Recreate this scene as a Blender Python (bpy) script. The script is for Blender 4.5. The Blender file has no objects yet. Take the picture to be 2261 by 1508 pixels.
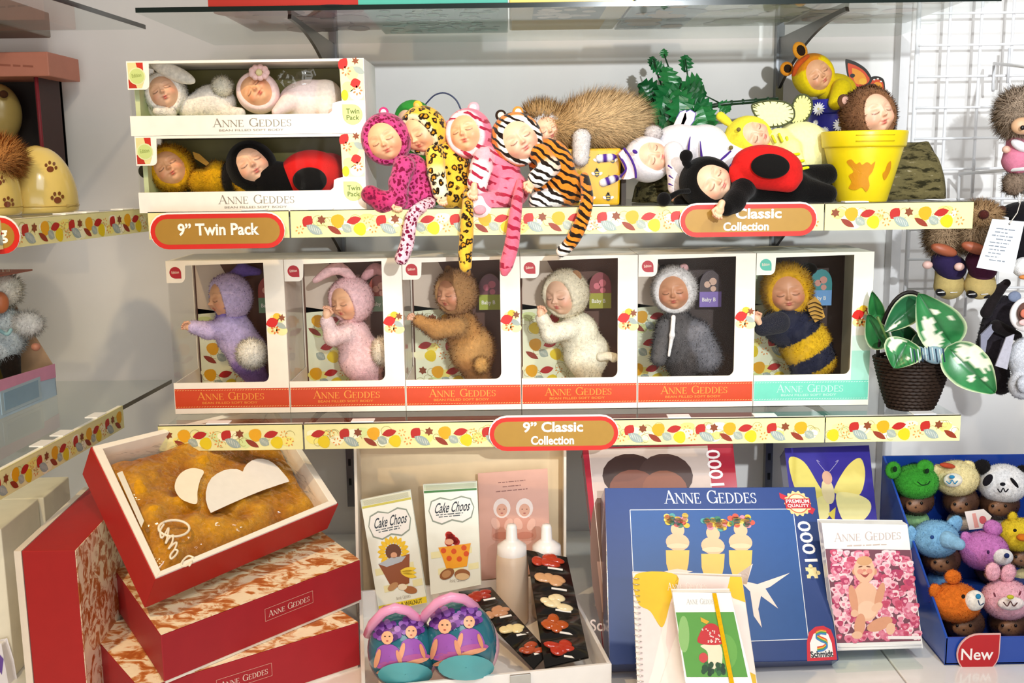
import bpy, math, random
import numpy as np
from mathutils import Vector, Matrix
from mathutils.geometry import tessellate_polygon

random.seed(7); rng = np.random.default_rng(7)
SC = bpy.context.scene
COL = SC.collection

# ------------------------------------------------------------------ camera
FPX = 2325.0; PITCH = math.atan(386 / FPX); RHO = .0135
CAMC = np.array([0, -1.8, 1.55])
_F = np.array([0, math.cos(PITCH), -math.sin(PITCH)]); _r = np.array([1., 0, 0]); _u = np.array([0, math.sin(PITCH), math.cos(PITCH)])
UPV = _u * math.cos(RHO) + _r * math.sin(RHO); RTV = _r * math.cos(RHO) - _u * math.sin(RHO)
cam_d = bpy.data.cameras.new('camera'); cam = bpy.data.objects.new('camera', cam_d); COL.objects.link(cam)
cam_d.sensor_width = 36; cam_d.lens = 36 * FPX / 2261; cam_d.clip_start = .05; cam_d.clip_end = 50
cam.matrix_world = Matrix(((RTV[0], UPV[0], -_F[0], CAMC[0]), (RTV[1], UPV[1], -_F[1], CAMC[1]), (RTV[2], UPV[2], -_F[2], CAMC[2]), (0, 0, 0, 1)))
SC.camera = cam
SC.view_settings.view_transform = 'Standard'; SC.view_settings.look = 'None'; SC.view_settings.gamma = 1
SC.view_settings.use_curve_mapping = False; SC.view_settings.exposure = 0.0
SC.cycles.max_bounces = 8; SC.cycles.transparent_max_bounces = 24

# ------------------------------------------------------------------ world, lamps of the shop and an added front fill
W = bpy.data.worlds.new('shop_air'); SC.world = W; W.use_nodes = True
W.node_tree.nodes['Background'].inputs[0].default_value = (1.0, .96, .92, 1); W.node_tree.nodes['Background'].inputs[1].default_value = .19

def lamp(name, kind, loc, target, energy, color, **kw):
    d = bpy.data.lights.new(name, kind); d.energy = energy; d.color = color
    for k, v in kw.items(): setattr(d, k, v)
    o = bpy.data.objects.new(name, d); COL.objects.link(o); o.location = loc
    o.rotation_euler = (Vector(target) - Vector(loc)).to_track_quat('-Z', 'Y').to_euler()
    return o
lamp('warm_spotlight', 'SPOT', (-.95, -1.15, 2.75), (-.22, .0, 1.05), 74, (1, .70, .38), spot_size=.95, spot_blend=.7, shadow_soft_size=.03)
lamp('warm_spotlight', 'SPOT', (.05, -1.5, 2.8), (-.1, .1, 1.1), 30, (1, .80, .54), spot_size=1.2, spot_blend=.6, shadow_soft_size=.035)
lamp('white_spotlight', 'SPOT', (.9, -1.3, 2.75), (.75, .1, 1.2), 44, (.90, .96, 1), spot_size=1.3, spot_blend=.6, shadow_soft_size=.05)
lamp('white_spotlight', 'SPOT', (.55, -2.7, 2.06), (.36, .5, 1.58), 220, (.92, .97, 1), spot_size=.62, spot_blend=.45, shadow_soft_size=.02)
lamp('ceiling_panel', 'AREA', (.5, -2.2, 2.9), (.35, .2, 1.1), 20, (.93, .97, 1), size=1.2)
lamp('front_fill', 'AREA', (.25, -3.6, 1.0), (.1, .3, 1.4), 40, (1, .98, .95), shape='RECTANGLE', size=2.6, size_y=1.9)  # added soft fill behind the camera, brightens the wall and shelf undersides

# ------------------------------------------------------------------ pixel rays of the photograph -> points of the place
def ray(u, v): return _F * FPX + (u - 1130.5) * RTV - (v - 754) * UPV
def P(u, v, Y): d = ray(u, v); return Vector(CAMC + d * (Y - CAMC[1]) / d[1])
def PZ(u, v, z): d = ray(u, v); return Vector(CAMC + d * (z - CAMC[2]) / d[2])
def MPP(Y, v=754): d = ray(1130, v); return float((Y - CAMC[1]) / d[1])          # metres per pixel at depth Y
def quad3d(px, anchor, z=None, Y=None):
    r = [ray(*q) / FPX for q in px]
    A = np.stack([r[0], -r[1], r[2], -r[3]], 1); n = np.linalg.svd(A)[2][-1]; n = n / n[0]
    pts = [a * l for a, l in zip(r, n)]; a = pts[anchor]
    s = (z - CAMC[2]) / a[2] if z is not None else (Y - CAMC[1]) / a[1]
    return [Vector(CAMC + q * s) for q in pts]
Z_UP, Z_LO, Z_TOP, Z_DECK, Y_WALL = 1.479, 1.108, 1.816, .73, .5

# ------------------------------------------------------------------ colours and materials
def lin(c):
    if isinstance(c, str):
        c = c.lstrip('#'); c = [int(c[i:i + 2], 16) / 255 for i in (0, 2, 4)]
        return np.array([x / 12.92 if x <= .04045 else ((x + .055) / 1.055) ** 2.4 for x in c])
    return np.asarray(c, float)

def material(name, rough=.6, spec=.4, var=.12, nscale=60., bump=0., bscale=300., metal=0., coat=0., sheen=0., setup=None):
    m = bpy.data.materials.new(name); m.use_nodes = True; nt = m.node_tree; N = nt.nodes; L = nt.links
    b = N['Principled BSDF']; b.inputs['Roughness'].default_value = rough; b.inputs['Specular IOR Level'].default_value = spec
    b.inputs['Metallic'].default_value = metal; b.inputs['Coat Weight'].default_value = coat; b.inputs['Coat Roughness'].default_value = .08
    b.inputs['Sheen Weight'].default_value = sheen; b.inputs['Sheen Roughness'].default_value = .5
    at = N.new('ShaderNodeVertexColor'); at.layer_name = 'Col'
    tc = N.new('ShaderNodeTexCoord'); no = N.new('ShaderNodeTexNoise'); no.inputs['Scale'].default_value = nscale; no.inputs['Detail'].default_value = 4
    L.new(tc.outputs['Object'], no.inputs['Vector'])
    mr = N.new('ShaderNodeMapRange'); mr.inputs['From Min'].default_value = .3; mr.inputs['From Max'].default_value = .7
    mr.inputs['To Min'].default_value = 1 - var; mr.inputs['To Max'].default_value = 1 + var * .5
    L.new(no.outputs['Fac'], mr.inputs['Value'])
    mx = N.new('ShaderNodeVectorMath'); mx.operation = 'MULTIPLY'
    col = at.outputs['Color']
    if setup: col = setup(N, L, tc, col)
    L.new(col, mx.inputs[0]); L.new(mr.outputs[0], mx.inputs[1]); L.new(mx.outputs[0], b.inputs['Base Color'])
    if bump:
        n2 = N.new('ShaderNodeTexNoise'); n2.inputs['Scale'].default_value = bscale; n2.inputs['Detail'].default_value = 3
        L.new(tc.outputs['Object'], n2.inputs['Vector'])
        bp = N.new('ShaderNodeBump'); bp.inputs['Strength'].default_value = bump; bp.inputs['Distance'].default_value = .002
        L.new(n2.outputs['Fac'], bp.inputs['Height']); L.new(bp.outputs[0], b.inputs['Normal'])
    return m

def ramp2(N, L, val, a, b):
    mr = N.new('ShaderNodeMapRange'); mr.interpolation_type = 'SMOOTHSTEP'; mr.inputs['From Min'].default_value = a; mr.inputs['From Max'].default_value = b
    L.new(val, mr.inputs['Value']); return mr.outputs[0]
def math_(N, L, op, a, b):
    m = N.new('ShaderNodeMath'); m.operation = op
    for i, x in enumerate((a, b)):
        if isinstance(x, (int, float)): m.inputs[i].default_value = x
        else: L.new(x, m.inputs[i])
    return m.outputs[0]
def mixc(N, L, fac, a, c):
    m = N.new('ShaderNodeMix'); m.data_type = 'RGBA'; L.new(fac, m.inputs[0]); L.new(a, m.inputs[6])
    if isinstance(c, str): m.inputs[7].default_value = (*lin(c), 1)
    else: L.new(c, m.inputs[7])
    return m.outputs[2]
def warp(N, L, tc, scale, amt):
    n = N.new('ShaderNodeTexNoise'); n.inputs['Scale'].default_value = scale; L.new(tc.outputs['Object'], n.inputs['Vector'])
    s = N.new('ShaderNodeVectorMath'); s.operation = 'SCALE'; s.inputs['Scale'].default_value = amt; L.new(n.outputs['Color'], s.inputs[0])
    a = N.new('ShaderNodeVectorMath'); a.operation = 'ADD'; L.new(tc.outputs['Object'], a.inputs[0]); L.new(s.outputs[0], a.inputs[1]); return a.outputs[0]
def leopard(dark, mid, scale=75, ring=True):
    def f(N, L, tc, col):
        w = warp(N, L, tc, 120, .010)
        v = N.new('ShaderNodeTexVoronoi'); v.inputs['Scale'].default_value = scale; L.new(w, v.inputs['Vector'])
        d = v.outputs['Distance']
        outer = math_(N, L, 'SUBTRACT', 1, ramp2(N, L, d, .40, .52))
        c = mixc(N, L, outer, col, dark)
        if ring:
            inner = math_(N, L, 'SUBTRACT', 1, ramp2(N, L, d, .18, .27)); c = mixc(N, L, inner, c, mid)
        return c
    return f
def stripes(dark, scale=26, rot=(0, .5, .3), lo=.60, dist=7, broken=False):
    def f(N, L, tc, col):
        mp = N.new('ShaderNodeMapping'); mp.inputs['Rotation'].default_value = rot; L.new(tc.outputs['Object'], mp.inputs['Vector'])
        w = N.new('ShaderNodeTexWave'); w.inputs['Scale'].default_value = scale; w.inputs['Distortion'].default_value = dist
        w.inputs['Detail'].default_value = 2; w.inputs['Detail Scale'].default_value = 1.3
        L.new(mp.outputs[0], w.inputs['Vector'])
        m = ramp2(N, L, w.outputs['Fac'], lo, lo + .12)
        if broken:
            nb = N.new('ShaderNodeTexNoise'); nb.inputs['Scale'].default_value = 38; L.new(tc.outputs['Object'], nb.inputs['Vector']); m = math_(N, L, 'MULTIPLY', m, ramp2(N, L, nb.outputs['Fac'], .44, .50))
        return mixc(N, L, m, col, dark)
    return f
def bark_setup(N, L, tc, col):
    mp = N.new('ShaderNodeMapping'); mp.inputs['Scale'].default_value = (.5, 1, 1.6); L.new(tc.outputs['Object'], mp.inputs['Vector'])
    n = N.new('ShaderNodeTexNoise'); n.inputs['Scale'].default_value = 55; n.inputs['Detail'].default_value = 8; n.inputs['Roughness'].default_value = .7
    L.new(mp.outputs[0], n.inputs['Vector'])
    c = mixc(N, L, ramp2(N, L, n.outputs['Fac'], .52, .40), col, '#2b2818'); return mixc(N, L, ramp2(N, L, n.outputs['Fac'], .60, .70), c, '#b5a98a')
def furprint(N, L, tc, col):                       # the printed wool photograph on the gift-box lids
    mp = N.new('ShaderNodeMapping'); mp.inputs['Scale'].default_value = (1, 1.3, 1.3); mp.inputs['Rotation'].default_value = (.3, .2, .5); L.new(tc.outputs['Object'], mp.inputs['Vector'])
    n = N.new('ShaderNodeTexNoise'); n.inputs['Scale'].default_value = 30; n.inputs['Detail'].default_value = 9; n.inputs['Roughness'].default_value = .62; n.inputs['Distortion'].default_value = 1.2
    L.new(mp.outputs[0], n.inputs['Vector'])
    c = mixc(N, L, ramp2(N, L, n.outputs['Fac'], .50, .36), col, '#b5622a'); return mixc(N, L, ramp2(N, L, n.outputs['Fac'], .44, .56), c, '#fff2d0')

MAT = {}
MAT['card'] = material('printed_card', .5, .35, .04, 40)
MAT['print'] = material('ink_print', .38, .4, .03, 80)
MAT['gloss'] = material('glossy_card', .16, .5, .03, 30, coat=.4)
MAT['plush'] = material('plush_fabric', .95, .12, .22, 160, bump=.55, bscale=420, sheen=.08)
MAT['felt'] = material('felt_fabric', .9, .15, .10, 220, bump=.3, bscale=700, sheen=.05)
MAT['hair'] = material('fur_hair', .75, .2, .18, 90)
MAT['skin'] = material('vinyl_skin', .42, .4, .05, 50)
MAT['plastic'] = material('plastic', .28, .5, .03, 40)
MAT['ceramic'] = material('glazed_clay', .35, .5, .06, 30, bump=.12, bscale=60)
MAT['metal'] = material('steel', .3, .5, .05, 60, metal=.9)
MAT['wire'] = material('white_wire', .35, .5, .03, 60)
MAT['wall'] = material('painted_wall', .85, .2, .05, 4, bump=.05, bscale=200)
MAT['leaf'] = material('waxy_leaf', .3, .5, .15, 60, bump=.1, bscale=80)
MAT['wicker'] = material('wicker', .6, .35, .3, 140)
MAT['bark'] = material('tree_bark', .95, .1, .15, 40, bump=1., bscale=90, setup=bark_setup)
MAT['leopard'] = material('leopard_plush', .95, .1, .12, 160, bump=.4, bscale=420, sheen=.2, setup=leopard('#221307', '#c98a1c', 82))
MAT['pinkleopard'] = material('pink_leopard_plush', .95, .1, .3, 90, bump=.4, bscale=420, sheen=.25, setup=leopard('#780f38', '#a81e55', 150, False))
MAT['tiger'] = material('tiger_plush', .95, .1, .12, 160, bump=.4, bscale=420, sheen=.2, setup=stripes('#1d120b', 27, (.2, 1.0, .3), .58, 6))
MAT['pinktiger'] = material('pink_tiger_plush', .95, .1, .12, 160, bump=.4, bscale=420, sheen=.25, setup=stripes('#a3203c', 20, (.3, 1.2, .2), .66, 5, True))
MAT['furprint'] = material('wool_photo_print', .4, .4, .05, 60, setup=furprint)

def clear(name, tint, rough, ior, bumpy=0):
    m = bpy.data.materials.new(name); m.use_nodes = True; nt = m.node_tree; N = nt.nodes; L = nt.links
    N.remove(N['Principled BSDF']); out = N['Material Output']
    t = N.new('ShaderNodeBsdfTransparent'); t.inputs[0].default_value = (*tint, 1)
    g = N.new('ShaderNodeBsdfGlossy'); g.inputs['Roughness'].default_value = rough
    fr = N.new('ShaderNodeFresnel'); fr.inputs['IOR'].default_value = ior
    ge = N.new('ShaderNodeNewGeometry'); mm = N.new('ShaderNodeMath'); mm.operation = 'MULTIPLY'; iv = N.new('ShaderNodeMath'); iv.operation = 'SUBTRACT'; iv.inputs[0].default_value = 1; L.new(ge.outputs['Backfacing'], iv.inputs[1]); L.new(fr.outputs[0], mm.inputs[0]); L.new(iv.outputs[0], mm.inputs[1])
    mx = N.new('ShaderNodeMixShader'); L.new(mm.outputs[0], mx.inputs[0]); L.new(t.outputs[0], mx.inputs[1]); L.new(g.outputs[0], mx.inputs[2]); L.new(mx.outputs[0], out.inputs[0])
    if bumpy:
        tc = N.new('ShaderNodeTexCoord'); n = N.new('ShaderNodeTexNoise'); n.inputs['Scale'].default_value = 14 if bumpy < .3 else 26; n.inputs['Detail'].default_value = 2; L.new(tc.outputs['Object'], n.inputs['Vector'])
        bp = N.new('ShaderNodeBump'); bp.inputs['Strength'].default_value = bumpy; bp.inputs['Distance'].default_value = .02; L.new(n.outputs['Fac'], bp.inputs['Height'])
        L.new(bp.outputs[0], g.inputs['Normal']); L.new(bp.outputs[0], fr.inputs['Normal'])
    return m
MAT['film'] = clear('clear_film', (.97, .97, .97), .06, 1.18, .08)
MAT['wrap'] = clear('wrinkled_clear_wrap', (.97, .97, .96), .13, 1.9, 1.0)
MAT['glass'] = clear('shelf_glass', (.95, .975, .965), .01, 1.2)

# ------------------------------------------------------------------ mesh building
OFF = {}
def to_mesh(name, v, f, c, sm=True, mat=None, normals=None):
    v = np.asarray(v, np.float32); me = bpy.data.meshes.new(name)
    if isinstance(f, np.ndarray):
        k = f.shape[1]; flat = f.ravel().astype(np.int32); starts = np.arange(0, len(flat), k, dtype=np.int32)
    else:
        lens = np.array([len(x) for x in f], np.int32); starts = np.concatenate([[0], np.cumsum(lens)[:-1]]).astype(np.int32)
        flat = np.fromiter((i for x in f for i in x), np.int32)
    me.vertices.add(len(v)); me.vertices.foreach_set('co', v.ravel())
    me.loops.add(len(flat)); me.loops.foreach_set('vertex_index', flat)
    me.polygons.add(len(starts)); me.polygons.foreach_set('loop_start', starts)
    if isinstance(sm, bool): sm = np.full(len(starts), sm)
    me.polygons.foreach_set('use_smooth', np.asarray(sm, bool))
    me.update(calc_edges=True)
    at = me.color_attributes.new('Col', 'FLOAT_COLOR', 'POINT')
    c4 = np.ones((len(v), 4), np.float32); c4[:, :3] = c; at.data.foreach_set('color', c4.ravel())
    if mat is not None: me.materials.append(mat)
    if normals is not None:
        me.normals_split_custom_set_from_vertices([tuple(n) for n in normals])
    me.validate(); return me

def setp(o, label=None, cat=None, group=None, kind=None):
    for k, x in (('label', label), ('category', cat), ('group', group), ('kind', kind)):
        if x: o[k] = x
    return o
def root(name, label, cat, loc, group=None, kind=None):
    o = bpy.data.objects.new(name, None); COL.objects.link(o); o.location = loc; o.empty_display_size = .02
    OFF[o.name] = Vector(loc); return setp(o, label, cat, group, kind)
def link(name, me, parent=None, off=None):
    o = bpy.data.objects.new(name, me); COL.objects.link(o)
    if parent is not None: o.parent = parent; OFF[o.name] = OFF[parent.name]
    else: o.location = off; OFF[o.name] = Vector(off)
    return o

def frame_from(n, up=Vector((0, 0, 1))):
    n = Vector(n).normalized(); x = Vector(up).cross(n)
    if x.length < 1e-4: x = Vector((1, 0, 0)).cross(n)
    x.normalize(); return x, n.cross(x), n

class MB:
    def __init__(s): s.v = []; s.c = []; s.f = []; s.s = []; s.n = 0; s.nor = []
    def add(s, v, f, col, sm=False):
        v = np.array([tuple(p) for p in v], float) if not isinstance(v, np.ndarray) else v
        c = col if isinstance(col, np.ndarray) and col.ndim == 2 else np.tile(lin(col), (len(v), 1))
        s.v.append(v); s.c.append(c); n = s.n
        s.f += [tuple(int(i) + n for i in q) for q in f]; s.s += [sm] * len(f); s.n += len(v); return s
    def hexa(s, c, col):                        # bottom a b c d then top e f g h
        return s.add(c, [(3, 2, 1, 0), (4, 5, 6, 7), (0, 1, 5, 4), (1, 2, 6, 5), (2, 3, 7, 6), (3, 0, 4, 7)], col)
    def box(s, a, b, col, M=None):
        (x0, y0, z0), (x1, y1, z1) = a, b
        c = [Vector(q) for q in ((x0, y0, z0), (x1, y0, z0), (x1, y1, z0), (x0, y1, z0), (x0, y0, z1), (x1, y0, z1), (x1, y1, z1), (x0, y1, z1))]
        if M is not None: c = [M @ q for q in c]
        return s.hexa(c, col)
    def slab(s, q, vec, col):                   # a quad with a thickness vector
        q = [Vector(p) for p in q]; return s.hexa([*q, *[p + Vector(vec) for p in q]], col)
    def prism(s, pts, vec, col, holes=()):
        loops = [[Vector(p) for p in pts]] + [[Vector(p) for p in h] for h in holes]
        tris = tessellate_polygon(loops); allp = [p for l in loops for p in l]; n = len(allp); vec = Vector(vec)
        f = [tuple(t) for t in tris] + [tuple(i + n for i in reversed(t)) for t in tris]; k = 0
        for l in loops:
            m = len(l); f += [(k + i, k + (i + 1) % m, k + (i + 1) % m + n, k + i + n) for i in range(m)]; k += m
        return s.add(allp + [p + vec for p in allp], f, col)
    def tube(s, pts, r, col, n=8, closed=False, caps=True, sm=True):
        pts = [Vector(p) for p in pts]; m = len(pts); rr = r if isinstance(r, (list, tuple)) else [r] * m
        V = []; prev = None
        for i, p in enumerate(pts):
            a = pts[(i - 1) % m] if (closed or i) else p; b = pts[(i + 1) % m] if (closed or i < m - 1) else p
            t = (b - a).normalized()
            if prev is None: x = t.orthogonal().normalized()
            else: x = (prev - t * prev.dot(t)).normalized()
            prev = x; y = t.cross(x)
            V += [p + (x * math.cos(2 * math.pi * j / n) + y * math.sin(2 * math.pi * j / n)) * rr[i] for j in range(n)]
        f = []
        for i in range(m if closed else m - 1):
            for j in range(n): a = i * n + j; b = i * n + (j + 1) % n; c = ((i + 1) % m) * n; f.append((a, b, c + (j + 1) % n, c + j))
        if caps and not closed: f += [tuple(reversed(range(n))), tuple(range((m - 1) * n, m * n))]
        c = col
        if isinstance(col, list): c = np.repeat(np.array([lin(x) for x in col]), n, 0)
        return s.add(V, f, c, sm)
    def lathe(s, prof, o, col, n=32, M=None, sm=True):
        o = Vector(o); V = []
        for r, z in prof:
            for j in range(n):
                a = 2 * math.pi * j / n; q = Vector((r * math.cos(a), r * math.sin(a), z)); V.append(o + (M @ q if M is not None else q))
        f = [(i * n + j, i * n + (j + 1) % n, (i + 1) * n + (j + 1) % n, (i + 1) * n + j) for i in range(len(prof) - 1) for j in range(n)]
        if prof[0][0] > 0: f.append(tuple(reversed(range(n))))
        if prof[-1][0] > 0: f.append(tuple(range((len(prof) - 1) * n, len(prof) * n)))
        c = np.repeat(np.array([lin(x) for x in col]), n, 0) if isinstance(col, list) else col
        return s.add(V, f, c, sm)
    def ellip(s, c, r, col, M=None, n=12):
        prof = [(math.sin(math.pi * i / n), -math.cos(math.pi * i / n)) for i in range(n + 1)]; prof[0] = (1e-4, -1); prof[-1] = (1e-4, 1)
        S = Matrix.Diagonal((*([r] * 3 if isinstance(r, (int, float)) else r),)); Q = (M @ S) if M is not None else S
        return s.lathe(prof, c, col, n * 2, Q)
    def grid(s, g, col, sm=True, wrap=False):
        g = np.asarray(g); a, b, _ = g.shape; f = []
        for i in range(a - 1):
            for j in range(b if wrap else b - 1): f.append((i * b + j, i * b + (j + 1) % b, (i + 1) * b + (j + 1) % b, (i + 1) * b + j))
        return s.add(g.reshape(-1, 3), f, col, sm)
    def build(s, name, mat, parent=None, loc=None, bevel=0, label=None, cat=None, group=None, kind=None):
        v = np.concatenate(s.v); off = OFF[parent.name] if parent is not None else Vector(loc if loc is not None else (v.min(0) + v.max(0)) / 2)
        me = to_mesh(name, v - np.array(off), s.f, np.concatenate(s.c), s.s, MAT[mat] if isinstance(mat, str) else mat)
        o = link(name, me, parent, off)
        if bevel:
            b = o.modifiers.new('soft_edges', 'BEVEL'); b.width = bevel; b.segments = 2; b.limit_method = 'ANGLE'
        return setp(o, label, cat, group, kind)

def rotz(M3): return M3
def fur_blades(v, f, c, n, length, width, lay=(0, 0, 0), jit=.55, cvar=.12, rs=None, colfn=None, tipdark=0):
    """n tapering blades scattered over a mesh; returns verts, tri faces, colours, normals"""
    f = np.asarray(f); tri = np.concatenate([f[:, [0, 1, 2]], f[:, [0, 2, 3]]]) if f.shape[1] == 4 else f
    a, b, d = v[tri[:, 0]], v[tri[:, 1]], v[tri[:, 2]]; nn = np.cross(b - a, d - a); ar = np.linalg.norm(nn, axis=1) + 1e-12; nn /= ar[:, None]
    k = rng.choice(len(tri), n, p=ar / ar.sum()); r1 = np.sqrt(rng.random(n)); r2 = rng.random(n)
    p = a[k] * (1 - r1)[:, None] + b[k] * (r1 * (1 - r2))[:, None] + d[k] * (r1 * r2)[:, None]; cc = c[tri[k, 0]]; N = nn[k]
    dirn = N + np.asarray(lay, float) + rng.normal(0, jit, (n, 3)); dirn /= np.linalg.norm(dirn, axis=1)[:, None]
    side = np.cross(dirn, N + rng.normal(0, .25, (n, 3))); side /= np.linalg.norm(side, axis=1)[:, None] + 1e-9
    L = length * rng.uniform(.6, 1.15, (n, 1)); tip = p + dirn * L + np.asarray(lay, float) * length * .25
    flip = np.where((np.cross(side, dirn) * N).sum(1, keepdims=True) > 0, -1., 1.); side = side * flip
    V = np.stack([p + side * width / 2, p - side * width / 2, tip], 1).reshape(-1, 3)
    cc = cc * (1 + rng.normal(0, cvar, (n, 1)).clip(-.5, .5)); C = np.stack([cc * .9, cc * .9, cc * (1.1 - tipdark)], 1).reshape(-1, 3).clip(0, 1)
    return V, np.arange(3 * n).reshape(-1, 3), C, np.repeat(N, 3, 0)
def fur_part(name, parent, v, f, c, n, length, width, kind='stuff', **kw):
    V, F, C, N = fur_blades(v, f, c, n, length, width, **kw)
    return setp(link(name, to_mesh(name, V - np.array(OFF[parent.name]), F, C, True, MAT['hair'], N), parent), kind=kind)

# signed-distance modelling: rounded limbs and lumps grown together into one skin
def sdf_prim(p, q):
    if q[0] == 'c':
        a, b, r1, r2 = np.array(q[1]), np.array(q[3]), q[2], q[4]; ba = b - a; t = np.clip(((p - a) @ ba) / max(ba @ ba, 1e-12), 0, 1)
        return np.linalg.norm(p - a - t[..., None] * ba, axis=-1) - (r1 + (r2 - r1) * t)
    a, r, R = np.array(q[1]), np.array(q[2]), q[3]; d = p - a
    if R is not None: d = d @ R
    k0 = np.linalg.norm(d / r, axis=-1); k1 = np.linalg.norm(d / (r * r), axis=-1) + 1e-9; return k0 * (k0 - 1) / k1
def smin(a, b, k):
    h = np.clip(.5 + .5 * (b - a) / k, 0, 1); return b * (1 - h) + a * h - k * h * (1 - h)
def sdf_mesh(prims, n=46, k=None):
    lo = np.full(3, 1e9); hi = -lo
    for q in prims:
        if q[0] == 'c':
            for a, r in ((q[1], q[2]), (q[3], q[4])): lo = np.minimum(lo, np.array(a) - r); hi = np.maximum(hi, np.array(a) + r)
        else: r = max(q[2]); lo = np.minimum(lo, np.array(q[1]) - r); hi = np.maximum(hi, np.array(q[1]) + r)
    h = (hi - lo).max() / n; k = k or h * 3; lo = lo - 2.5 * h; dims = np.ceil((hi - lo) / h).astype(int) + 4
    ax = [lo[i] + h * np.arange(dims[i]) for i in range(3)]; G = np.stack(np.meshgrid(*ax, indexing='ij'), -1)
    D = None
    for q in prims:
        d = sdf_prim(G, q); D = d if D is None else smin(D, d, k)
    S = D < 0; nx, ny, nz = dims
    corner = [(i, j, l) for i in (0, 1) for j in (0, 1) for l in (0, 1)]
    sl = lambda A, o: A[o[0]:nx - 1 + o[0], o[1]:ny - 1 + o[1], o[2]:nz - 1 + o[2]]
    cnt = sum(sl(S, o).astype(int) for o in corner); act = (cnt > 0) & (cnt < 8); idx = np.full(act.shape, -1); idx[act] = np.arange(act.sum())
    pos = np.zeros((*act.shape, 3)); w = np.zeros(act.shape)
    for a in corner:
        for axis in range(3):
            if a[axis]: continue
            b = list(a); b[axis] = 1; da, db = sl(D, a), sl(D, b); cr = (da < 0) != (db < 0); t = np.where(cr, da / np.where(da == db, 1, da - db), 0)
            for m in range(3): pos[..., m] += cr * (a[m] + (t if m == axis else 0))
            w += cr
    ii = np.argwhere(act); V = lo + h * (ii + pos[act] / w[act][:, None]); F = []
    for axis in range(3):
        o1, o2 = [(1, 2), (2, 0), (0, 1)][axis]; st = [0, 0, 0]; st[axis] = 1
        A = S[:nx - 1, :ny - 1, :nz - 1]; B = S[st[0]:nx - 1 + st[0], st[1]:ny - 1 + st[1], st[2]:nz - 1 + st[2]]
        E = np.argwhere(A != B); E = E[(E[:, o1] > 0) & (E[:, o2] > 0)]
        e1 = np.zeros(3, int); e1[o1] = 1; e2 = np.zeros(3, int); e2[o2] = 1
        g = lambda x: idx[x[:, 0], x[:, 1], x[:, 2]]
        Q = np.stack([g(E - e1 - e2), g(E - e2), g(E), g(E - e1)], 1); fl = A[E[:, 0], E[:, 1], E[:, 2]]; Q[~fl] = Q[~fl][:, ::-1]; F.append(Q)
    F = np.concatenate(F); F = F[(F >= 0).all(1)]
    c0 = V.mean(0); vol = np.einsum('ij,ij->i', np.cross(V[F[:, 0]] - c0, V[F[:, 1]] - c0), V[F[:, 2]] - c0).sum()
    if vol < 0: F = F[:, ::-1]
    ds = np.stack([sdf_prim(V, q) for q in prims], 1); wt = np.exp(-(ds - ds.min(1, keepdims=True)) / (h * .45)); wt /= wt.sum(1, keepdims=True)
    C = wt @ np.array([lin(q[-1]) for q in prims]); return V, F, C
def sdf_part(name, parent, prims, mat, n=46, k=None, fur=None, colfn=None, label=None):
    V, F, C = sdf_mesh(prims, n, k)
    if colfn is not None: C = colfn(V, C)
    o = setp(link(name, to_mesh(name, V - np.array(OFF[parent.name]), F, C, True, MAT[mat]), parent), label)
    if fur: fur_part('fur', o, V, F, C, **fur)
    return o

# ------------------------------------------------------------------ flat printing: inks laid on a plane
_T = {}
def text2d(s, bold=.012):
    key = (s, bold)
    if key not in _T:
        cu = bpy.data.curves.new('type', 'FONT'); cu.body = s; cu.resolution_u = 3; cu.offset = bold; o = bpy.data.objects.new('type', cu); m = o.to_mesh()
        v = np.array([tuple(x.co)[:2] for x in m.vertices]); f = [tuple(p.vertices) for p in m.polygons]; o.to_mesh_clear(); bpy.data.objects.remove(o); bpy.data.curves.remove(cu)
        lo, hi = v.min(0), v.max(0); _T[key] = ((v - lo) / (hi - lo), f, (hi - lo)[0] / (hi - lo)[1])
    return _T[key]
def _st(a, b, w):
    a, b = np.array(a, float), np.array(b, float); d = (b - a) / (np.linalg.norm(b - a) + 1e-9); n = np.array([-d[1], d[0]]) * w / 2; return [a + n, b + n, b - n, a - n]
def _arc(cx, cy, rx, ry, a0, a1, w, m=14):
    o, i = [], []
    for t in range(m + 1):
        a = math.radians(a0 + (a1 - a0) * t / m); ww = w * (.35 + .65 * abs(math.cos(a)) ** 1.2); o.append((cx + (rx + ww / 2) * math.cos(a), cy + (ry + ww / 2) * math.sin(a))); i.append((cx + (rx - ww / 2) * math.cos(a), cy + (ry - ww / 2) * math.sin(a)))
    return o + i[::-1]
T_, t_ = .13, .05
def _ser(x, y, w=.24): return [(x - w / 2, y - .022), (x + w / 2, y - .022), (x + w / 2, y + .022), (x - w / 2, y + .022)]
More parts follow.
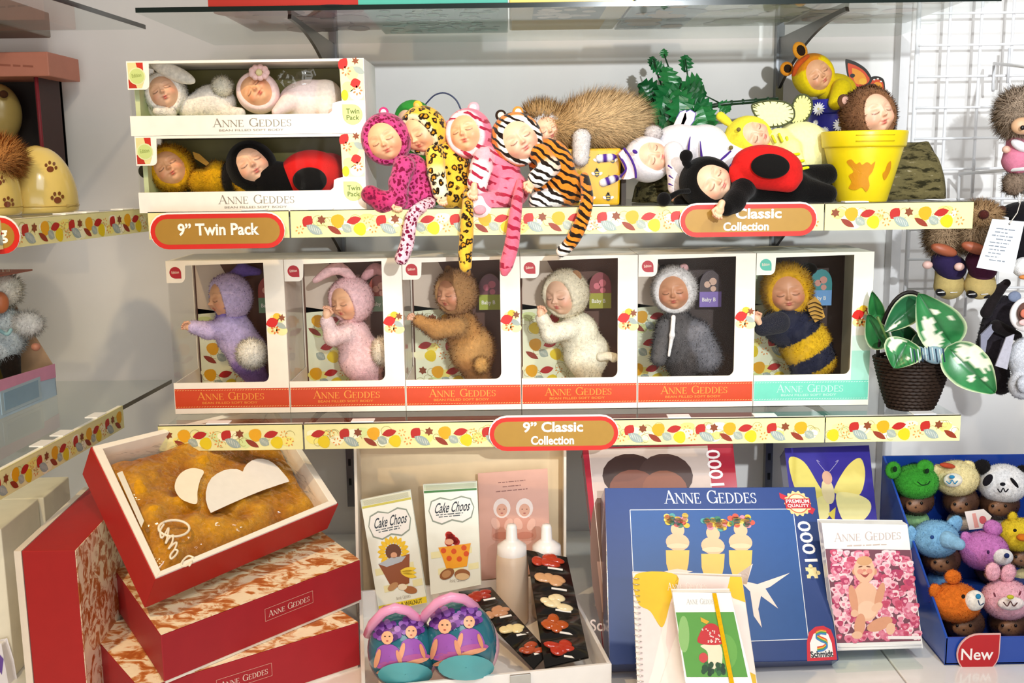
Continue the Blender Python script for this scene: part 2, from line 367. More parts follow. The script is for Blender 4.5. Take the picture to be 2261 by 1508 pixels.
SERIF = {'A': (.86, [_st((.08, 0), (.42, 1), t_), _st((.40, 1), (.76, 0), T_), _st((.2, .34), (.62, .34), t_), _ser(.08, .02), _ser(.77, .02, .28)]),
         'N': (.92, [_st((.14, 0), (.14, 1), t_), _st((.12, .97), (.76, .02), T_), _st((.78, 0), (.78, 1), t_), _ser(.12, .02), _ser(.1, .98), _ser(.79, .98)]),
         'E': (.72, [_st((.17, 0), (.17, 1), T_), _st((.08, .98), (.6, .98), t_), _st((.17, .52), (.48, .52), t_), _st((.08, .02), (.64, .02), t_), _st((.6, .8), (.6, 1), t_), _st((.64, 0), (.64, .22), t_), _st((.48, .43), (.48, .61), t_)]),
         'G': (.92, [_arc(.48, .5, .38, .48, 45, 335, T_), _st((.80, .02), (.80, .42), T_ * .9), _ser(.79, .42, .3), _st((.76, .68), (.76, .98), t_)]),
         'D': (.90, [_st((.17, 0), (.17, 1), T_), _arc(.33, .5, .44, .48, -90, 90, T_), _st((.06, .98), (.36, .98), t_), _st((.06, .02), (.36, .02), t_)]),
         'S': (.62, [_arc(.31, .74, .21, .23, 30, 270, T_ * .8), _arc(.31, .26, .21, .24, -150, 90, T_ * .8), _st((.52, .74), (.52, .98), t_), _st((.09, .02), (.09, .28), t_)])}
def arcpts(cx, cy, rx, ry, a0, a1, m=8): return [(cx + rx * math.cos(math.radians(a0 + (a1 - a0) * i / m)), cy + ry * math.sin(math.radians(a0 + (a1 - a0) * i / m))) for i in range(m + 1)]

def smooth_loop(p, k=5):
    o = []; n = len(p)
    for i in range(n):
        a, b, c, d = (np.array(p[(i + j) % n], float) for j in (-1, 0, 1, 2))
        for t in np.arange(k) / k: o.append(tuple(.5 * ((2 * b) + (c - a) * t + (2 * a - 5 * b + 4 * c - d) * t * t + (3 * b - a - 3 * c + d) * t ** 3)))
    return o
class Art:
    """a printed sheet: 2-D shapes in metres on the plane O, ex, ey"""
    def __init__(s, O, ex, ey, eps=.00022):
        s.O = Vector(O); s.ex = Vector(ex).normalized(); s.ey = (Vector(ey) - s.ex * Vector(ey).dot(s.ex)).normalized(); s.n = s.ex.cross(s.ey); s.eps = eps; s.mb = MB()
    def w(s, x, y, L=0): return s.O + s.ex * x + s.ey * y + s.n * (s.eps * L)
    def at(s, u, v):
        d = Vector(ray(u, v)); c = Vector(CAMC); t = (s.O - c).dot(s.n) / d.dot(s.n); q = c + d * t - s.O; return (q.dot(s.ex), q.dot(s.ey))
    def poly(s, pts, col, L=1):
        q = [Vector((*p, 0)) for p in pts]; tr = tessellate_polygon([q]); 
        out = []
        for t in tr:
            a, b, c = (q[i] for i in t); out.append(t if (b - a).cross(c - a).z > 0 else t[::-1])
        s.mb.add([s.w(p[0], p[1], L) for p in pts], out, col); return s
    def sp(s, px, col, L=1): return s.pp(smooth_loop(px), col, L)
    def pp(s, px, col, L=1): return s.poly([s.at(*p) for p in px], col, L)
    def rect(s, x0, y0, x1, y1, col, L=1): return s.poly([(x0, y0), (x1, y0), (x1, y1), (x0, y1)], col, L)
    def ell(s, cx, cy, rx, ry, col, L=1, rot=0, m=18, wob=0, seed=0):
        c, d = math.cos(rot), math.sin(rot); pts = []
        for i in range(m):
            a = 2 * math.pi * i / m; k = 1 + wob * math.sin(3 * a + seed) ; x, y = rx * k * math.cos(a), ry * k * math.sin(a); pts.append((cx + x * c - y * d, cy + x * d + y * c))
        return s.poly(pts, col, L)
    def pe(s, u, v, ru, rv, col, L=1, rot=0, m=18, wob=0):
        x, y = s.at(u, v); x1, y1 = s.at(u + 10, v); k = math.hypot(x1 - x, y1 - y) / 10; return s.ell(x, y, ru * k, rv * k, col, L, rot, m, wob)
    def leaf(s, cx, cy, l, w, rot, col, L=1, m=6):
        c, d = math.cos(rot), math.sin(rot); pts = []
        for i in range(2 * m):
            t = i / m if i <= m else (2 * m - i) / m; y = w / 2 * math.sin(math.pi * t) ** .8 * (1 if i <= m else -1); x = -l / 2 + l * t; pts.append((cx + x * c - y * d, cy + x * d + y * c))
        return s.poly(pts, col, L)
    def star(s, cx, cy, r, col, L=1, k=5, rot=.3, inn=.5):
        return s.poly([(cx + r * (1 if i % 2 == 0 else inn) * math.cos(rot + math.pi * i / k), cy + r * (1 if i % 2 == 0 else inn) * math.sin(rot + math.pi * i / k)) for i in range(2 * k)], col, L)
    def line(s, pts, w, col, L=1):
        for a, b in zip(pts, pts[1:]): s.poly(_st(a, b, w), col, L)
        return s
    def text(s, t, x0, y0, w, h, col, L=2, shear=0, rot=0, bold=.012):
        v, f, asp = text2d(t, bold); v = v * np.array([w, h]); v[:, 0] += v[:, 1] * shear; c, d = math.cos(rot), math.sin(rot)
        s.mb.add([s.w(x0 + a * c - b * d, y0 + a * d + b * c, L) for a, b in v], f, col); return s
    def scribble(s, x0, y0, w, h, col, L=2, rot=0):
        '''small print too fine to read: a row of uneven dashes'''
        r = random.Random(int(abs(x0 * 1e4 + y0 * 1e5))); c, d = math.cos(rot), math.sin(rot); x = 0
        while x < w:
            l = min(w - x, h * r.uniform(.6, 3.2)); q = [(x, h * .25), (x + l, h * .25), (x + l, h * r.uniform(.55, .8)), (x, h * .65)]
            s.poly([(x0 + a * c - b * d, y0 + a * d + b * c) for a, b in q], col, L); x += l + h * .45
        return s
    def serif(s, x0, y0, w, h, col, L=2, words='Anne Geddes', rot=0):
        tot = 0
        for ch in words: tot += .45 if ch == ' ' else SERIF[ch.upper()][0] * (1 if ch.isupper() else .8)
        k = w / tot; x = 0; c, d = math.cos(rot), math.sin(rot)
        for ch in words:
            if ch == ' ': x += .45 * k; continue
            sc = 1 if ch.isupper() else .8; wd, ps = SERIF[ch.upper()]
            for i, p in enumerate(ps):
                q = [(x + a * sc * k, b * sc * h) for a, b in p]; s.poly([(x0 + a * c - b * d, y0 + a * d + b * c) for a, b in q], col, L + i * .08)
            x += wd * sc * k
        return s
    def build(s, name, parent, mat='print', **kw): return s.mb.build(name, mat, parent, **kw)

def leaf_motif(A, x0, y0, x1, y1, per, seed=0, faint=1.0, L0=1):
    """the autumn-leaf border print; per = metres per repeat, two rows in per*.37"""
    rowh = per * .37; ny = max(1, round((y1 - y0) / rowh)); rowh = (y1 - y0) / ny; r = random.Random(seed)
    inside = lambda x, y, m: x0 + m < x < x1 - m and y0 + m * .45 < y < y1 - m * .45
    for j in range(ny):
        x = x0 - per * r.random()
        while x < x1:
            yb = y0 + j * rowh
            def put(fx, fy, kind, *a):
                nonlocal L0; L0 += .004
                px, py = x + fx * per, yb + fy * rowh; sz = a[0] * per
                if not inside(px, py, sz * .5): return
                if kind == 'o': A.ell(px, py, sz * .5, sz * .52, a[1], L0 + 1, a[2], 14, .06)
                elif kind == 'l': A.leaf(px, py, sz, sz * a[3], a[2], a[1], L0 + 1)
                elif kind == 's': A.star(px, py, sz * .5, a[1], L0 + 1, 6, .4, .62)
                elif kind == 'f': [A.ell(px + sz * .42 * math.cos(q), py + sz * .42 * math.sin(q), sz * .15, sz * .09, a[1], L0 + 1, q, 6) for q in (.3, 1.3, 2.3, 3.4, 4.4, 5.4)]
                elif kind == 'v':
                    A.leaf(px, py, sz, sz * a[3], a[2], a[1], L0 + 1)
                    for t in np.linspace(-.3, .3, 7): A.line([(px + t * sz * math.cos(a[2]) - .02 * sz, py + t * sz * math.sin(a[2]) - sz * .10), (px + t * sz * math.cos(a[2]) + .03 * sz, py + t * sz * math.sin(a[2]) + sz * .12)], sz * .022, '#e9e6d4', L0 + 2)
                elif kind == 'b': A.ell(px, py, sz, sz * .7, a[1], L0, 0, 12, .1)
                elif kind == 'c': A.line([(px + sz * math.cos(q) * (1 - q * .06), py + sz * math.sin(q) * (1 - q * .06)) for q in np.linspace(0, 5.2, 12)], per * .006, a[1], L0 + .5)
            for b in range(6): put(r.random(), .2 + .6 * r.random(), 'b', .10, r.choice(['#f3efc6', '#efe27c', '#d5e09a', '#f6f2d4']))
            for b in range(7): put(r.random(), .2 + .6 * r.random(), 'c', .05 + .04 * r.random(), '#a99c5c')
            put(.17, .68, 'l', .18, '#b8231c', .9, .8); put(.36, .74, 's', .13, '#84401f', 0); put(.58, .68, 'o', .18, '#e3a412', .2); put(.80, .70, 'l', .21, '#b41f1a', .25, .5)
            put(.06, .30, 'f', .11, '#dd8a3c', 0); put(.26, .30, 'v', .25, '#9aa9a4', -.5, .5); put(.53, .27, 'l', .22, '#8f331b', -.55, .36); put(.70, .34, 'v', .16, '#a0ab9f', -.6, .75); put(.88, .30, 'o', .17, '#e2c614', .5); put(.98, .7, 'f', .1, '#e39a44', 0)
            x += per

# ================================================================== the setting
def struct(mb, name, mat, label=None, cat=None, **kw):
    o = mb.build(name, mat, **kw); return setp(o, label, cat, kind='structure')
struct(MB().box((-1.6, .5, 0), (2.2, .6, 3.1), '#f4f1ee'), 'wall_back', 'wall', 'white painted shop wall behind the glass shelves', 'wall')
struct(MB().box((-1.6, -2.0, 0), (-1.5, .5, 3.1), '#e8ddcc'), 'wall_left', 'wall', 'cream side wall beside the angled glass shelves', 'wall')
struct(MB().box((-3, -4, -.1), (3.5, .6, 0), '#b9a58a'), 'floor', 'wall', 'beige shop floor below the white counter', 'floor')

t = root('display_counter', 'white glossy display counter under all the lower goods', 'counter', (.2, 0, 0))
xs = P(1985, 1475, -.2).x
MB().box((-1.495, -.55, .70), (xs - .0012, .495, Z_DECK), '#f3f1ee').build('counter_top', 'gloss', t, bevel=.002)
MB().box((xs + .0012, -.55, .70), (2.0, .495, Z_DECK), '#f3f1ee').build('counter_top', 'gloss', t, bevel=.002)
MB().box((-1.48, -.5, 0), (1.98, .48, .70), '#d8d2c8').build('base', 'card', t)

# wall uprights and brackets
for i, u in enumerate((745, 1715)):
    a = P(u, 300, .49).x
    t = root('wall_upright', ['slotted steel upright on the wall behind the stacked twin boxes', 'slotted steel upright on the wall beside the holly sprig'][i], 'upright', (a, .49, .9))
    MB().box((a - .008, .478, .80), (a + .008, .4995, 2.6), '#8f9296').build('channel', 'metal', t)
    for k in range(36):
        z = .85 + k * .045; MB().box((a - .003, .4768, z), (a + .003, .4782, z + .016), '#1d1d1f').build('slot', 'plastic', t)
    for zi, Z in enumerate((Z_TOP, Z_UP, Z_LO)):
        nm = [['steel bracket under the top shelf above the twin boxes', 'steel bracket under the top shelf above the butterfly doll'], ['steel bracket under the upper shelf by the seated cats', 'steel bracket under the upper shelf behind the classic sign'], ['steel bracket under the lower shelf above the white case', 'steel bracket under the lower shelf above the blue puzzle']][zi][i]
        pr = [(a - .003, .478, Z - .008), (a - .003, .04, Z - .008), (a - .003, .035, Z - .016)] + [(a - .003, .478 - .43 * (1 - s) , Z - .016 - .095 * s ** 2.2) for s in np.linspace(.05, 1, 12)]
        MB().prism(pr, (.006, 0, 0), '#5d5a55').build('shelf_bracket', 'metal', label=nm, cat='bracket', bevel=.001)

# glass shelves
def glass_shelf(quad, z, label, th=.008, edge='#0d1a16'):
    c = sum((Vector((*q, 0)) for q in quad), Vector()) / 4; t = root('glass_shelf', label, 'shelf', (c.x, c.y, z - th))
    q = [Vector((*p, z - th)) for p in quad]; MB().slab(q, (0, 0, th - .0004), '#ffffff').build('pane', 'glass', t)
    a, b = quad[0], quad[1]; d = Vector((b[1] - a[1], a[0] - b[0], 0)).normalized() * .0012
    MB().slab([Vector((*a, z - th)), Vector((*b, z - th)), Vector((*b, z - th)) + d, Vector((*a, z - th)) + d], (0, 0, th), edge).build('polished_edge', 'gloss', t)
    return t
XL, XR = -.612, .783
glass_shelf([(XL, 0), (XR + .03, 0), (XR + .03, .47), (XL, .47)], Z_TOP, 'top glass shelf holding the flat picture boxes')
glass_shelf([(XL, 0), (XR, 0), (XR, .47), (XL, .47)], Z_UP, 'upper glass shelf holding the twin boxes and loose dolls')
glass_shelf([(XL, 0), (XR, 0), (XR, .47), (XL, .47)], Z_LO, 'lower glass shelf holding the row of six doll boxes')
# the side shelves run from the back wall towards the viewer on the left
def side_line(z, pa, pb): return PZ(*pa, z), PZ(*pb, z)
SIDE = {}
for key, z, pa, pb, lab in (('top', Z_TOP + .004, (150, 0), (320, 55), 'side glass shelf at the top left, edge on to the corner'),
                            ('up', Z_UP, (0, 490), (330, 462), 'side glass shelf carrying the paw-print eggs'), ('lo', Z_LO, (0, 1040), (378, 838), 'side glass shelf carrying the pink and blue doll box')):
    A, B = side_line(z, pa, pb); B.y = min(B.y, .47); d = (B - A).normalized(); A2 = A - d * (.45 if key == 'lo' else .35)
    SIDE[key] = (A, B, d); glass_shelf([(A2.x, A2.y), (B.x, B.y), (-1.495, B.y), (-1.495, A2.y)], z, lab)

# printed price rails
PER = 159 * MPP(0)
def rail(x0, x1, z, label, seed, clips, O=None, ex=Vector((1, 0, 0)), h=.046, motif=True):
    """card strip clipped to a shelf edge; ex runs along the shelf"""
    n = ex.cross(Vector((0, 0, 1))).normalized(); o0 = (O or Vector((0, 0, 0)))
    p = lambda x, z_, d=0: Vector((o0.x, o0.y, 0)) + ex * x + n * d + Vector((0, 0, z_))
    t = root('price_rail', label, 'shelf strip', p((x0 + x1) / 2, z - h, .004), 'printed leaf strips along the shelf edges')
    mb = MB(); mb.slab([p(x0, z - h + .003, .003), p(x1, z - h + .003, .003), p(x1, z + .003, .003), p(x0, z + .003, .003)], n * .0025, '#ebe4a4')
    mb.slab([p(x0, z + .0018, -.004), p(x1, z + .0018, -.004), p(x1, z + .0018, .0055), p(x0, z + .0018, .0055)], (0, 0, .0012), '#fdfaf0'); mb.build('card_strip', 'card', t)
    A = Art(p(0, 0, .0056), ex, (0, 0, 1)); leaf_motif(A, x0 + .002, z - h + .005, x1 - .002, z - .004, PER, seed); A.build('leaf_print', t)
    for k, cx in enumerate(clips):
        c = MB(); c.box((-.02, -.004, 0), (.02, .02, .0025), '#ffffff', Matrix.Translation(p(cx, z + .003, 0)) @ ex.to_track_quat('X', 'Z').to_matrix().to_4x4()); c.build('clip', 'plastic', t, bevel=.0008)
    return t
X = lambda u, v=465: P(u, v, 0).x
rail(X(328), X(638), Z_UP, 'leaf-print strip on the shelf edge behind the twin pack sign', 1, [X(560)])
rail(X(642), X(1817), Z_UP, 'leaf-print strip on the shelf edge below the dangling cat tails', 2, [X(708), X(1320)])
rail(X(1820), X(2146), Z_UP, 'leaf-print strip on the shelf edge below the yellow flowerpot', 3, [X(1890)])
X = lambda u, v=930: P(u, v, 0).x
rail(X(350), X(668), Z_LO, 'short leaf-print strip on the lower shelf above the open gift box', 4, [X(480)])
rail(X(672), X(1819), Z_LO, 'long leaf-print strip on the lower shelf carrying the classic sign', 5, [X(800), X(1500), X(1690)])
rail(X(1822), X(2118), Z_LO, 'leaf-print strip on the lower shelf below the ivy basket', 6, [X(2040)])
for key, px0, px1, lab in (('up', (-70, 496), (326, 463), 'leaf-print strip on the side shelf under the paw-print egg'), ('lo', (-120, 1104), (265, 899), 'leaf-print strip on the side shelf above the red box')):
    A, B, d = SIDE[key]; a = PZ(*px0, A.z); b = PZ(*px1, A.z); ex = (b - a).normalized(); L = (b - a).length
    rail(0, L, A.z, lab, 8, [L * .5, L * .62, L * .85], O=a, ex=ex, h=.043)

# oval hanging signs
def stadium(x0, x1, z0, z1, m=10):
    r = (z1 - z0) / 2; return arcpts(x1 - r, z0 + r, r, r, -90, 90, m) + arcpts(x0 + r, z0 + r, r, r, 90, 270, m)
def oval_sign(px, Y, label, lines, grp='gold shelf signs', ex=Vector((1, 0, 0)), O=None):
    a = P(px[0], px[1], Y); b = P(px[2], px[3], Y); c = (a + b) / 2; rot = -RHO * .4
    t = root('shelf_sign', label, 'sign', (c.x, Y, b.z), grp)
    n = ex.cross(Vector((0, 0, 1))).normalized(); w, h = (b.x - a.x), (a.z - b.z)
    A = Art(c + n * .0022, ex, (0, 0, 1))
    MB().prism([c + ex * x + Vector((0, 0, z)) for x, z in stadium(-w / 2, w / 2, -h / 2, h / 2)], n * .002, '#f7f2ec').build('board', 'card', t)
    A.poly(stadium(-w / 2 + .0018, w / 2 - .001, -h / 2, h / 2 - .003), '#d3281c', 1); A.poly(stadium(-w / 2 + .0095, w / 2 - .0085, -h / 2 + .008, h / 2 - .0105), '#a9802f', 2); A.build('printed_face', t)
    B = Art(c + n * .0022, ex, (0, 0, 1))
    for s, fx, fz, fw, fh in lines: B.text(s, fx * w, fz * h, fw * w, fh * h, '#fffdf8', 4, bold=.028)
    B.build('lettering', t); return t
oval_sign((328, 470, 632, 547), -.010, 'oval gold sign with red rim reading 9” Twin Pack', [('9” Twin Pack', -.29, -.14, .60, .34)])
oval_sign((1500, 449, 1802, 520), -.010, 'oval gold sign with a doll’s hand hanging over it', [('9” Classic', -.24, .02, .48, .31), ('Collection', -.18, -.33, .33, .26)])
oval_sign((1078, 918, 1366, 992), -.010, 'oval gold sign reading 9” Classic Collection on the lower shelf', [('9” Classic', -.235, .02, .46, .30), ('Collection', -.175, -.33, .33, .25)])
A, B, d = SIDE['up']; q = PZ(-50, 520, A.z - .02)
t = oval_sign((-170, 478, 50, 560), q.y - .012, 'oval gold sign cut by the left frame edge, ending in g', [('g', .28, -.22, .09, .34)])

# ================================================================== baby faces
def face_arrays():
    nt, nphi = 46, 72; th = np.linspace(.004, 1.55, nt) ; th = th * (.75 + .25 * th / 1.55); V = []
    T, PH = np.meshgrid(th, np.linspace(0, 2 * np.pi, nphi, endpoint=False), indexing='ij')
    x = np.sin(T) * np.cos(PH); z = np.sin(T) * np.sin(PH); y = -np.cos(T)
    g = lambda cx, cz, sx, sz: np.exp(-((x - cx) / sx) ** 2 - ((z - cz) / sz) ** 2)
    r = 1 + .03 * g(0, .5, .4, .25)
    for s in (-1, 1):
        r += -.075 * g(s * .33, .14, .17, .09) + .055 * g(s * .35, .04, .15, .085) + .12 * g(s * .45, -.30, .24, .22) + .05 * g(s * .085, -.17, .055, .05) - .04 * g(s * .2, -.42, .06, .06)
        r += .055 * g(s * .055, -.375, .075, .032) + .03 * g(s * .32, .30, .2, .06)
    r += .05 * g(0, .05, .07, .18) + .19 * g(0, -.14, .09, .085) - .03 * g(0, -.29, .03, .05) + .065 * g(0, -.475, .11, .045) - .05 * g(0, -.425, .12, .018) - .03 * g(0, -.56, .14, .04) + .08 * g(0, -.70, .17, .12)
    V = np.stack([x * r * .98, y * r, z * r * 1.04], -1)
    skin = lin('#eec0a0'); C = np.tile(skin, (*x.shape, 1))
    def blend(m, c):
        nonlocal C; m = np.clip(m, 0, 1)[..., None]; C = C * (1 - m) + lin(c) * m
    for s in (-1, 1):
        blend(.45 * g(s * .48, -.24, .22, .2), '#e2836a'); blend(.30 * g(s * .33, .06, .18, .10), '#d9937c')
        u = (x - s * .345) / .17; curve = -.015 - .055 * (1 - u ** 2); blend((np.abs(u) < 1.05) * np.exp(-((z - curve) / .021) ** 2) * 1.0, '#4a2a1c')
        u2 = (x - s * .35) / .2; blend((np.abs(u2) < 1) * np.exp(-((z - .27 - .05 * (1 - u2 ** 2)) / .02) ** 2) * .28, '#a06a48'); blend(.6 * g(s * .055, -.215, .025, .018), '#a85a48')
    blend(.25 * g(0, -.15, .1, .07), '#e08f78')
    lips = np.maximum(g(0, -.385, .125, .036) , np.maximum(g(0, -.475, .11, .045), g(.06, -.375, .05, .028))); blend(1.15 * lips ** 1.0, '#c9504c')
    blend(.9 * np.exp(-((z + .425 + .02 * (x / .12) ** 2) / .010) ** 2) * (np.abs(x) < .13), '#8f3a38')
    F = [(i * nphi + j, i * nphi + (j + 1) % nphi, (i + 1) * nphi + (j + 1) % nphi, (i + 1) * nphi + j) for i in range(nt - 1) for j in range(nphi)]; F.append(tuple(reversed(range(nphi))))
    F = [tuple(reversed(q)) for q in F]
    return V.reshape(-1, 3), F, C.reshape(-1, 3)
FV, FF, FC = face_arrays()
def face_mesh(tint=(1, 1, 1)): return to_mesh('face', FV, FF, FC * np.array(tint), True, MAT['skin'])
FACE = {'mid': face_mesh(), 'warm': face_mesh((1.0, .88, .72)), 'dark': face_mesh((.80, .62, .50)), 'pale': face_mesh((1.02, 1.0, 1.0))}
def hrot(roll, yaw=0, pitch=0):
    r = math.radians; return Matrix.Rotation(r(roll), 3, 'Y') @ Matrix.Rotation(r(yaw), 3, 'Z') @ Matrix.Rotation(r(-pitch), 3, 'X')
def hood_arrays(c, R, r, a0=.92, tall=1.06, low=.12, colfn=None, col='#ffffff', thick=1.16, back=1.1):
    nphi = 56; rows = []; ths = [a0 - .05, a0 - .02, a0 + .03, a0 + .10, a0 + .22] + list(np.linspace(a0 + .36, math.pi - .02, 13)); rs = [.97, 1.06, thick * .985, thick, thick]
    rs += [thick + (back - thick) * i / 12 for i in range(13)]
    ph = np.linspace(0, 2 * np.pi, nphi, endpoint=False); R_ = np.array(R); V = []; D = []
    for t, rr in zip(ths, rs):
        k = np.clip((math.pi - t) / (math.pi - a0), 0, 1); tt = t + k * .07 * (np.sin(ph) ** 2 - .5) * 2 * (tall - 1) / .06
        d = np.stack([np.sin(tt) * np.cos(ph), -np.cos(tt), np.sin(tt) * np.sin(ph) * 1.0 ], -1); a = low * k
        d = np.stack([d[:, 0], d[:, 1] * math.cos(a) - d[:, 2] * math.sin(a), d[:, 1] * math.sin(a) + d[:, 2] * math.cos(a)], -1); D.append(d); V.append(d * rr * np.array([.99, 1, 1.05]))
    V = np.array(V).reshape(-1, 3); D = np.array(D).reshape(-1, 3); m = len(ths)
    F = np.array([(i * nphi + j, (i + 1) * nphi + j, (i + 1) * nphi + (j + 1) % nphi, i * nphi + (j + 1) % nphi) for i in range(m - 1) for j in range(nphi)])
    C = np.tile(lin(col), (len(V), 1)) if colfn is None else colfn(D, np.repeat(np.array(ths) - a0, nphi))
    return (V * r) @ R_.T + np.array(c), F, C

HAND = sdf_mesh([('e', (0, 0, 0), np.array([.36, .24, .40]), None, '#efbd98')] + [q for i, x in enumerate((-.27, -.09, .09, .26)) for q in
        (('c', (x * .9, -.02, .28), .105, (x * 1.1, -.16, .60 - .07 * abs(i - 1.3)), .10, '#f0bf9c'), ('c', (x * 1.1, -.16, .60 - .07 * abs(i - 1.3)), .10, (x * 1.05, -.40, .56 - .07 * abs(i - 1.3)), .085, '#eeb290'))]
        + [('c', (.30, -.08, -.05), .12, (.46, -.24, .18), .11, '#efbd98'), ('c', (.46, -.24, .18), .11, (.36, -.38, .36), .09, '#eeb290'), ('c', (0, 0, -.2), .28, (0, .02, -.55), .25, '#efbd98')], 40, .05)
HAND_ME = to_mesh('hand', *HAND[:1], HAND[1], HAND[2], True, MAT['skin'])

def two_tone(inner, outer, w=.22): return lambda D, t: np.where((t < w)[:, None], lin(inner), lin(outer))
class Doll:
    def __init__(s, name, label, Y, base, group=None, cat='doll'):
        """base = (u, v) pixel of the resting point at depth Y"""
        s.Y = Y; s.o = root(name, label, cat, P(*base, Y), group); s.k = MPP(Y)
    def p(s, u, v, dy=0): return P(u, v, s.Y + dy)
    def prims(s, L):
        out = []
        for q in L:
            if q[0] == 'c': out.append(('c', s.p(q[1], q[2], q[3]), q[4] * s.k, s.p(q[5], q[6], q[7]), q[8] * s.k, q[9]))
            else:
                R = np.array(hrot(q[7])) if len(q) > 8 else None; out.append(('e', s.p(q[1], q[2], q[3]), np.array(q[4:7]) * s.k, R, q[-1]))
        return out
    def sdf(s, name, L, mat='plush', n=46, kk=None, parent=None, **kw): return sdf_part(name, parent or s.o, s.prims(L), mat, n, kk, **kw)
    def head(s, u, v, r, rot, hood='#ffffff', mat='plush', face='mid', fur=None, colfn=None, dy=0, **kw):
        s.hc = s.p(u, v, dy); s.hr = r * s.k; s.R = hrot(*rot)
        f = link('face', FACE[face], s.o); f.matrix_basis = Matrix.Translation(s.hc - OFF[s.o.name]) @ s.R.to_4x4() @ Matrix.Scale(s.hr * .87, 4)
        V, F, C = hood_arrays(s.hc, s.R, s.hr * .87, col=hood, colfn=colfn, **kw)
        h = link('hood', to_mesh('hood', V - np.array(OFF[s.o.name]), F, C, True, MAT[mat]), s.o); s.hood = h
        if fur: k = (F[:, 0] >= 56 * 1); fur_part('fur', h, V, F[k], C, **fur)
        return s
    def hw(s, x, y, z): return s.hc + s.R @ Vector((x, y, z)) * s.hr        # a point in head units
    def hand(s, u, v, size, roll, dy=0, yaw=0, flip=1):
        o = link('hand', HAND_ME, s.o); o.matrix_basis = Matrix.Translation(s.p(u, v, dy) - OFF[s.o.name]) @ hrot(roll, yaw).to_4x4() @ Matrix.Diagonal((size * s.k * flip, size * s.k, size * s.k, 1)); return o
    def ear(s, x, y, z, r, col, inner=None, mat='plush', fl=.35, name='ear', zs=1.0):
        c = s.hw(x, y, z); q = s.R @ Matrix.Rotation(math.atan2(x, z), 3, 'Y')
        m = MB(); m.ellip(c, (1, 1, 1), col, q @ Matrix.Diagonal((r * s.hr, r * fl * s.hr, r * zs * s.hr)), 10); o = m.build(name, mat, s.o)
        if inner:
            m = MB(); m.ellip(c + s.R @ Vector((0, -r * fl * .55, 0)) * s.hr, (1, 1, 1), inner, q @ Matrix.Diagonal((r * .66 * s.hr, r * fl * .6 * s.hr, r * .66 * zs * s.hr)), 8); m.build('inner_ear', mat, o)
        return o
    def tube(s, name, px, r, col, mat='plush', n=10, colr=None, parent=None):
        pts = [s.p(*q) for q in px]; P4 = []
        for i in range(len(pts) - 1):
            for t in np.linspace(0, 1, 6, endpoint=False):
                a, b, c, d = pts[max(i - 1, 0)], pts[i], pts[i + 1], pts[min(i + 2, len(pts) - 1)]
                P4.append(.5 * ((2 * b) + (c - a) * t + (2 * a - 5 * b + 4 * c - d) * t * t + (3 * b - a - 3 * c + d) * t ** 3))
        P4.append(pts[-1]); N = len(P4); rr = [np.interp(i / (N - 1), np.linspace(0, 1, len(r)), r) * s.k for i in range(N)] if isinstance(r, (list, tuple)) else [r * s.k] * N
        cc = [col] * N if colr is None else [colr(i / (N - 1)) for i in range(N)]
        d = (P4[0] - P4[1]).normalized(); e = (P4[-1] - P4[-2]).normalized()                   # rounded ends
        P5 = [P4[0] + d * rr[0] * .8, P4[0] + d * rr[0] * .5] + P4 + [P4[-1] + e * rr[-1] * .5, P4[-1] + e * rr[-1] * .8]; r5 = [rr[0] * .35, rr[0] * .8] + rr + [rr[-1] * .8, rr[-1] * .35]
        return MB().tube(P5, r5, [cc[0]] * 2 + cc + [cc[-1]] * 2, n).build(name, mat, parent or s.o)
    def sheet(s, name, px, dy, col, mat='felt', th=.003, parent=None):
        q = [s.p(u, v, dy) for u, v in px]; return MB().prism(q, (0, th, 0), col).build(name, mat, parent or s.o)
    def art(s, dy): return Art(s.p(0, 0, 0) * 0 + s.p(1130, 754, dy), (1, 0, 0), (0, 0, 1))
FURS = dict(n=2600, length=.006, width=.0012)

# ================================================================== window boxes
def window_box(name, label, cat, x0, x1, y0, y1, z0, z1, outline, col, group, side_h, inside=('#6b4a30', '#e8ddc0')):
    w, h = x1 - x0, z1 - z0; t = root(name, label, cat, ((x0 + x1) / 2, y0, z0), group); q = lambda fx, fz, y=y0: Vector((x0 + fx * w, y, z0 + fz * h))
    MB().prism([q(*p) for p in outline], (0, .0016, 0), col).build('front_panel', 'card', t, bevel=.0006)
    mb = MB(); e = .0015
    mb.box((x0, y0 + .002, z0 + .0003), (x1, y1, z0 + e), col); mb.box((x0, y0 + .002, z1 - e), (x1, y1, z1 - .0003), col); mb.box((x1 - e, y0 + .002, z0 + e), (x1, y1, z1 - e), col)
    mb.box((x0, y0 + .002, z0 + e), (x0 + e, y1, z0 + side_h * h), col); mb.box((x0, y1 - .012, z0 + side_h * h), (x0 + e, y1, z1 - e), col); mb.build('carton', 'card', t)
    MB().box((x0 + e, y1 - .003, z0 + e), (x1 - e, y1 - .0015, z1 - e), inside[0]).build('backing_card', 'card', t)
    f = MB(); f.box((x0 + .003, y0 + .0022, z0 + .004), (x1 - .003, y0 + .0025, z1 - .003), '#ffffff'); f.build('window_film', 'film', t)
    f = MB(); f.box((x0 + .0003, y0 + .004, z0 + side_h * h), (x0 + .0006, y1 - .013, z1 - .003), '#ffffff'); f.build('side_film', 'film', t)
    return t, q, w, h

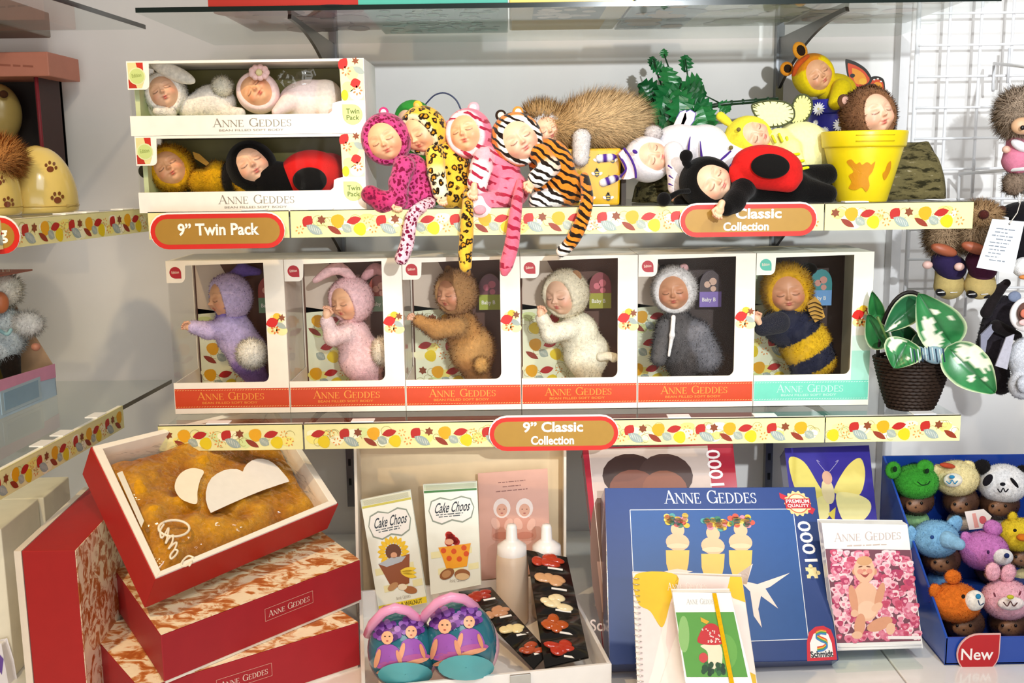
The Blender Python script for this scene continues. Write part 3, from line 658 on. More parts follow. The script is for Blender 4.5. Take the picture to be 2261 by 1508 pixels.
# the two stacked twin packs
def twin(z0, z1, px0, px1, label, badge):
    Y = .03; x0, x1 = P(*px0, Y).x, P(*px1, Y).x
    r = lambda cx, cz, k, a0, a1: arcpts(cx, cz, k * .35, k, a0, a1, 5)
    out = [(0, 0), (1, 0), (1, 1), (0, 1), (0, .62)] + [(.075, .62)] + r(.07, .68, .06, -80, 0) + [(.095, .965), (.895, .965), (.905, .44), (.875, .42)] + [(.862, .40), (.858, .30), (.845, .268)] + [(0, .268)]
    t, q, w, h = window_box('twin_doll_box', label, 'doll box', x0, x1, Y, Y + .15, z0, z1, out, '#fbf6f0', 'stacked twin doll boxes', .27, ('#4d4426', '#dfe8b0'))
    A = Art(q(0, 0), (1, 0, 0), (0, 0, 1)); A.poly([(.901 * w, .44 * h), (.998 * w, .44 * h), (.998 * w, .995 * h), (.896 * w, .995 * h)], '#ecebb4', 1); A.ell(.95 * w, .80 * h, .010, .012, '#dfe79a', 1.2); A.ell(.965 * w, .52 * h, .012, .010, '#f5f3d0', 1.2); A.ell(.93 * w, .62 * h, .010, .009, '#dce494', 1.2)
    A.leaf(.912 * w, .93 * h, .022, .016, .9, '#bb231c', 2); A.star(.965 * w, .965 * h, .007, '#8a4423', 2, 6); A.leaf(.978 * w, .84 * h, .022, .011, -.5, '#a3aea6', 2); A.leaf(.962 * w, .67 * h, .019, .016, .3, '#c4241d', 2); A.ell(.915 * w, .51 * h, .006, .009, '#e8cf1c', 2)
    for (fx, fz) in ((.925, .83), (.97, .57)):
        for j in range(7): A.ell(fx * w + .006 * math.cos(j * .9), fz * h + .006 * math.sin(j * .9), .0026, .0016, '#dd8250', 2, j * .9, 6)
    A.build('leaf_print', t); A = Art(q(0, 0), (1, 0, 0), (0, 0, 1))
    A.poly([(.005 * w, .64 * h), (.06 * w, .64 * h), (.07 * w, .72 * h), (.07 * w, .98 * h), (.005 * w, .98 * h)], '#e3dca0', 1); A.poly([(.05 * w, .84 * h), (.07 * w, .84 * h), (.07 * w, .98 * h), (.04 * w, .98 * h)], '#c9301f', 1.5); A.poly([(.005 * w, .64 * h), (.04 * w, .64 * h), (.03 * w, .74 * h), (.005 * w, .76 * h)], '#b9301f', 1.5); A.ell(.042 * w, .80 * h, .036 * w, .036 * w, '#dfe8b4', 2); A.ell(.042 * w, .80 * h, .031 * w, .031 * w, '#c8da8c', 3); A.text('Edition', .022 * w, .78 * h, .04 * w, .05 * h, '#93a455', 4, rot=.1)
    A.build('edition_badge', t); A = Art(q(0, 0), (1, 0, 0), (0, 0, 1)); cx, cz, rr = .945 * w, .25 * h, .043 * w
    A.poly([(cx - rr, cz + rr)] + arcpts(cx, cz, rr, rr, 90, -180, 16), '#cfe08c', 2); A.text('Twin', cx - rr * .62, cz + rr * .08, rr * 1.3, rr * .5, '#5f6b2a', 3); A.text('Pack', cx - rr * .6, cz - rr * .52, rr * 1.25, rr * .48, '#5f6b2a', 3)
    A.build('twin_pack_badge', t); A = Art(q(0, 0), (1, 0, 0), (0, 0, 1)); A.serif(.35 * w, .105 * h, .335 * w, .115 * h, '#8f8a80', 1); A.text('BEAN FILLED SOFT BODY', .375 * w, .045 * h, .275 * w, .028 * h, '#8c867a', 1); A.build('lettering', t)
    B = Art(Vector((x0, Y + .146, z0)), (1, 0, 0), (0, 0, 1)); B.rect(.003, .003, w - .003, h * .55, '#857f48', 1); B.rect(.003, h * .55, w - .003, h - .003, '#77703c', 1); B.build('backdrop_print', t)
    # pale green folded insert the dolls lie on
    m = MB(); m.box((x0 + .006, Y + .03, z0 + .002), (x1 - .006, Y + .14, z0 + h * .16), '#d3dfae'); m.box((x0 + .004, Y + .02, z0 + .002), (x0 + .012, Y + .14, z0 + h * .8), '#d3dfae'); m.build('paper_insert', 'card', t)
    return t
zm = P(300, 301, .03).z
twin(Z_UP + .0005, zm, (305, 420), (808, 420), 'lower white twin doll box with bee and ladybird dolls', 4)
twin(zm + .0005, P(300, 135, .03).z, (284, 220), (806, 220), 'upper white twin doll box with bunny and pink fairy dolls', 6)
zt = zm + .0005

d = Doll('bunny_doll', 'white bunny baby doll in the upper twin box', .10, (400, 268)); 
d.head(366, 207, 45, (-25, 8, 8), '#fbf8f2', face='mid', fur=dict(n=2500, length=.004, width=.0012))
d.sdf('body', [('c', 420, 240, .01, 26, 470, 235, .02, 34, '#faf6ee'), ('e', 472, 228, .02, 48, 40, 40, '#fcf8f2'), ('c', 380, 250, -.02, 10, 350, 245, -.03, 12, '#faf6ee'), ('c', 500, 250, .0, 16, 530, 250, -.01, 12, '#faf6ee')], fur=dict(n=1500, length=.003, width=.001))
d.sdf('ear', [('e', 382, 160, -.02, 50, 13, 16, 24, '#fdfaf3')]); d.sdf('ear', [('e', 326, 218, .0, 12, 13, 42, -18, '#fdfaf3')])
d.sdf('tail', [('e', 491, 192, .0, 21, 21, 21, '#fbf7e6')], fur=dict(n=1200, length=.006, width=.001))
d = Doll('fairy_doll', 'pink fairy baby doll with flower cap in the upper twin box', .10, (640, 268))
d.head(570, 205, 44, (-55, 8, 10), '#f5d9d6', 'felt', face='warm', a0=1.0)
d.sdf('body', [('e', 680, 222, .02, 64, 34, 44, -6, '#f8e3df'), ('e', 722, 218, .02, 34, 36, 40, '#f7e6d8'), ('c', 640, 225, 0, 22, 610, 247, -.03, 10, '#f6dcd8'), ('c', 720, 245, 0, 18, 748, 250, -.02, 10, '#f8e3df')], 'felt')
m = MB()
for i in range(9):
    a = i * 2 * math.pi / 9; m.ellip(d.p(572 + 16 * math.cos(a), 160 + 11 * math.sin(a), -.035), .0062, '#f7d0ce', None, 6)
m.ellip(d.p(572, 160, -.04), .006, '#f3e6b0', None, 6); m.build('flower', 'felt', d.o)
for pts in ([(640, 204), (655, 160), (690, 148), (698, 165), (680, 190), (650, 206)], [(636, 204), (610, 170), (625, 155), (650, 170), (652, 200)]): d.sheet('wing', pts, .0, '#e9dfe6', 'wrap', .001)
d = Doll('bee_doll', 'yellow bee baby doll in the lower twin box', .10, (420, 415))
d.head(378, 372, 48, (-35, 10, 5), '#d9a516', 'plush', face='warm', fur=dict(n=3000, length=.008, width=.0012))
d.sdf('body', [('c', 440, 400, 0, 26, 465, 400, .01, 32, '#c99812'), ('e', 480, 392, .01, 24, 38, 36, '#e0ab14'), ('e', 512, 392, .01, 20, 42, 36, '#1a1614'), ('e', 540, 400, .0, 20, 34, 30, '#e0ab14')], fur=dict(n=1800, length=.006, width=.0012))
d.sdf('antenna', [('e', 322, 378, -.02, 15, 16, 15, '#16120f')]); d.sheet('wing', [(425, 335), (440, 340), (462, 360), (455, 366), (430, 350)], -.02, '#b98a3a')
d = Doll('ladybird_doll', 'red and black ladybird baby doll in the lower twin box', .095, (640, 415))
d.head(556, 368, 54, (-32, 16, 5), '#0a0808', 'plush', face='mid', a0=.80, dy=.0)
d.sdf('body', [('c', 590, 395, 0, 40, 700, 400, .01, 34, '#0a0808')])
d.sdf('shell', [('e', 688, 385, .0, 68, 42, 52, '#cf1f1c'), ('e', 726, 362, .03, 36, 30, 24, '#c01a1e')], 'felt')
d.sdf('shell_spot', [('e', 684, 398, -.04, 36, 16, 27, '#0f0d0c')], 'felt')

# six doll boxes on the lower shelf
YB = .095; a, b = P(387, 914, YB), P(1917, 896, YB); BW = (b.x - a.x) / 6; BH = P(1156, 566, YB).z - Z_LO
rc = arcpts(.78, .25, .05, .045, -90, 0, 5)
OUT = [(0, 0), (1, 0), (1, 1), (0, 1), (0, .86)] + arcpts(.115, .90, .045, .04, -90, 0, 5) + [(.165, .97)] + [(.83, .982)] + rc[::-1] + [(0, .205)]
BOX = {}
names = [('lavender bunny', 'first box of the row, left end', '#cf451e'), ('pink bunny', 'second in the row', '#cc441e'), ('tan bear', 'third in the row', '#cc441e'), ('cream lamb', 'fourth in the row', '#cc441e'), ('grey badger', 'fifth in the row', '#cc441e'), ('yellow bee', 'turquoise band, right end of the row', '#6ecdb4')]
for i, (nm, where, band) in enumerate(names):
    x0 = a.x + i * BW + .0006; teal = i == 5
    lab = ['cream window box with the lavender bunny doll, left end of the row', 'cream window box with the pink bunny doll', 'cream window box with the tan fluffy bear doll', 'cream window box with the cream lamb doll', 'cream window box with the grey badger doll', 'turquoise-banded window box with the yellow bee doll, right end of the row'][i]
    t, q, w, h = window_box('doll_box', lab, 'doll box', x0, x0 + BW - .0012, YB, YB + .165, Z_LO + .0005, Z_LO + BH, OUT, '#f8eedf' if not teal else '#f1f1e2', 'window doll boxes on the lower shelf', .20, ('#4a3a34' if i > 3 else '#6a4534', ''))
    A = Art(q(0, 0), (1, 0, 0), (0, 0, 1)); A.rect(.001, .035 * h, w - .001, .165 * h, band, 1)
    st = '#f4c27a' if not teal else '#d8f2e6'
    for z in (.045, .155):
        for k in range(44): A.line([(w * (k + .15) / 44, z * h - .0004), (w * (k + .75) / 44, z * h + .0004)], .0009, st, 2)
    if teal: A.rect(.84 * w, .165 * h, w - .0006, .36 * h, '#a5dcc8', 1); A.rect(.84 * w, .36 * h, w - .0006, .46 * h, '#cfe9d8', 1)
    A.serif(.20 * w, .09 * h, .58 * w, .052 * h, '#ee9a3c' if not teal else '#bfe8d8', 2); A.text('BEAN FILLED SOFT BODY', .24 * w, .063 * h, .48 * w, .015 * h, '#e9953f' if not teal else '#bfe8d8', 2)
    A.build('printed_band', t)
    B = Art(q(0, 0), (1, 0, 0), (0, 0, 1)); cx, cz, rr = .078 * w, .925 * h, .05 * w
    B.poly([(cx + rr, cz - rr)] + arcpts(cx, cz, rr, rr, 0, 270, 16), '#b3202a' if not teal else '#58b8a0', 1); B.text('Edition', cx - rr * .6, cz - rr * .2, rr * 1.25, rr * .45, '#f3d9c4', 2, rot=.08); B.build('edition_badge', t); B = Art(q(0, 0), (1, 0, 0), (0, 0, 1))
    for (fx, fz, r_) in ((.94, .62, .05), (.88, .545, .045), (.96, .54, .05), (.9, .62, .04)): B.ell(fx * w, fz * h, r_ * w, r_ * w * .8, ['#eceaa6', '#f0ec9c'][i % 2], 1)
    B.leaf(.882 * w, .595 * h, .024, .018, .3, '#d3231d', 4); B.star(.965 * w, .625 * h, .0075, '#8e4a2a', 3, 6); B.leaf(.955 * w, .575 * h, .022, .010, -.5, '#a9b3aa', 3); B.ell(.925 * w, .635 * h, .007, .006, '#eec030', 2)
    for j in range(7): B.ell(.905 * w + .006 * math.cos(j * .9), .548 * h + .006 * math.sin(j * .9), .0026, .0016, '#df7a36', 3, j * .9)
    B.build('leaf_print', t)
    C = Art(Vector((q(0, 0).x, YB + .165 - .0032, Z_LO)), (1, 0, 0), (0, 0, 1)); C.poly([(.02 * w, .02 * h), (.60 * w, .02 * h), (.50 * w, .40 * h), (.36 * w, .58 * h), (.02 * w, .62 * h)], '#eef0cf' , 1); leaf_motif(C, .02 * w, .02 * h, .52 * w, .58 * h, .135, 11 + i % 3, L0=2)
    C.poly([(.02 * w, .58 * h), (.36 * w, .60 * h), (.34 * w, .8 * h), (.22 * w, .97 * h), (.02 * w, .97 * h)], '#d9c6b2' if not teal else '#b9c7a6', 1); C.build('backdrop_print', t)
    TG = Art(Vector((q(0, 0).x, YB + .125, Z_LO)), (1, 0, 0), (0, 0, 1)); tx, tz, tw, tth = .63 * w, .60 * h, .20 * w, .25 * h
    bc, tc_, pc = [('#7d9a76', '#a5402c', '#e8a08a'), ('#8aa585', '#a3452f', '#e3a58c'), ('#a6b03a', '#6c2430', '#c0566a'), ('#a3a02e', '#8a2a30', '#d46a74'), ('#8a72b8', '#4a3b3c', '#d9b29a'), ('#6f9fd0', '#3f8a8c', '#c98f80')][i]
    MB().prism([TG.w(tx + fx * tw, tz + fz * tth) for fx, fz in [(0, 0), (1, 0), (1, .6)] + arcpts(.5, .6, .5, .4, 0, 180, 8)[1:]], (0, .001, 0), bc).build('tag_card', 'card', t)
    TG.poly([(tx + fx * tw, tz + fz * tth) for fx, fz in [(0, .42), (1, .42), (1, .6)] + arcpts(.5, .6, .5, .4, 0, 180, 8)[1:]], tc_, 1)
    for (ex_, ez_, r_) in ((.35, .62, .15), (.6, .7, .17), (.62, .5, .13)): TG.ell(tx + ex_ * tw, tz + ez_ * tth, r_ * tw, r_ * tw, pc, 2)
    TG.text('Baby B', tx + .12 * tw, tz + .12 * tth, .62 * tw, .14 * tth, '#f3efe0', 2); TG.build('tag_print', t)
    BOX[i] = t

F1 = dict(n=2600, length=.0045, width=.0011)
Yd = .185
def boxed(name, label, base): return Doll(name, label, Yd, base, 'baby dolls in the window boxes')
d = boxed('bunny_doll', 'lavender bunny baby doll with a white pom tail, in its window box', (540, 845))
d.head(508, 656, 50, (-6, -52, 0), '#dcc8ec', face='warm', fur=F1)
d.sdf('body', [('e', 520, 740, 0, 44, 40, 52, -18, '#dac6ee'), ('e', 545, 775, .01, 44, 42, 46, '#d6c0ec'), ('c', 545, 800, .0, 32, 570, 838, .02, 24, '#8d70b8'), ('c', 500, 708, .0, 24, 510, 690, 0, 30, '#8f78cf'), ('c', 505, 722, -.02, 22, 460, 730, -.03, 17, '#d6c2ec'), ('c', 460, 730, -.03, 17, 428, 722, -.04, 15, '#dac8ee')], fur=F1)
d.hand(418, 722, 24, -70, -.045); d.sdf('tail', [('e', 556, 781, -.045, 31, 31, 31, '#fbf6ea')], fur=dict(n=2200, length=.009, width=.0011))
d.sdf('ear', [('c', 515, 610, .02, 12, 535, 596, .03, 15, '#7a62a8'), ('c', 535, 596, .03, 15, 570, 600, .03, 8, '#6b5596')])
d = boxed('bunny_doll', 'pink bunny baby doll with long floppy ears, in its window box', (800, 845))
d.head(776, 662, 50, (-8, -36, -4), '#f4c7c8', face='warm', fur=F1)
d.sdf('body', [('e', 780, 745, 0, 40, 40, 46, -15, '#f3c9c8'), ('e', 800, 790, .01, 52, 46, 52, '#f2c8c8'), ('c', 800, 815, 0, 32, 825, 843, .01, 22, '#eab9bd'), ('c', 765, 735, -.03, 20, 735, 745, -.04, 17, '#f5d2d0'), ('c', 735, 745, -.04, 17, 722, 710, -.05, 15, '#f6d6d4')], fur=F1)
d.hand(722, 692, 26, 10, -.055); d.sdf('tail', [('e', 846, 776, -.02, 24, 24, 30, '#fbecd6')], fur=dict(n=1800, length=.009, width=.0011))
d.tube('ear', [(782, 618, 0), (745, 592, -.02), (695, 620, -.03)], [8, 15, 6], '#ecc0c0'); d.tube('ear', [(805, 612, .02), (828, 594, .02), (850, 602, .02)], [9, 14, 9], '#d9a3a5')
d = boxed('bear_doll', 'tan fluffy bear baby doll, in its window box', (1040, 842))
d.head(1008, 646, 48, (-4, -42, 0), '#b98a58', face='dark', fur=dict(n=3000, length=.007, width=.0012), a0=.86)
d.sdf('body', [('e', 1022, 730, 0, 38, 38, 48, -15, '#c08a4c'), ('e', 1042, 770, .01, 50, 46, 52, '#cb9a5c'), ('c', 1045, 800, 0, 34, 1058, 838, .01, 26, '#a8743e'), ('c', 1010, 722, -.03, 22, 965, 728, -.04, 19, '#b98a52'), ('c', 965, 728, -.04, 19, 925, 708, -.05, 14, '#b5834a')], fur=dict(n=5000, length=.008, width=.0013))
d.hand(912, 702, 20, -70, -.05); d.sdf('tail', [('e', 1062, 806, -.04, 15, 15, 18, '#cf9d58')], fur=dict(n=700, length=.007, width=.0012)); d.ear(.55, .2, .95, .28, '#a87845'); d.ear(-.5, .1, .98, .26, '#9c7040')
d = boxed('lamb_doll', 'cream lamb baby doll with a stubby tail, in its window box', (1295, 840))
d.head(1250, 648, 52, (-6, -38, -4), '#efe3c6', face='mid', fur=F1)
d.sdf('body', [('e', 1277, 735, 0, 44, 40, 48, -20, '#f4ecd2'), ('e', 1295, 780, .01, 52, 46, 52, '#f5eed6'), ('c', 1295, 800, 0, 34, 1302, 840, .01, 26, '#e5d3b0'), ('c', 1255, 728, -.03, 22, 1215, 738, -.04, 18, '#f5eed6'), ('c', 1215, 738, -.04, 18, 1198, 704, -.05, 15, '#f4ebd4')], fur=F1)
d.hand(1194, 690, 24, 5, -.055); d.tube('tail', [(1325, 788, -.03), (1345, 786, -.035), (1356, 790, -.035)], [10, 9, 11], '#f3e9cf'); d.ear(.62, .05, .72, .26, '#a87c58', mat='felt', fl=.25)
d = boxed('badger_doll', 'grey badger baby doll with a white hood, in its window box', (1515, 835))
d.head(1489, 640, 50, (-6, -14, 0), '#efeae6', face='dark', fur=dict(n=2600, length=.006, width=.0012))
d.sdf('body', [('e', 1492, 745, 0, 46, 44, 62, 6, '#5a5656'), ('e', 1518, 768, .01, 56, 46, 58, '#524c4a'), ('c', 1535, 740, -.01, 34, 1560, 790, 0, 34, '#77767c'), ('c', 1500, 800, 0, 30, 1512, 838, 0, 24, '#463f3d'), ('c', 1470, 725, -.03, 22, 1455, 790, -.04, 18, '#5f5c5c')], fur=dict(n=4500, length=.009, width=.0013))
d.sdf('chest_stripe', [('c', 1487, 700, -.055, 5, 1484, 740, -.065, 5, '#f1efee'), ('c', 1484, 740, -.065, 5, 1477, 785, -.062, 3, '#f1efee')]); d.ear(.5, 0, .92, .2, '#d9a9a8', fl=.6); d.ear(-.42, .05, .95, .2, '#2b2524')
d = boxed('bee_doll', 'yellow and navy striped bee baby doll, in the turquoise box', (1780, 838))
d.head(1738, 640, 54, (-8, -12, -4), '#dca91c', face='dark', fur=dict(n=4200, length=.010, width=.0013))
def beecol(V, C):
    e = (V - np.array(d.p(1745, 735))) / d.k; s = e[:, 0] * .50 + -e[:, 2] * .86 - 0; n = np.array([.0]); band = ((s > 18) & (s < 62)) | (s > 98); out = np.where(band[:, None], lin('#d9ae22'), lin('#27293c')); return out
d.sdf('body', [('e', 1745, 722, 0, 62, 44, 46, 10, '#27293c'), ('e', 1778, 760, .01, 56, 46, 56, '#27293c'), ('e', 1795, 795, .01, 50, 42, 40, '#ddb322'), ('c', 1775, 820, 0, 26, 1785, 846, 0, 20, '#27293c')], colfn=beecol, fur=dict(n=6000, length=.006, width=.0013))
d.sdf('arm', [('c', 1720, 712, -.03, 24, 1685, 722, -.05, 20, '#23232e')]); d.hand(1671, 702, 24, -30, -.06)
d.sdf('antenna', [('e', 1784, 594, .0, 20, 14, 14, '#17140f')]); d.sheet('wing', [(1782, 668), (1800, 655), (1812, 668), (1822, 700), (1800, 712), (1786, 690)], -.03, '#c99a4a')
for i in range(5): d.tube('wing_stripe', [(1786, 672 + i * 9, -.033), (1800, 668 + i * 9, -.034), (1816, 676 + i * 8, -.033)], 1.2, '#3a2814', n=5)

# ================================================================== loose dolls on the upper shelf
def tip(col, tipc): return lambda t: tipc if t > .86 else col
G4 = 'four seated wild cat dolls'
d = Doll('leopard_doll', 'pink leopard baby doll sitting at the shelf edge beside the twin boxes', .04, (895, 462), G4); LP = '#c4427e'
d.head(853, 307, 54, (-24, -6, -4), LP, 'pinkleopard', face='warm', low=.1)
d.sdf('body', [('e', 912, 395, .01, 42, 40, 56, -12, LP), ('e', 918, 430, .01, 48, 44, 34, LP), ('c', 892, 368, -.02, 24, 880, 405, -.035, 20, LP), ('c', 880, 405, -.035, 20, 882, 442, -.045, 17, LP), ('c', 905, 444, -.02, 24, 845, 446, -.04, 21, LP), ('c', 845, 446, -.04, 22, 818, 430, -.045, 20, '#b52a58')], 'pinkleopard', 54)
d.hand(879, 452, 24, 180, -.05); d.ear(.36, .1, .98, .2, '#c23a72', '#f3d6d6', 'felt'); d.ear(-.62, .1, .85, .2, '#c23a72', '#f3d6d6', 'felt')
d.tube('tail', [(950, 448, -.02), (915, 470, -.06), (905, 500, -.065), (898, 540, -.065), (886, 572, -.065)], [13, 14, 14, 15, 15], '#f3c6d2', 'pinkleopard')
d = Doll('leopard_doll', 'yellow leopard baby doll leaning on the pink leopard', .055, (1000, 460), G4); LY = '#e7b83a'
d.head(936, 288, 51, (-24, -34, -8), LY, 'leopard', face='warm', colfn=two_tone('#efe0b4', LY, .2))
d.sdf('body', [('e', 990, 365, .01, 46, 40, 58, -22, LY), ('e', 1008, 420, .01, 50, 44, 44, LY), ('c', 960, 340, -.02, 20, 963, 380, -.035, 18, '#ecc24a'), ('c', 963, 380, -.035, 18, 973, 425, -.04, 17, '#f3e8c0')], 'leopard', 54)
d.hand(978, 438, 24, 175, -.045); d.ear(.30, .1, 1.0, .22, LY, '#e0c070', 'felt', .5)
d.tube('tail', [(1034, 425, -.03), (1032, 470, -.08), (1030, 520, -.08), (1027, 560, -.08), (1028, 590, -.08)], [11, 13, 15, 15, 13], LY, 'leopard')
d = Doll('tiger_doll', 'pink tiger baby doll with white paws, third of the seated cats', .05, (1100, 462), G4); TP = '#f07a92'
d.head(1036, 295, 51, (-16, -16, 12), TP, 'pinktiger', face='warm', colfn=two_tone('#f9c9ce', TP, .22))
d.sdf('body', [('e', 1100, 362, .01, 44, 40, 58, -28, TP), ('e', 1118, 420, .01, 50, 44, 44, TP), ('c', 1068, 344, -.02, 22, 1062, 372, -.03, 22, '#f6a9b4'), ('c', 1062, 372, -.03, 22, 1054, 404, -.04, 22, '#fbf2ee'), ('c', 1110, 442, -.01, 24, 1075, 448, -.04, 24, '#ee7f95')], 'pinktiger', 54)
d.sdf('foot', [('e', 1060, 458, -.05, 27, 14, 25, '#f8dfe0')], 'felt'); d.sdf('sole', [('e', 1060, 463, -.068, 13, 4, 10, '#e79aa4')], 'felt', 20); d.hand(1046, 424, 26, 185, -.06)
d.ear(.42, .05, .98, .27, '#f3a9b6', '#fbe9e6', 'felt'); d.ear(-.80, .05, .60, .24, '#f3a9b6', '#fbe9e6', 'felt')
d.tube('tail', [(1150, 400, -.02), (1142, 445, -.06), (1136, 490, -.08), (1130, 540, -.08), (1118, 585, -.08), (1114, 602, -.08)], [9, 12, 14, 16, 15, 9], '#ef6e86', 'pinktiger')
d = Doll('tiger_doll', 'orange tiger baby doll with white cuffs, nearest the bee box', .05, (1225, 462), G4); TO = '#dd8426'
d.head(1141, 308, 56, (-34, 8, -4), TO, 'tiger', face='mid', colfn=two_tone('#efe7dc', TO, .2))
d.sdf('body', [('e', 1218, 365, .015, 48, 42, 60, -24, TO), ('e', 1235, 415, .015, 56, 46, 44, TO), ('c', 1192, 340, -.02, 22, 1215, 368, -.035, 20, TO), ('c', 1215, 368, -.035, 20, 1186, 394, -.045, 20, '#f7f2ea'), ('c', 1220, 440, -.01, 22, 1190, 445, -.03, 22, '#f7f2ea')], 'tiger', 54)
d.hand(1172, 408, 27, 215, -.05); d.ear(.62, .0, .82, .22, '#d58a3a', '#f1e6d4', 'felt'); d.ear(.02, .1, 1.08, .22, '#2a1c12', '#e7d9c2', 'felt')
d.tube('tail', [(1290, 390, -.01), (1296, 440, -.06), (1284, 490, -.075), (1264, 530, -.075), (1240, 556, -.075)], [10, 14, 15, 15, 13], TO, 'tiger', colr=tip(TO, '#f3ece2'))

d = Doll('caterpillar_doll', 'green hooded doll with a wire feeler, behind the yellow leopard', .17, (930, 452))
d.head(915, 266, 42, (-30, -30, 0), '#2f8a35', 'felt', face='mid'); d.sdf('body', [('e', 940, 350, .02, 40, 36, 60, '#2f8a35'), ('e', 945, 420, .02, 44, 38, 36, '#3a9440')], 'felt')
d.tube('feeler', [(938, 232, 0), (960, 210, 0), (985, 206, 0), (1008, 222, 0), (1022, 254, 0)], 1.8, '#16244c', 'plastic', 6)

# tin box with bees, the long-haired hedgehog doll lying on it
Y = .11; q0 = P(1232, 340, Y); q1 = P(1368, 458, Y); x0, x1, zt = q0.x, q1.x, P(1300, 328, Y).z
t = root('bee_box', 'yellow square box printed with small bees, beside the tiger doll', 'box', ((x0 + x1) / 2, Y, Z_UP)); MB().hexa([(x0 + .004, Y, Z_UP), (x1, Y, Z_UP), (x1, Y + .11, Z_UP), (x0 + .004, Y + .11, Z_UP), (x0 - .004, Y - .002, zt), (x1 + .003, Y - .002, zt), (x1 + .003, Y + .112, zt), (x0 - .004, Y + .112, zt)], '#d3a60e').build('body', 'gloss', t, bevel=.004)
MB().box((x1 + .0035, Y + .004, Z_UP), (x1 + .012, Y + .11, zt - .006), '#2a1c0c').build('dark_side_wrap', 'card', t)
A = Art(Vector((0, Y - .003, Z_UP)), (1, 0, 0), (0, 0, 1))
for u, v, a in ((1318, 382, .1), (1345, 398, -.1), (1268, 405, .2), (1303, 436, 0), (1343, 435, .1), (1352, 352, .3), (1275, 440, 0), (1322, 352, .1)):
    x, z = A.at(u, v); k = .0085
    for s in (-1, 1): A.ell(x + s * k * .75, z - .001, k * .45, k * .28, '#f4efe2', 1, s * .5)
    A.ell(x, z, k * .5, k * .8, '#1b1710', 2, a); A.ell(x, z + k * .12, k * .42, k * .13, '#d9b31c', 3); A.ell(x, z - k * .32, k * .36, k * .12, '#d9b31c', 3); A.star(x, z + k * .75, k * .4, '#1b1710', 2, 4)
A.build('bee_print', t)
d = Doll('hedgehog_doll', 'long-haired brown hedgehog baby doll lying on the bee box', .15, (1320, 330))
d.head(1206, 288, 40, (-30, 8, 0), '#c5c3c2', face='mid', fur=dict(n=1200, length=.004, width=.0012))
V, F, C = sdf_mesh(d.prims([('e', 1325, 272, .01, 84, 56, 48, '#cfae80'), ('e', 1250, 285, .01, 46, 40, 36, '#bf9a68')]), 46)
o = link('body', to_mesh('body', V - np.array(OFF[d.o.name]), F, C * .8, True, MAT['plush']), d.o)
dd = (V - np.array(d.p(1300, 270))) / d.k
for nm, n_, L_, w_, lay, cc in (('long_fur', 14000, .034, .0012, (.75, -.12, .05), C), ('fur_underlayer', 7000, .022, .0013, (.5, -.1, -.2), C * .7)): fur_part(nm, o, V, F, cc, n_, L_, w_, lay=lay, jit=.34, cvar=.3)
V2, F2, C2 = sdf_mesh(d.prims([('e', 1196, 252, .0, 34, 26, 15, '#b08d5e')]), 24); fur_part('hood_fur', d.hood, V2, F2, C2, 1600, .02, .0014, lay=(.1, -.2, .8), jit=.35)
d.sdf('arm', [('c', 1284, 305, -.05, 19, 1282, 350, -.055, 17, '#cfc9c6')], fur=dict(n=700, length=.004, width=.0011)); d.sdf('foot', [('e', 1441, 294, -.02, 20, 20, 16, '#c9c0bd')], fur=dict(n=500, length=.004, width=.0011))

# bark log at the back
t = root('bark_log', 'piece of dark brown tree bark lying behind the dolls', 'log', P(1730, 450, .22)); aL, aR = P(1398, 430, .22).x, P(2088, 430, .22).x
th = np.linspace(0, 2 * np.pi, 40, endpoint=False); xs_ = np.linspace(0, 1, 70); g = np.zeros((70, 40, 3)); nz = rng.normal(0, 1, (70, 40))
for _ in range(2): nz = (nz + np.roll(nz, 1, 1) + np.roll(nz, 1, 0)) / 2.2
for i, s in enumerate(xs_):
    env = min(1, math.sqrt(max(0, 1 - ((s - .5) / .5) ** 2)) * 2.2 + .05); e2 = np.sin(th) * env
    rz = (.028 + .022 * s + .006 * math.sin(s * 9)); zz = np.where(e2 < 0, e2 * .0, e2) * rz * 1.9; g[i, :, 0] = aL + (aR - aL) * s; g[i, :, 1] = .24 + .075 * np.cos(th) * env; g[i, :, 2] = Z_UP + .001 + np.maximum(0, zz + nz[i] * .0035 * env)
MB().grid(g, '#6a6140', True, True).build('bark', 'bark', t)

# holly sprig
t = root('holly_sprig', 'artificial holly sprig with dark green leaves and a long stem', 'plant', P(1500, 300, .28)); Y = .28
def stem(pts, r, col='#1d3b22'): MB().tube([P(u, v, Y + dy) for u, v, dy in pts], r, col, 6).build('stem', 'leaf', t)
stem([(1505, 250, .02), (1560, 236, .01), (1600, 229, 0), (1660, 224, 0), (1718, 219, 0)], .0045); stem([(1500, 252, .02), (1470, 215, .01), (1452, 165, .0), (1443, 130, 0)], .0018); stem([(1500, 255, .02), (1495, 200, 0), (1466, 120, 0)], .0015); stem([(1505, 250, .02), (1520, 180, 0), (1513, 130, 0)], .0015); stem([(1505, 250, .02), (1545, 205, 0), (1590, 228, 0)], .0015)
for u in (1615, 1640, 1668, 1695): MB().tube([P(u - 2, 227 - (u - 1615) * .09, Y), P(u + 2, 227 - (u - 1615) * .09, Y)], .0055, '#24452a', 8).build('stem_node', 'leaf', t)
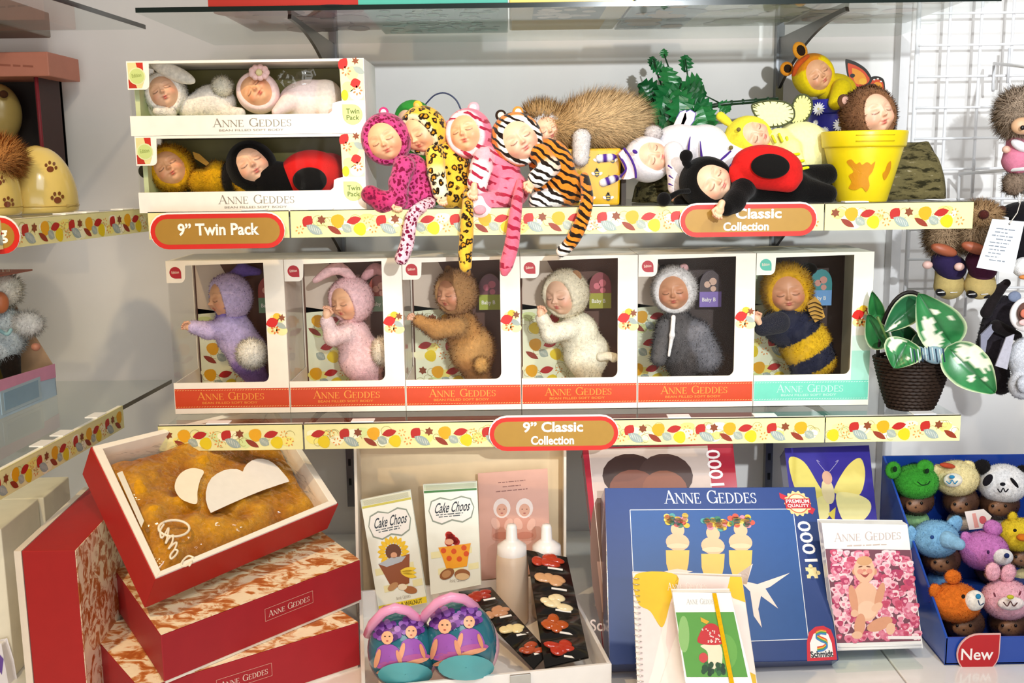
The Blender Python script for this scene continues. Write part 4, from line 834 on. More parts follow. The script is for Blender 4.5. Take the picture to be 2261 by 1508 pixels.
hol = [(1513, 140, 26, -85, 8), (1466, 118, 14, -95, 14), (1440, 137, 18, -80, 12), (1453, 150, 22, 20, 0), (1475, 172, 34, 80, -5), (1432, 196, 34, 200, 0), (1470, 210, 40, 120, -14), (1527, 188, 38, -20, 2), (1420, 225, 36, 160, 4), (1460, 245, 44, 100, -20), (1505, 225, 40, 40, -18), (1535, 205, 34, 10, -8), (1550, 235, 34, 30, -10), (1560, 262, 38, 70, -18), (1480, 262, 40, 140, -22), (1436, 262, 38, 120, -8), (1515, 275, 36, 60, -24), (1450, 285, 34, 90, -10), (1490, 190, 30, -60, 6), (1600, 236, 22, 30, 0), (1425, 205, 26, 240, -8), (1500, 245, 44, 90, -28)]
for i, (u, v, L, ang, dy) in enumerate(hol):
    c = P(u, v, Y + dy * .002); k = MPP(Y) * L * 1.45; a = math.radians(ang); tl = rng.normal(0, .35); m = 6; rows = []
    ex = Vector((math.cos(a), tl * .6, -math.sin(a))).normalized(); n_ = Vector((rng.normal(0, .3), -1, rng.normal(0, .3))).normalized(); ey = n_.cross(ex).normalized(); n_ = ex.cross(ey)
    pts = []; N_ = 9
    for j in range(N_ + 1):
        s = j / N_; w = .44 * math.sin(math.pi * min(1, s * .95 + .03)) ** .7 * (1.22 if j % 2 else .74); bend = -.25 * (s - .5) ** 2; rows.append([c + (ex * (s - .5) + ey * w * q + n_ * (bend + .10 * abs(q))) * float(k) for q in (-1, -.5, 0, .5, 1)])
    MB().grid([[tuple(p) for p in r_] for r_ in rows], ['#1c6a36', '#2a7a3e', '#16582c'][i % 3], False).build('holly_leaf', 'leaf', t)

# zebra doll
d = Doll('zebra_doll', 'white and purple zebra baby doll lying across the bark', .13, (1490, 440)); PU = '#4a2a86'; WH = '#e2dde0'
def zc(D, t): return np.tile(lin(WH), (len(D), 1))
d.head(1428, 352, 50, (-78, 18, -12), WH, 'felt', face='mid', a0=.84)
d.sdf('body', [('e', 1505, 318, .03, 60, 44, 42, 8, WH), ('e', 1556, 322, .03, 52, 44, 46, WH), ('c', 1590, 335, .02, 28, 1640, 352, .0, 22, WH), ('c', 1560, 345, .02, 30, 1600, 358, 0, 22, '#eeeaf2'), ('c', 1487, 335, -.02, 22, 1494, 372, -.04, 20, WH), ('c', 1494, 372, -.04, 20, 1490, 414, -.045, 15, '#f3e9ec')], 'felt', 56, label='white felt body with purple stripes')
for L_, r_ in (([(1524, 302, -.012), (1521, 322, -.016), (1519, 348, -.012)], [.8, 2.2, 3.2]), ([(1546, 312, -.016), (1548, 335, -.017), (1551, 362, -.008)], [.8, 2.2, 3.5]), ([(1613, 334, -.010), (1600, 346, -.015), (1586, 360, -.012)], [2, 3, 4]), ([(1630, 341, -.02), (1624, 352, -.024), (1612, 368, -.02)], [2, 2.5, 2.5]), ([(1476, 366, -.066), (1484, 372, -.07)], [2, .8]), ([(1478, 388, -.064), (1486, 394, -.068)], [2, .8]), ([(1477, 406, -.064), (1486, 410, -.066)], [2, .8])): d.tube('purple_stripe', L_, r_, PU, 'felt', 6)
d.hand(1490, 432, 20, 178, -.05)
for a_, b_ in (((1372, 346), (1322, 350)), ((1374, 388), (1330, 404))):
    st = lambda s: PU if int(s * 6) % 2 == 0 and s < .8 else WH
    d.tube('horn', [(a_[0], a_[1], -.01), ((a_[0] + b_[0]) / 2, (a_[1] + b_[1]) / 2, -.02), (b_[0], b_[1], -.02)], [7, 9, 9], WH, 'felt', 10, st)
MB().prism([d.p(u, v, -.055) for u, v in [(1376, 330), (1388, 352), (1399, 374), (1402, 392), (1388, 396), (1376, 396), (1384, 378), (1372, 350), (1366, 340)]], (0, .03, 0), '#f1cbd0').build('mane', 'felt', d.o)
for L_ in ([(1378, 328, -.052), (1392, 348, -.06), (1402, 372, -.06), (1404, 392, -.055)], [(1368, 344, -.05), (1382, 372, -.062), (1370, 390, -.055)]): d.tube('mane_edge', L_, 2.4, PU, 'felt', 6)
d.sdf('spot', [('e', 1402, 335, -.052, 6, 3, 4, 30, PU)], 'felt', 16)
for pts, c_ in (([(1482, 288), (1494, 262), (1502, 248), (1514, 243), (1516, 262), (1506, 284)], '#f3dcd8'), ([(1500, 284), (1512, 250), (1524, 243), (1535, 250), (1532, 266), (1520, 282)], '#f1d8dc')):
    w = d.sheet('wing', pts, .03, c_, 'felt', .004); MB().tube([d.p(u, v, .032) for u, v in pts[1:]], .0016, '#6a58ae', 6).build('wing_edge', 'felt', w)

# ladybird
d = Doll('ladybird_doll', 'black ladybird baby doll with a red shell, its hand over the sign', .03, (1650, 452))
d.head(1560, 405, 58, (-62, 14, -6), '#0b0908', 'plush', face='mid', a0=.86, dy=.01)
d.sdf('body', [('c', 1640, 405, .03, 46, 1740, 412, .03, 40, '#0a0808'), ('c', 1740, 415, .03, 34, 1826, 428, .03, 22, '#0a0808'), ('c', 1750, 400, .06, 34, 1826, 385, .07, 24, '#0a0808'), ('c', 1640, 418, -.01, 26, 1622, 446, -.035, 20, '#0a0808'), ('c', 1622, 446, -.035, 20, 1604, 460, -.055, 17, '#0a0808'), ('c', 1540, 440, .03, 20, 1500, 446, .03, 14, '#0a0808')], 'plush', 60)
d.hand(1588, 464, 29, 200, -.065); d.tube('feeler', [(1528, 372, 0), (1516, 360, -.01), (1514, 350, -.01)], [9, 9, 10], '#0a0808'); d.sdf('feeler_ball', [('e', 1515, 345, -.012, 14, 13, 14, '#0a0808')], 'plush', 24); d.tube('feeler', [(1520, 422, -.02), (1500, 424, -.035), (1478, 436, -.04)], [6, 5, 7], '#0a0808'); d.sdf('feeler_ball', [('e', 1466, 440, -.042, 15, 14, 15, '#0a0808')], 'plush', 24)
d.sdf('shell', [('e', 1694, 368, .0, 76, 46, 46, 8, '#cf1f1c'), ('c', 1630, 392, .0, 20, 1740, 400, -.01, 24, '#cc1e1c'), ('c', 1640, 370, 0, 24, 1622, 378, -.005, 14, '#cf1f1c'), ('e', 1745, 392, 0, 26, 28, 20, '#cf1f1c')], 'felt', 54, .006)
d.sdf('shell_spot', [('e', 1701, 367, -.037, 41, 14, 26, 4, '#0f0d0c')], 'felt', 40)

# pale yellow butterfly doll
d = Doll('butterfly_doll', 'pale yellow butterfly baby doll lying behind the ladybird', .16, (1720, 420)); YL = '#e9dc3e'; PY = '#f0ecae'
d.head(1652, 308, 50, (-72, 22, -8), YL, 'felt', face='mid', a0=.78)
d.sdf('body', [('e', 1772, 318, .02, 60, 50, 48, 12, PY), ('e', 1800, 332, .02, 40, 44, 44, PY), ('c', 1720, 318, .0, 34, 1745, 330, -.02, 24, '#efe89a'), ('c', 1745, 330, -.03, 20, 1772, 380, -.06, 13, '#eeeaa0'), ('c', 1770, 350, .0, 40, 1740, 400, .02, 40, PY)], 'felt', 56)
for k in range(3): d.tube('sleeve_stripe', [(1741 + k * 11, 346 + k * 15, -.072 - k * .006), (1752 + k * 11, 342 + k * 15, -.080 - k * .006), (1764 + k * 10, 340 + k * 15, -.074 - k * .006)], 3.2, '#dfe012', 'felt', 6)
for L_ in ([(1705, 300, -.03), (1712, 314, -.035)], [(1720, 296, -.03), (1727, 312, -.036)], [(1737, 303, -.03), (1741, 324, -.04)]): d.tube('collar_stripe', L_, 3, '#d4d62a', 'felt', 6)
d.tube('feeler', [(1618, 280, .0), (1605, 268, 0), (1590, 256, 0)], [4, 9, 10], '#e4d63a', 'felt'); d.tube('feeler', [(1600, 325, 0), (1592, 318, 0), (1586, 312, 0)], [3, 7, 5], '#d8df25', 'felt')
for u, v in ((1631, 286), (1614, 326)): d.sdf('hood_spot', [('e', u, v, -.045, 4.5, 5, 4.5, '#7a6a3a')], 'felt', 14)
for pts, c_, dy in (([(1690, 278), (1668, 255), (1660, 235), (1668, 228), (1700, 222), (1735, 226), (1752, 240), (1752, 262), (1730, 276), (1708, 280)], '#f2efb0', .0), ([(1746, 262), (1750, 232), (1762, 212), (1780, 210), (1792, 224), (1792, 244), (1782, 262), (1768, 272), (1752, 274)], '#efe790', .01)):
    pts = smooth_loop(pts, 4); w = d.sheet('wing', pts, dy, c_, 'felt', .003); MB().tube([d.p(u, v, dy) for u, v in pts], .0017, '#4d5236', 6, True).build('wing_edge', 'felt', w)
    cu = sum(p[0] for p in pts) / len(pts); cv = sum(p[1] for p in pts) / len(pts)
    for u, v in pts[2:-2:2]:
        MB().tube([d.p(u + (cu - u) * .06, v + (cv - v) * .06, dy - .001), d.p(u + (cu - u) * .25, v + (cv - v) * .25, dy - .001)], [.0014, .0003], '#5d6240', 4).build('wing_vein', 'felt', w)

# flowerpots
def pot(name, label, u0, u1, vtop, vrim, ub0, ub1, vbot, Y, col, rimcol=None):
    k = MPP(Y); cx = P((u0 + u1) / 2, vtop, Y).x; zt_, zr = P(1000, 0, Y).z, 0
    zt_ = P((u0 + u1) / 2, vtop, Y).z; zr = P((u0 + u1) / 2, vrim, Y).z; r = (u1 - u0) / 2 * k; rb = (ub1 - ub0) / 2 * k; z0 = Z_UP + .0005
    t = root(name, label, 'flowerpot', (cx, Y, z0)); o = (cx, Y, 0)
    MB().lathe([(rb * .97, z0), (rb, z0 + .003), (r * .91, zr - .002), (r * .91, zr)], o, col, 40).build('pot_body', 'ceramic', t)
    MB().lathe([(r * .90, zr - .001), (r * .955, zr), (r * .97, zr + .003), (r, zt_ - .003), (r * .99, zt_), (r * .9, zt_), (r * .88, zt_ - .03), (.0005, zt_ - .031)], o, rimcol or col, 40).build('pot_rim', 'ceramic', t); return t, cx, r, zt_, zr
t, cx, r, zt_, zr = pot('flowerpot', 'yellow flowerpot with leaf stains holding the brown bear doll', 1819, 1998, 290, 325, 1855, 1960, 446, .11, '#e9cf12')
A = Art(Vector((cx, .11, zr)), (1, 0, 0), (0, 0, 1)); m = MB()
def on_pot(pts, col, r0, r1, z0, z1, name, push=.0009):
    """an ink shape wrapped on the cone of the pot: pts are pixels"""
    import itertools
    pl = Art(Vector((cx, .11 - r0 * .9, zr)), (1, 0, 0), (0, 0, 1)); q = [pl.at(u, v) for u, v in smooth_loop(pts, 3)]; q3 = [Vector((a, b, 0)) for a, b in q]; tr = tessellate_polygon([q3]); vs = []; ca, cb = sum(x[0] for x in q) / len(q), sum(x[1] for x in q) / len(q); m_ = len(q); q = [(ca + (x[0] - ca) * kk, cb + (x[1] - cb) * kk) for kk in (.02, .35, .68, 1) for x in q]
    for a, b in q:
        z = zr + b; rr = r1 + (r0 - r1) * (z - z1) / (z0 - z1) + push; a = max(-rr * .98, min(rr * .98, a)); vs.append((cx + a, .11 - math.sqrt(rr * rr - a * a), z))
    tr = [(i * m_ + j, i * m_ + (j + 1) % m_, (i + 1) * m_ + (j + 1) % m_, (i + 1) * m_ + j) for i in range(3) for j in range(m_)]; return MB().add(vs, tr, col).build(name, 'ceramic', t)
rb = 52.5 * MPP(.11)
for pts in ([(1876, 358), (1884, 352), (1893, 362), (1900, 358), (1905, 364), (1915, 358), (1925, 366), (1922, 372), (1932, 356), (1928, 378), (1920, 392), (1924, 410), (1918, 424), (1908, 414), (1896, 420), (1884, 416), (1888, 402), (1882, 388), (1890, 378)], [(1836, 356), (1848, 362), (1856, 378), (1852, 396), (1858, 408), (1846, 404), (1840, 385)], [(1962, 362), (1970, 356), (1972, 372), (1966, 388), (1958, 398), (1952, 384), (1958, 376)]): on_pot(pts, '#cf8a14', r * .91, rb, zr, Z_UP, 'leaf_stain')
pts = [(1868, 300), (1948, 300), (1948, 311), (1868, 311)]; z_a, z_b = P(1908, 300, 0).z, P(1908, 312, 0).z
for zz in (zt_ - .008, zt_ - .018): MB().tube([(cx + r * 1.0 * math.sin(a), .11 - r * 1.0 * math.cos(a), zz) for a in np.linspace(-.5, .42, 16)], .0006, '#d6bb0c', 5).build('rim_embossing', 'ceramic', t)
d = Doll('bear_doll', 'brown furry bear baby doll peeping out of the yellow flowerpot', .11, (1910, 330)); d.head(1916, 256, 58, (-14, 20, 6), '#7d563a', face='pale', a0=.90, fur=dict(n=5000, length=.007, width=.0013), dy=.0)
d.ear(-.75, .1, .75, .27, '#5a3b27', '#c39a8a', fl=.5); d.ear(.62, .15, .85, .27, '#5a3b27', fl=.6); d.sdf('body', [('e', 1910, 318, .0, 46, 40, 28, '#5a3b27')])
t, cx, r, zt_, zr = pot('flowerpot', 'cobalt blue flowerpot with white daisies behind the yellow one', 1784, 1902, 221, 252, 1800, 1884, 446, .28, '#2a2a96', '#2b2d9e')
A = Art(Vector((cx, .28 - r - .001, zr)), (1, 0, 0), (0, 0, 1))
for u, v, k in ((1814, 239, .013), (1855, 276, .013), (1826, 288, .008), (1803, 270, .006)):
    x, z = A.at(u, v); x = max(-r * .8, min(r * .8, x))
    yy = r - math.sqrt(max(0, (r * (.93 if v > 252 else 1.0)) ** 2 - x * x))
    B = Art(Vector((cx, .28 - r - .0006 + yy, zr)), (math.cos(x / r), math.sin(x / r), 0), (0, 0, 1)); x0_ = Vector((x, 0, 0)).dot(B.ex)
    B.O = Vector((cx + x, .28 - r + yy - .0008, zr + z))
    for j in range(14): a = j * 2 * math.pi / 14; B.leaf(.55 * k * math.cos(a), .55 * k * math.sin(a), k * .95, k * .26, a, '#f4f3f8', 1 + j % 2)
    B.ell(0, 0, k * .18, k * .18, '#d9cf8a', 4); B.build('daisy', t)
d = Doll('butterfly_doll', 'orange butterfly baby doll lying in the blue flowerpot', .26, (1835, 222)); d.head(1795, 166, 44, (-38, 8, -4), '#e2c31a', 'felt', face='warm', a0=.92, colfn=lambda D, t: np.where((D[:, 2] > .55)[:, None], lin('#d98a1c'), lin('#e6cb14')))
d.sdf('body', [('e', 1845, 198, .01, 44, 36, 34, 8, '#e3c916'), ('c', 1858, 195, -.03, 20, 1846, 226, -.035, 16, '#e3c916')], 'felt'); d.ear(.16, 0, 1.32, .36, '#e0962a', '#2a1c10', 'felt', .4, zs=1.25); d.ear(-.88, 0, 1.05, .34, '#d98a24', '#2a1c10', 'felt', .4)
d.tube('hood_band', [(1752, 165, -.035), (1762, 143, -.045), (1784, 124, -.038)], [4, 6, 4], '#c9541c', 'felt')
A = d.art(-.012)
for pts, dy in (([(1867, 133), (1872, 131), (1890, 137), (1910, 150), (1922, 166), (1925, 180), (1912, 192), (1892, 196), (1878, 186), (1870, 160)], .0), ([(1912, 190), (1922, 172), (1935, 168), (1950, 174), (1954, 190), (1950, 206), (1930, 200)], .012)):
    pts = smooth_loop(pts, 4); w = d.sheet('wing', pts, dy, '#1f1a12', 'print', .002); B = d.art(dy - .0006); cu = sum(p[0] for p in pts) / len(pts); cv = sum(p[1] for p in pts) / len(pts) + 5
    B.pp([(u + (cu - u) * .17, v + (cv - v) * .17 + (3 if v < cv else 0)) for u, v in pts], '#d8481a', 1); B.pp([(u + (cu - u) * .45 + 2, v + (cv - v) * .45 + 3) for u, v in pts], '#ee9a22', 2)
    if dy == 0: B.pe(1882, 167, 5.5, 4.5, '#1a140f', 3); B.pe(1905, 180, 9, 7, '#f2b52c', 3)
    else: [B.pe(u, v, 2.5, 1.6, '#f5efe4', 3) for u, v in ((1930, 176), (1938, 174), (1945, 180))]
    B.build('wing_print', w)

# ================================================================== lower goods on the counter
def quadbox(name, label, cat, pts, thick, mat, col, group=None, bevel=.001):
    """a flat box whose front corners TL TR BR BL are given; returns root, Art on its front"""
    TL, TR, BR, BL = [Vector(p) for p in pts]; n = (BR - BL).cross(TL - BL).normalized(); t = root(name, label, cat, (BL + BR) / 2, group)
    MB().slab([BL, BR, TR, TL], -n * thick, col).build('body', mat, t, bevel=bevel); return t, Art(BL + n * .0001, BR - BL, TL - BL)
def on_ellip(c, r, R, pts, col, name, parent, mat='print', push=.0006, nsub=2):
    """ink printed on an ellipsoid where the pixel rays of pts meet it"""
    c = np.array(c); r = np.array(r) + push; R = np.array(R); out = []
    cu, cv = np.mean(pts, 0); P2 = []
    m = len(pts); rings = [[(cu + (u - cu) * k, cv + (v - cv) * k) for u, v in pts] for k in (.02, .5, 1)]
    V = []
    for u, v in [q for g in rings for q in g]:
        o = (CAMC - c) @ R / r; d = ray(u, v) @ R / r; a, b, e = d @ d, o @ d, o @ o - 1; disc = b * b - a * e
        t = (-b - math.sqrt(max(disc, 0))) / a; V.append(CAMC + ray(u, v) * t)
    F = [(i * m + j, (i + 1) * m + j, (i + 1) * m + (j + 1) % m, i * m + (j + 1) % m) for i in range(2) for j in range(m)]
    nn = np.cross(V[m] - V[0], V[m + 1] - V[m]); 
    if nn @ (CAMC - c) < 0: F = [f[::-1] for f in F]
    return MB().add(np.array(V), F, col, True).build(name, mat, parent)
circ = lambda u, v, ru, rv=None, m=12, rot=0: [(u + ru * math.cos(2 * math.pi * i / m) * math.cos(rot) - (rv or ru) * math.sin(2 * math.pi * i / m) * math.sin(rot), v + ru * math.cos(2 * math.pi * i / m) * math.sin(rot) + (rv or ru) * math.sin(2 * math.pi * i / m) * math.cos(rot)) for i in range(m)]

RED = '#a51f29'
def gift_box(name, label, FL, FR, BL, h, grp, textpx=None, z_lid=.94):
    FL, FR, BL = Vector(FL), Vector(FR), Vector(BL); BR = FR + BL - FL; dn = Vector((0, 0, -1)); t = root(name, label, 'gift box', (FL + FR + BL + BR) / 4 + dn * h, grp)
    m = MB(); top = [FL, FR, BR, BL]; c = (FL + FR + BL + BR) / 4; ins = [p + (c - p).normalized() * .004 for p in top]
    m.hexa([p + dn * h * z_lid for p in top] + [p + dn * .0006 for p in top], RED); m.build('lid', 'card', t, bevel=.0015)
    MB().slab([p + (c - p).normalized() * .0008 for p in top], (0, 0, .0005), '#d8924f').build('lid_print', 'furprint', t)
    MB().hexa([p + dn * h for p in ins] + [p + dn * h * z_lid for p in ins], '#f4ebdd').build('base', 'card', t)
    A = Art(FL + (FR - FL).cross(BL - FL).normalized() * 0 + dn * h * z_lid + ((FR - FL).cross(Vector((0, 0, 1)))).normalized() * .0016 * 0, FR - FL, (0, 0, 1)); A.O = A.O + A.n * .0003
    w = (FR - FL).length; hh = h * z_lid
    fx = textpx
    A.line([((fx - .125) * w, .42 * hh), ((fx + .125) * w, .42 * hh), ((fx + .125) * w, .70 * hh), ((fx - .125) * w, .70 * hh), ((fx - .125) * w, .42 * hh)], .0006, '#e3b3a0', 1); A.serif((fx - .108) * w, .49 * hh, .215 * w, .14 * hh, '#edd6c6', 1); A.build('lid_lettering', t)
    return t
ZM, ZL_ = .888, .810
FRl = PZ(792, 1374, ZL_); dl = (PZ(567, 1443, ZL_) - FRl).normalized(); FLl = FRl + dl * .36; perp = Vector((-dl.y, dl.x, 0)); perp = perp if perp.y > 0 else -perp
gift_box('gift_box', 'lower red gift box of the stack, mostly under the other', FLl, FRl, FLl + perp * .26, ZL_ - Z_DECK, 'stacked red gift boxes', .44)
FLm, FRm, BLm = PZ(355, 1403, ZM), PZ(795, 1236, ZM), PZ(252, 1257, ZM)
gift_box('gift_box', 'red gift box with a wool-print lid, carrying the open tilted box', FLm, FRm, BLm, ZM - ZL_ - .001, 'stacked red gift boxes', .60)

# the box standing on end at the left
Af, Bf = P(48, 1217, -.3), P(165, 1212, -.3); zt_ = Af.z; Bf.z = zt_; Db = PZ(200, 1075, zt_); dv = (Db - Af); dv.z = 0
t = root('gift_box', 'red gift box standing on its side beside the cream cartons', 'gift box', (Af + Bf + dv) / 2 * 1 + Vector((0, 0, Z_DECK - zt_)) * 0 - Vector((0, 0, zt_ - Z_DECK)), 'red gift boxes')
dn = Vector((0, 0, Z_DECK - zt_)); ww = Bf - Af
MB().hexa([Af + ww * .0 + dn, Bf + dn, Bf + dv + dn, Af + dv + dn, Af, Bf, Bf + dv, Af + dv], '#a81f1e').build('lid', 'card', t, bevel=.001)
e = -ww.normalized() * .012; MB().hexa([Af + e + dn, Af + e * .1 + dn, Af + e * .1 + dv + dn, Af + e + dv + dn, Af + e, Af + e * .1, Af + e * .1 + dv, Af + e + dv], '#e8dccb').build('base', 'card', t)
s_ = ww.normalized() * .0008; MB().slab([Bf + s_ * .3 + dn, Bf + dv + s_ * .3 + dn, Bf + dv + s_ * .3, Bf + s_ * .3], s_, '#c9783f').build('lid_print', 'furprint', t)

# open tilted box with the gold blanket
BLo, BRo, FRo, FLo = P(205, 985, -.12), P(600, 890, .2), P(745, 1110, .0), P(345, 1275, -.325)
cen = (BLo + BRo + FRo + FLo) / 4; no = (FRo - FLo).cross(BLo - FLo).normalized(); h = .062
t = root('open_gift_box', 'open red box tilted forward, showing a gold blanket in clear wrap', 'gift box', cen - no * h)
rim = [FLo, FRo, BRo, BLo]; ins = [p + (cen - p).normalized() * .016 for p in rim]
m = MB(); mw = MB()
for i in range(4):
    a, b, ai, bi = rim[i], rim[(i + 1) % 4], ins[i], ins[(i + 1) % 4]; o = [p - (cen - p).normalized() * .003 for p in (a, b)]
    m.hexa([o[0] - no * h, o[1] - no * h, b - no * h, a - no * h, o[0] - no * .003, o[1] - no * .003, b - no * .003, a - no * .003], '#b1221f')
    mw.hexa([a - no * h, b - no * h, bi - no * h, ai - no * h, a, b, bi, ai], '#fbf3e4')
m.build('outer_wall', 'card', t, bevel=.001); mw.build('white_rim', 'card', t, bevel=.0008)
MB().slab([p - no * (h + .0005) for p in rim], no * .002, '#efe4d4').build('bottom_panel', 'card', t)
bil = lambda s, q, d=0: ((FLo * (1 - s) + FRo * s) * (1 - q) + (BLo * (1 - s) + BRo * s) * q) - no * d
n1, n2 = 60, 60; bump = rng.normal(0, 1, (12, 12)); S, Q = np.linspace(0, 1, n1), np.linspace(0, 1, n2)
def smooth(b, n):
    x = np.linspace(0, b.shape[0] - 1.001, n); i = x.astype(int); f = x - i; f = f * f * (3 - 2 * f); r_ = b[i] * (1 - f)[:, None] + b[i + 1] * f[:, None]; r_ = r_.T; y = r_[i] * (1 - f)[:, None] + r_[i + 1] * f[:, None]; return y.T
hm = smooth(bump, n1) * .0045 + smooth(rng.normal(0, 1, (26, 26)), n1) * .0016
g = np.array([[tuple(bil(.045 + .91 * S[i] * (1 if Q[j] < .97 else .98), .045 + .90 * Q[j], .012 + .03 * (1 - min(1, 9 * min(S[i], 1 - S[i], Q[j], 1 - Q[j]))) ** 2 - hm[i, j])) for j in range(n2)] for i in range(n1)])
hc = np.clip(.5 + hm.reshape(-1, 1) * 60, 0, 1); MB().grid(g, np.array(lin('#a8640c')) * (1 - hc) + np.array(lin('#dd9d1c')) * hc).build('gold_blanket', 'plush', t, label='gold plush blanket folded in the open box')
wr = smooth(rng.normal(0, 1, (17, 17)), 34) * .0022 + rng.normal(0, .0005, (34, 34)); g2 = np.array([[tuple(bil(.045 + .91 * s, .05 + .90 * q, .0055 - .5 * hm[int(s * 59), int(q * 59)] + .014 * (1 - min(1, 7 * min(s, 1 - s, q, 1 - q))) ** 2 + wr[int(s * 33), int(q * 33)])) for s in np.linspace(0, 1, 34)] for q in np.linspace(0, 1, 34)]); MB().grid(g2, '#ffffff').build('clear_wrap', 'wrap', t)
A = Art(FLo + no * .0005, FRo - FLo, BLo - FLo)
A.n = no
A.sp([(450, 1041), (432, 1034), (414, 1036), (398, 1046), (388, 1062), (386, 1080), (396, 1098), (412, 1108), (434, 1112), (436, 1085), (442, 1060)], '#fdf3da', 1)
A.pp([(x / 2.751, 960 + y / 2.751) for x, y in [(1280, 475), (1262, 440), (1250, 395), (1250, 350), (1262, 300), (1285, 262), (1320, 235), (1360, 216), (1400, 207), (1440, 208), (1475, 224), (1484, 200), (1502, 176), (1530, 156), (1562, 146), (1595, 146), (1628, 154), (1660, 172), (1690, 198), (1720, 232), (1745, 262), (1757, 284), (1700, 302), (1600, 336), (1500, 376), (1400, 420), (1330, 452)]], '#f4efe6', 1)
A.pp([(258, 1045), (270, 1040), (318, 1150), (312, 1165)], '#efe9d8', 1); A.build('white_card_shapes', t)
def pen(pts, w, name='script_lettering', col='#f6e6c8'):
    return [A.w(*A.at(u, v), 2) for u, v in pts]
sc = MB(); loop = lambda cu, cv, ru, rv, a0, a1, m=26: [(cu + ru * math.cos(math.radians(a0 + (a1 - a0) * i / m)), cv + rv * math.sin(math.radians(a0 + (a1 - a0) * i / m))) for i in range(m + 1)]
opn = lambda p: smooth_loop([p[0]] + p + [p[-1]], 5)[5:-10]
for pts, w in ((loop(384, 1167, 34, 18, 160, 590), .0021), (opn([(362, 1158), (354, 1172), (356, 1188), (364, 1180), (372, 1166), (370, 1184), (366, 1200), (372, 1190), (382, 1182), (380, 1198), (372, 1212), (380, 1204), (390, 1198), (386, 1212), (376, 1226), (378, 1234), (388, 1226), (392, 1216), (382, 1214)]), .0017), (opn([(428, 1232), (416, 1228), (404, 1238), (400, 1248), (410, 1250), (424, 1240), (416, 1252)]), .0017)):
    sc.tube(pen(pts, w), w, '#f8ead0', 6)
sc.build('script_lettering', 'card', t)

# cartons by the left wall
def corner_box(name, label, fr, br, z, wid, mat, col, group, zb=Z_DECK):
    F_, B_ = PZ(*fr, z), PZ(*br, z); d = B_ - F_; l = Vector((-d.y, d.x, 0)).normalized() * wid; q = [F_ + l, F_, B_, B_ + l]; dn = Vector((0, 0, zb - z)); t = root(name, label, 'carton', sum(q, Vector()) / 4 + dn, group)
    MB().hexa([p + dn for p in q] + q, col).build('body', mat, t, bevel=.002); MB().slab([q[0].lerp(q[1], .42), q[0].lerp(q[1], .58), q[3].lerp(q[2], .58), q[3].lerp(q[2], .42)], (0, 0, .0004), '#e6ddc6').build('tape', 'card', t); return t
corner_box('carton', 'cream carton against the back wall, behind the other carton', (96, 1099), (152, 1052), .985, .17, 'card', '#f0e8d2', 'cream cartons in the corner')
corner_box('carton', 'cream carton in front, cut by the left frame edge', (2, 1168), (84, 1101), .985, .2, 'card', '#f2ead6', 'cream cartons in the corner')
t = root('small_carton', 'small pinkish box in the lower left corner below the cartons', 'carton', P(-10, 1420, -.12)); a, b = P(-60, 1420, -.12), P(36, 1262, -.12)
MB().box((a.x, -.12, a.z), (b.x, -.02, b.z), '#a5807c').build('body', 'card', t, bevel=.002); MB().box((a.x, -.121, b.z - .045), (b.x + .0005, -.0195, b.z - .043), '#6d4f4d').build('lid_seam', 'card', t)
t = root('folded_cloth', 'peach cloth folded on top of the small pinkish box', 'cloth', P(-5, 1260, -.1)); k = MPP(-.1); g = np.array([[tuple(P(-50 + 84 * s, 1262 - 24 * min(1, 5 * min(s, 1 - s)) - 4 * math.sin(9 * s), -.11 + .07 * q) + Vector((0, 0, .006 * math.sin(12 * s + 4 * q)))) for q in np.linspace(0, 1, 8)] for s in np.linspace(0, 1, 20)]); MB().grid(g, '#d9a07c').build('cloth', 'felt', t)
t = root('small_carton', 'dark box under the pinkish one at the lower left', 'carton', P(-10, 1500, -.12)); MB().box((a.x, -.115, Z_DECK), (b.x + .01, -.02, a.z - .001), '#3a2c2b').build('body', 'card', t, bevel=.002)
t = root('white_pouch', 'white and purple pouch at the lower left frame corner', 'pouch', P(0, 1560, -.2)); m = MB(); m.prism([P(u, v, -.2) for u, v in [(-30, 1430), (0, 1425), (14, 1470), (26, 1540), (-30, 1560)]], (0, .02, 0), '#efeaf2'); m.build('body', 'gloss', t, bevel=.003); A = Art(P(0, 1480, -.2005), (1, 0, 0), (0, 0, 1)); A.pp([(-5, 1440), (8, 1455), (4, 1490), (-8, 1470)], '#6a4aa0', 1); A.build('print', t)

# white presentation case
FRc, BRc, BLc = Vector((.148, -.27, 0)), Vector((.092, .10, 0)), Vector((-.287, .03, 0)); FLc = FRc + BLc - BRc; Zv = lambda p, z: Vector((p.x, p.y, z)); cc = (FRc + BLc) / 2
t = root('presentation_case', 'open white presentation case with a raised lid, holding the small goods', 'case', Zv(cc, Z_DECK)); m = MB(); base = [FLc, FRc, BRc, BLc]; inn = [p + (cc - p).normalized() * .009 for p in base]
for i in range(4):
    j = (i + 1) % 4; m.hexa([Zv(base[i], Z_DECK + .0005), Zv(base[j], Z_DECK + .0005), Zv(inn[j], Z_DECK + .0005), Zv(inn[i], Z_DECK + .0005), Zv(base[i], .787), Zv(base[j], .787), Zv(inn[j], .787), Zv(inn[i], .787)], '#eeeae6')
m.build('tray_wall', 'gloss', t, bevel=.001); MB().hexa([Zv(p, Z_DECK + .0006) for p in inn] + [Zv(p, .737) for p in inn], '#f7f2ea').build('tray_floor', 'card', t)
ld = Vector((.003, .018, .33)); bk = Vector((0, .055, 0)); L0 = [Zv(BLc, .742) + bk, Zv(BRc, .742) + bk, Zv(BRc, .742) + bk + ld, Zv(BLc, .742) + bk + ld]
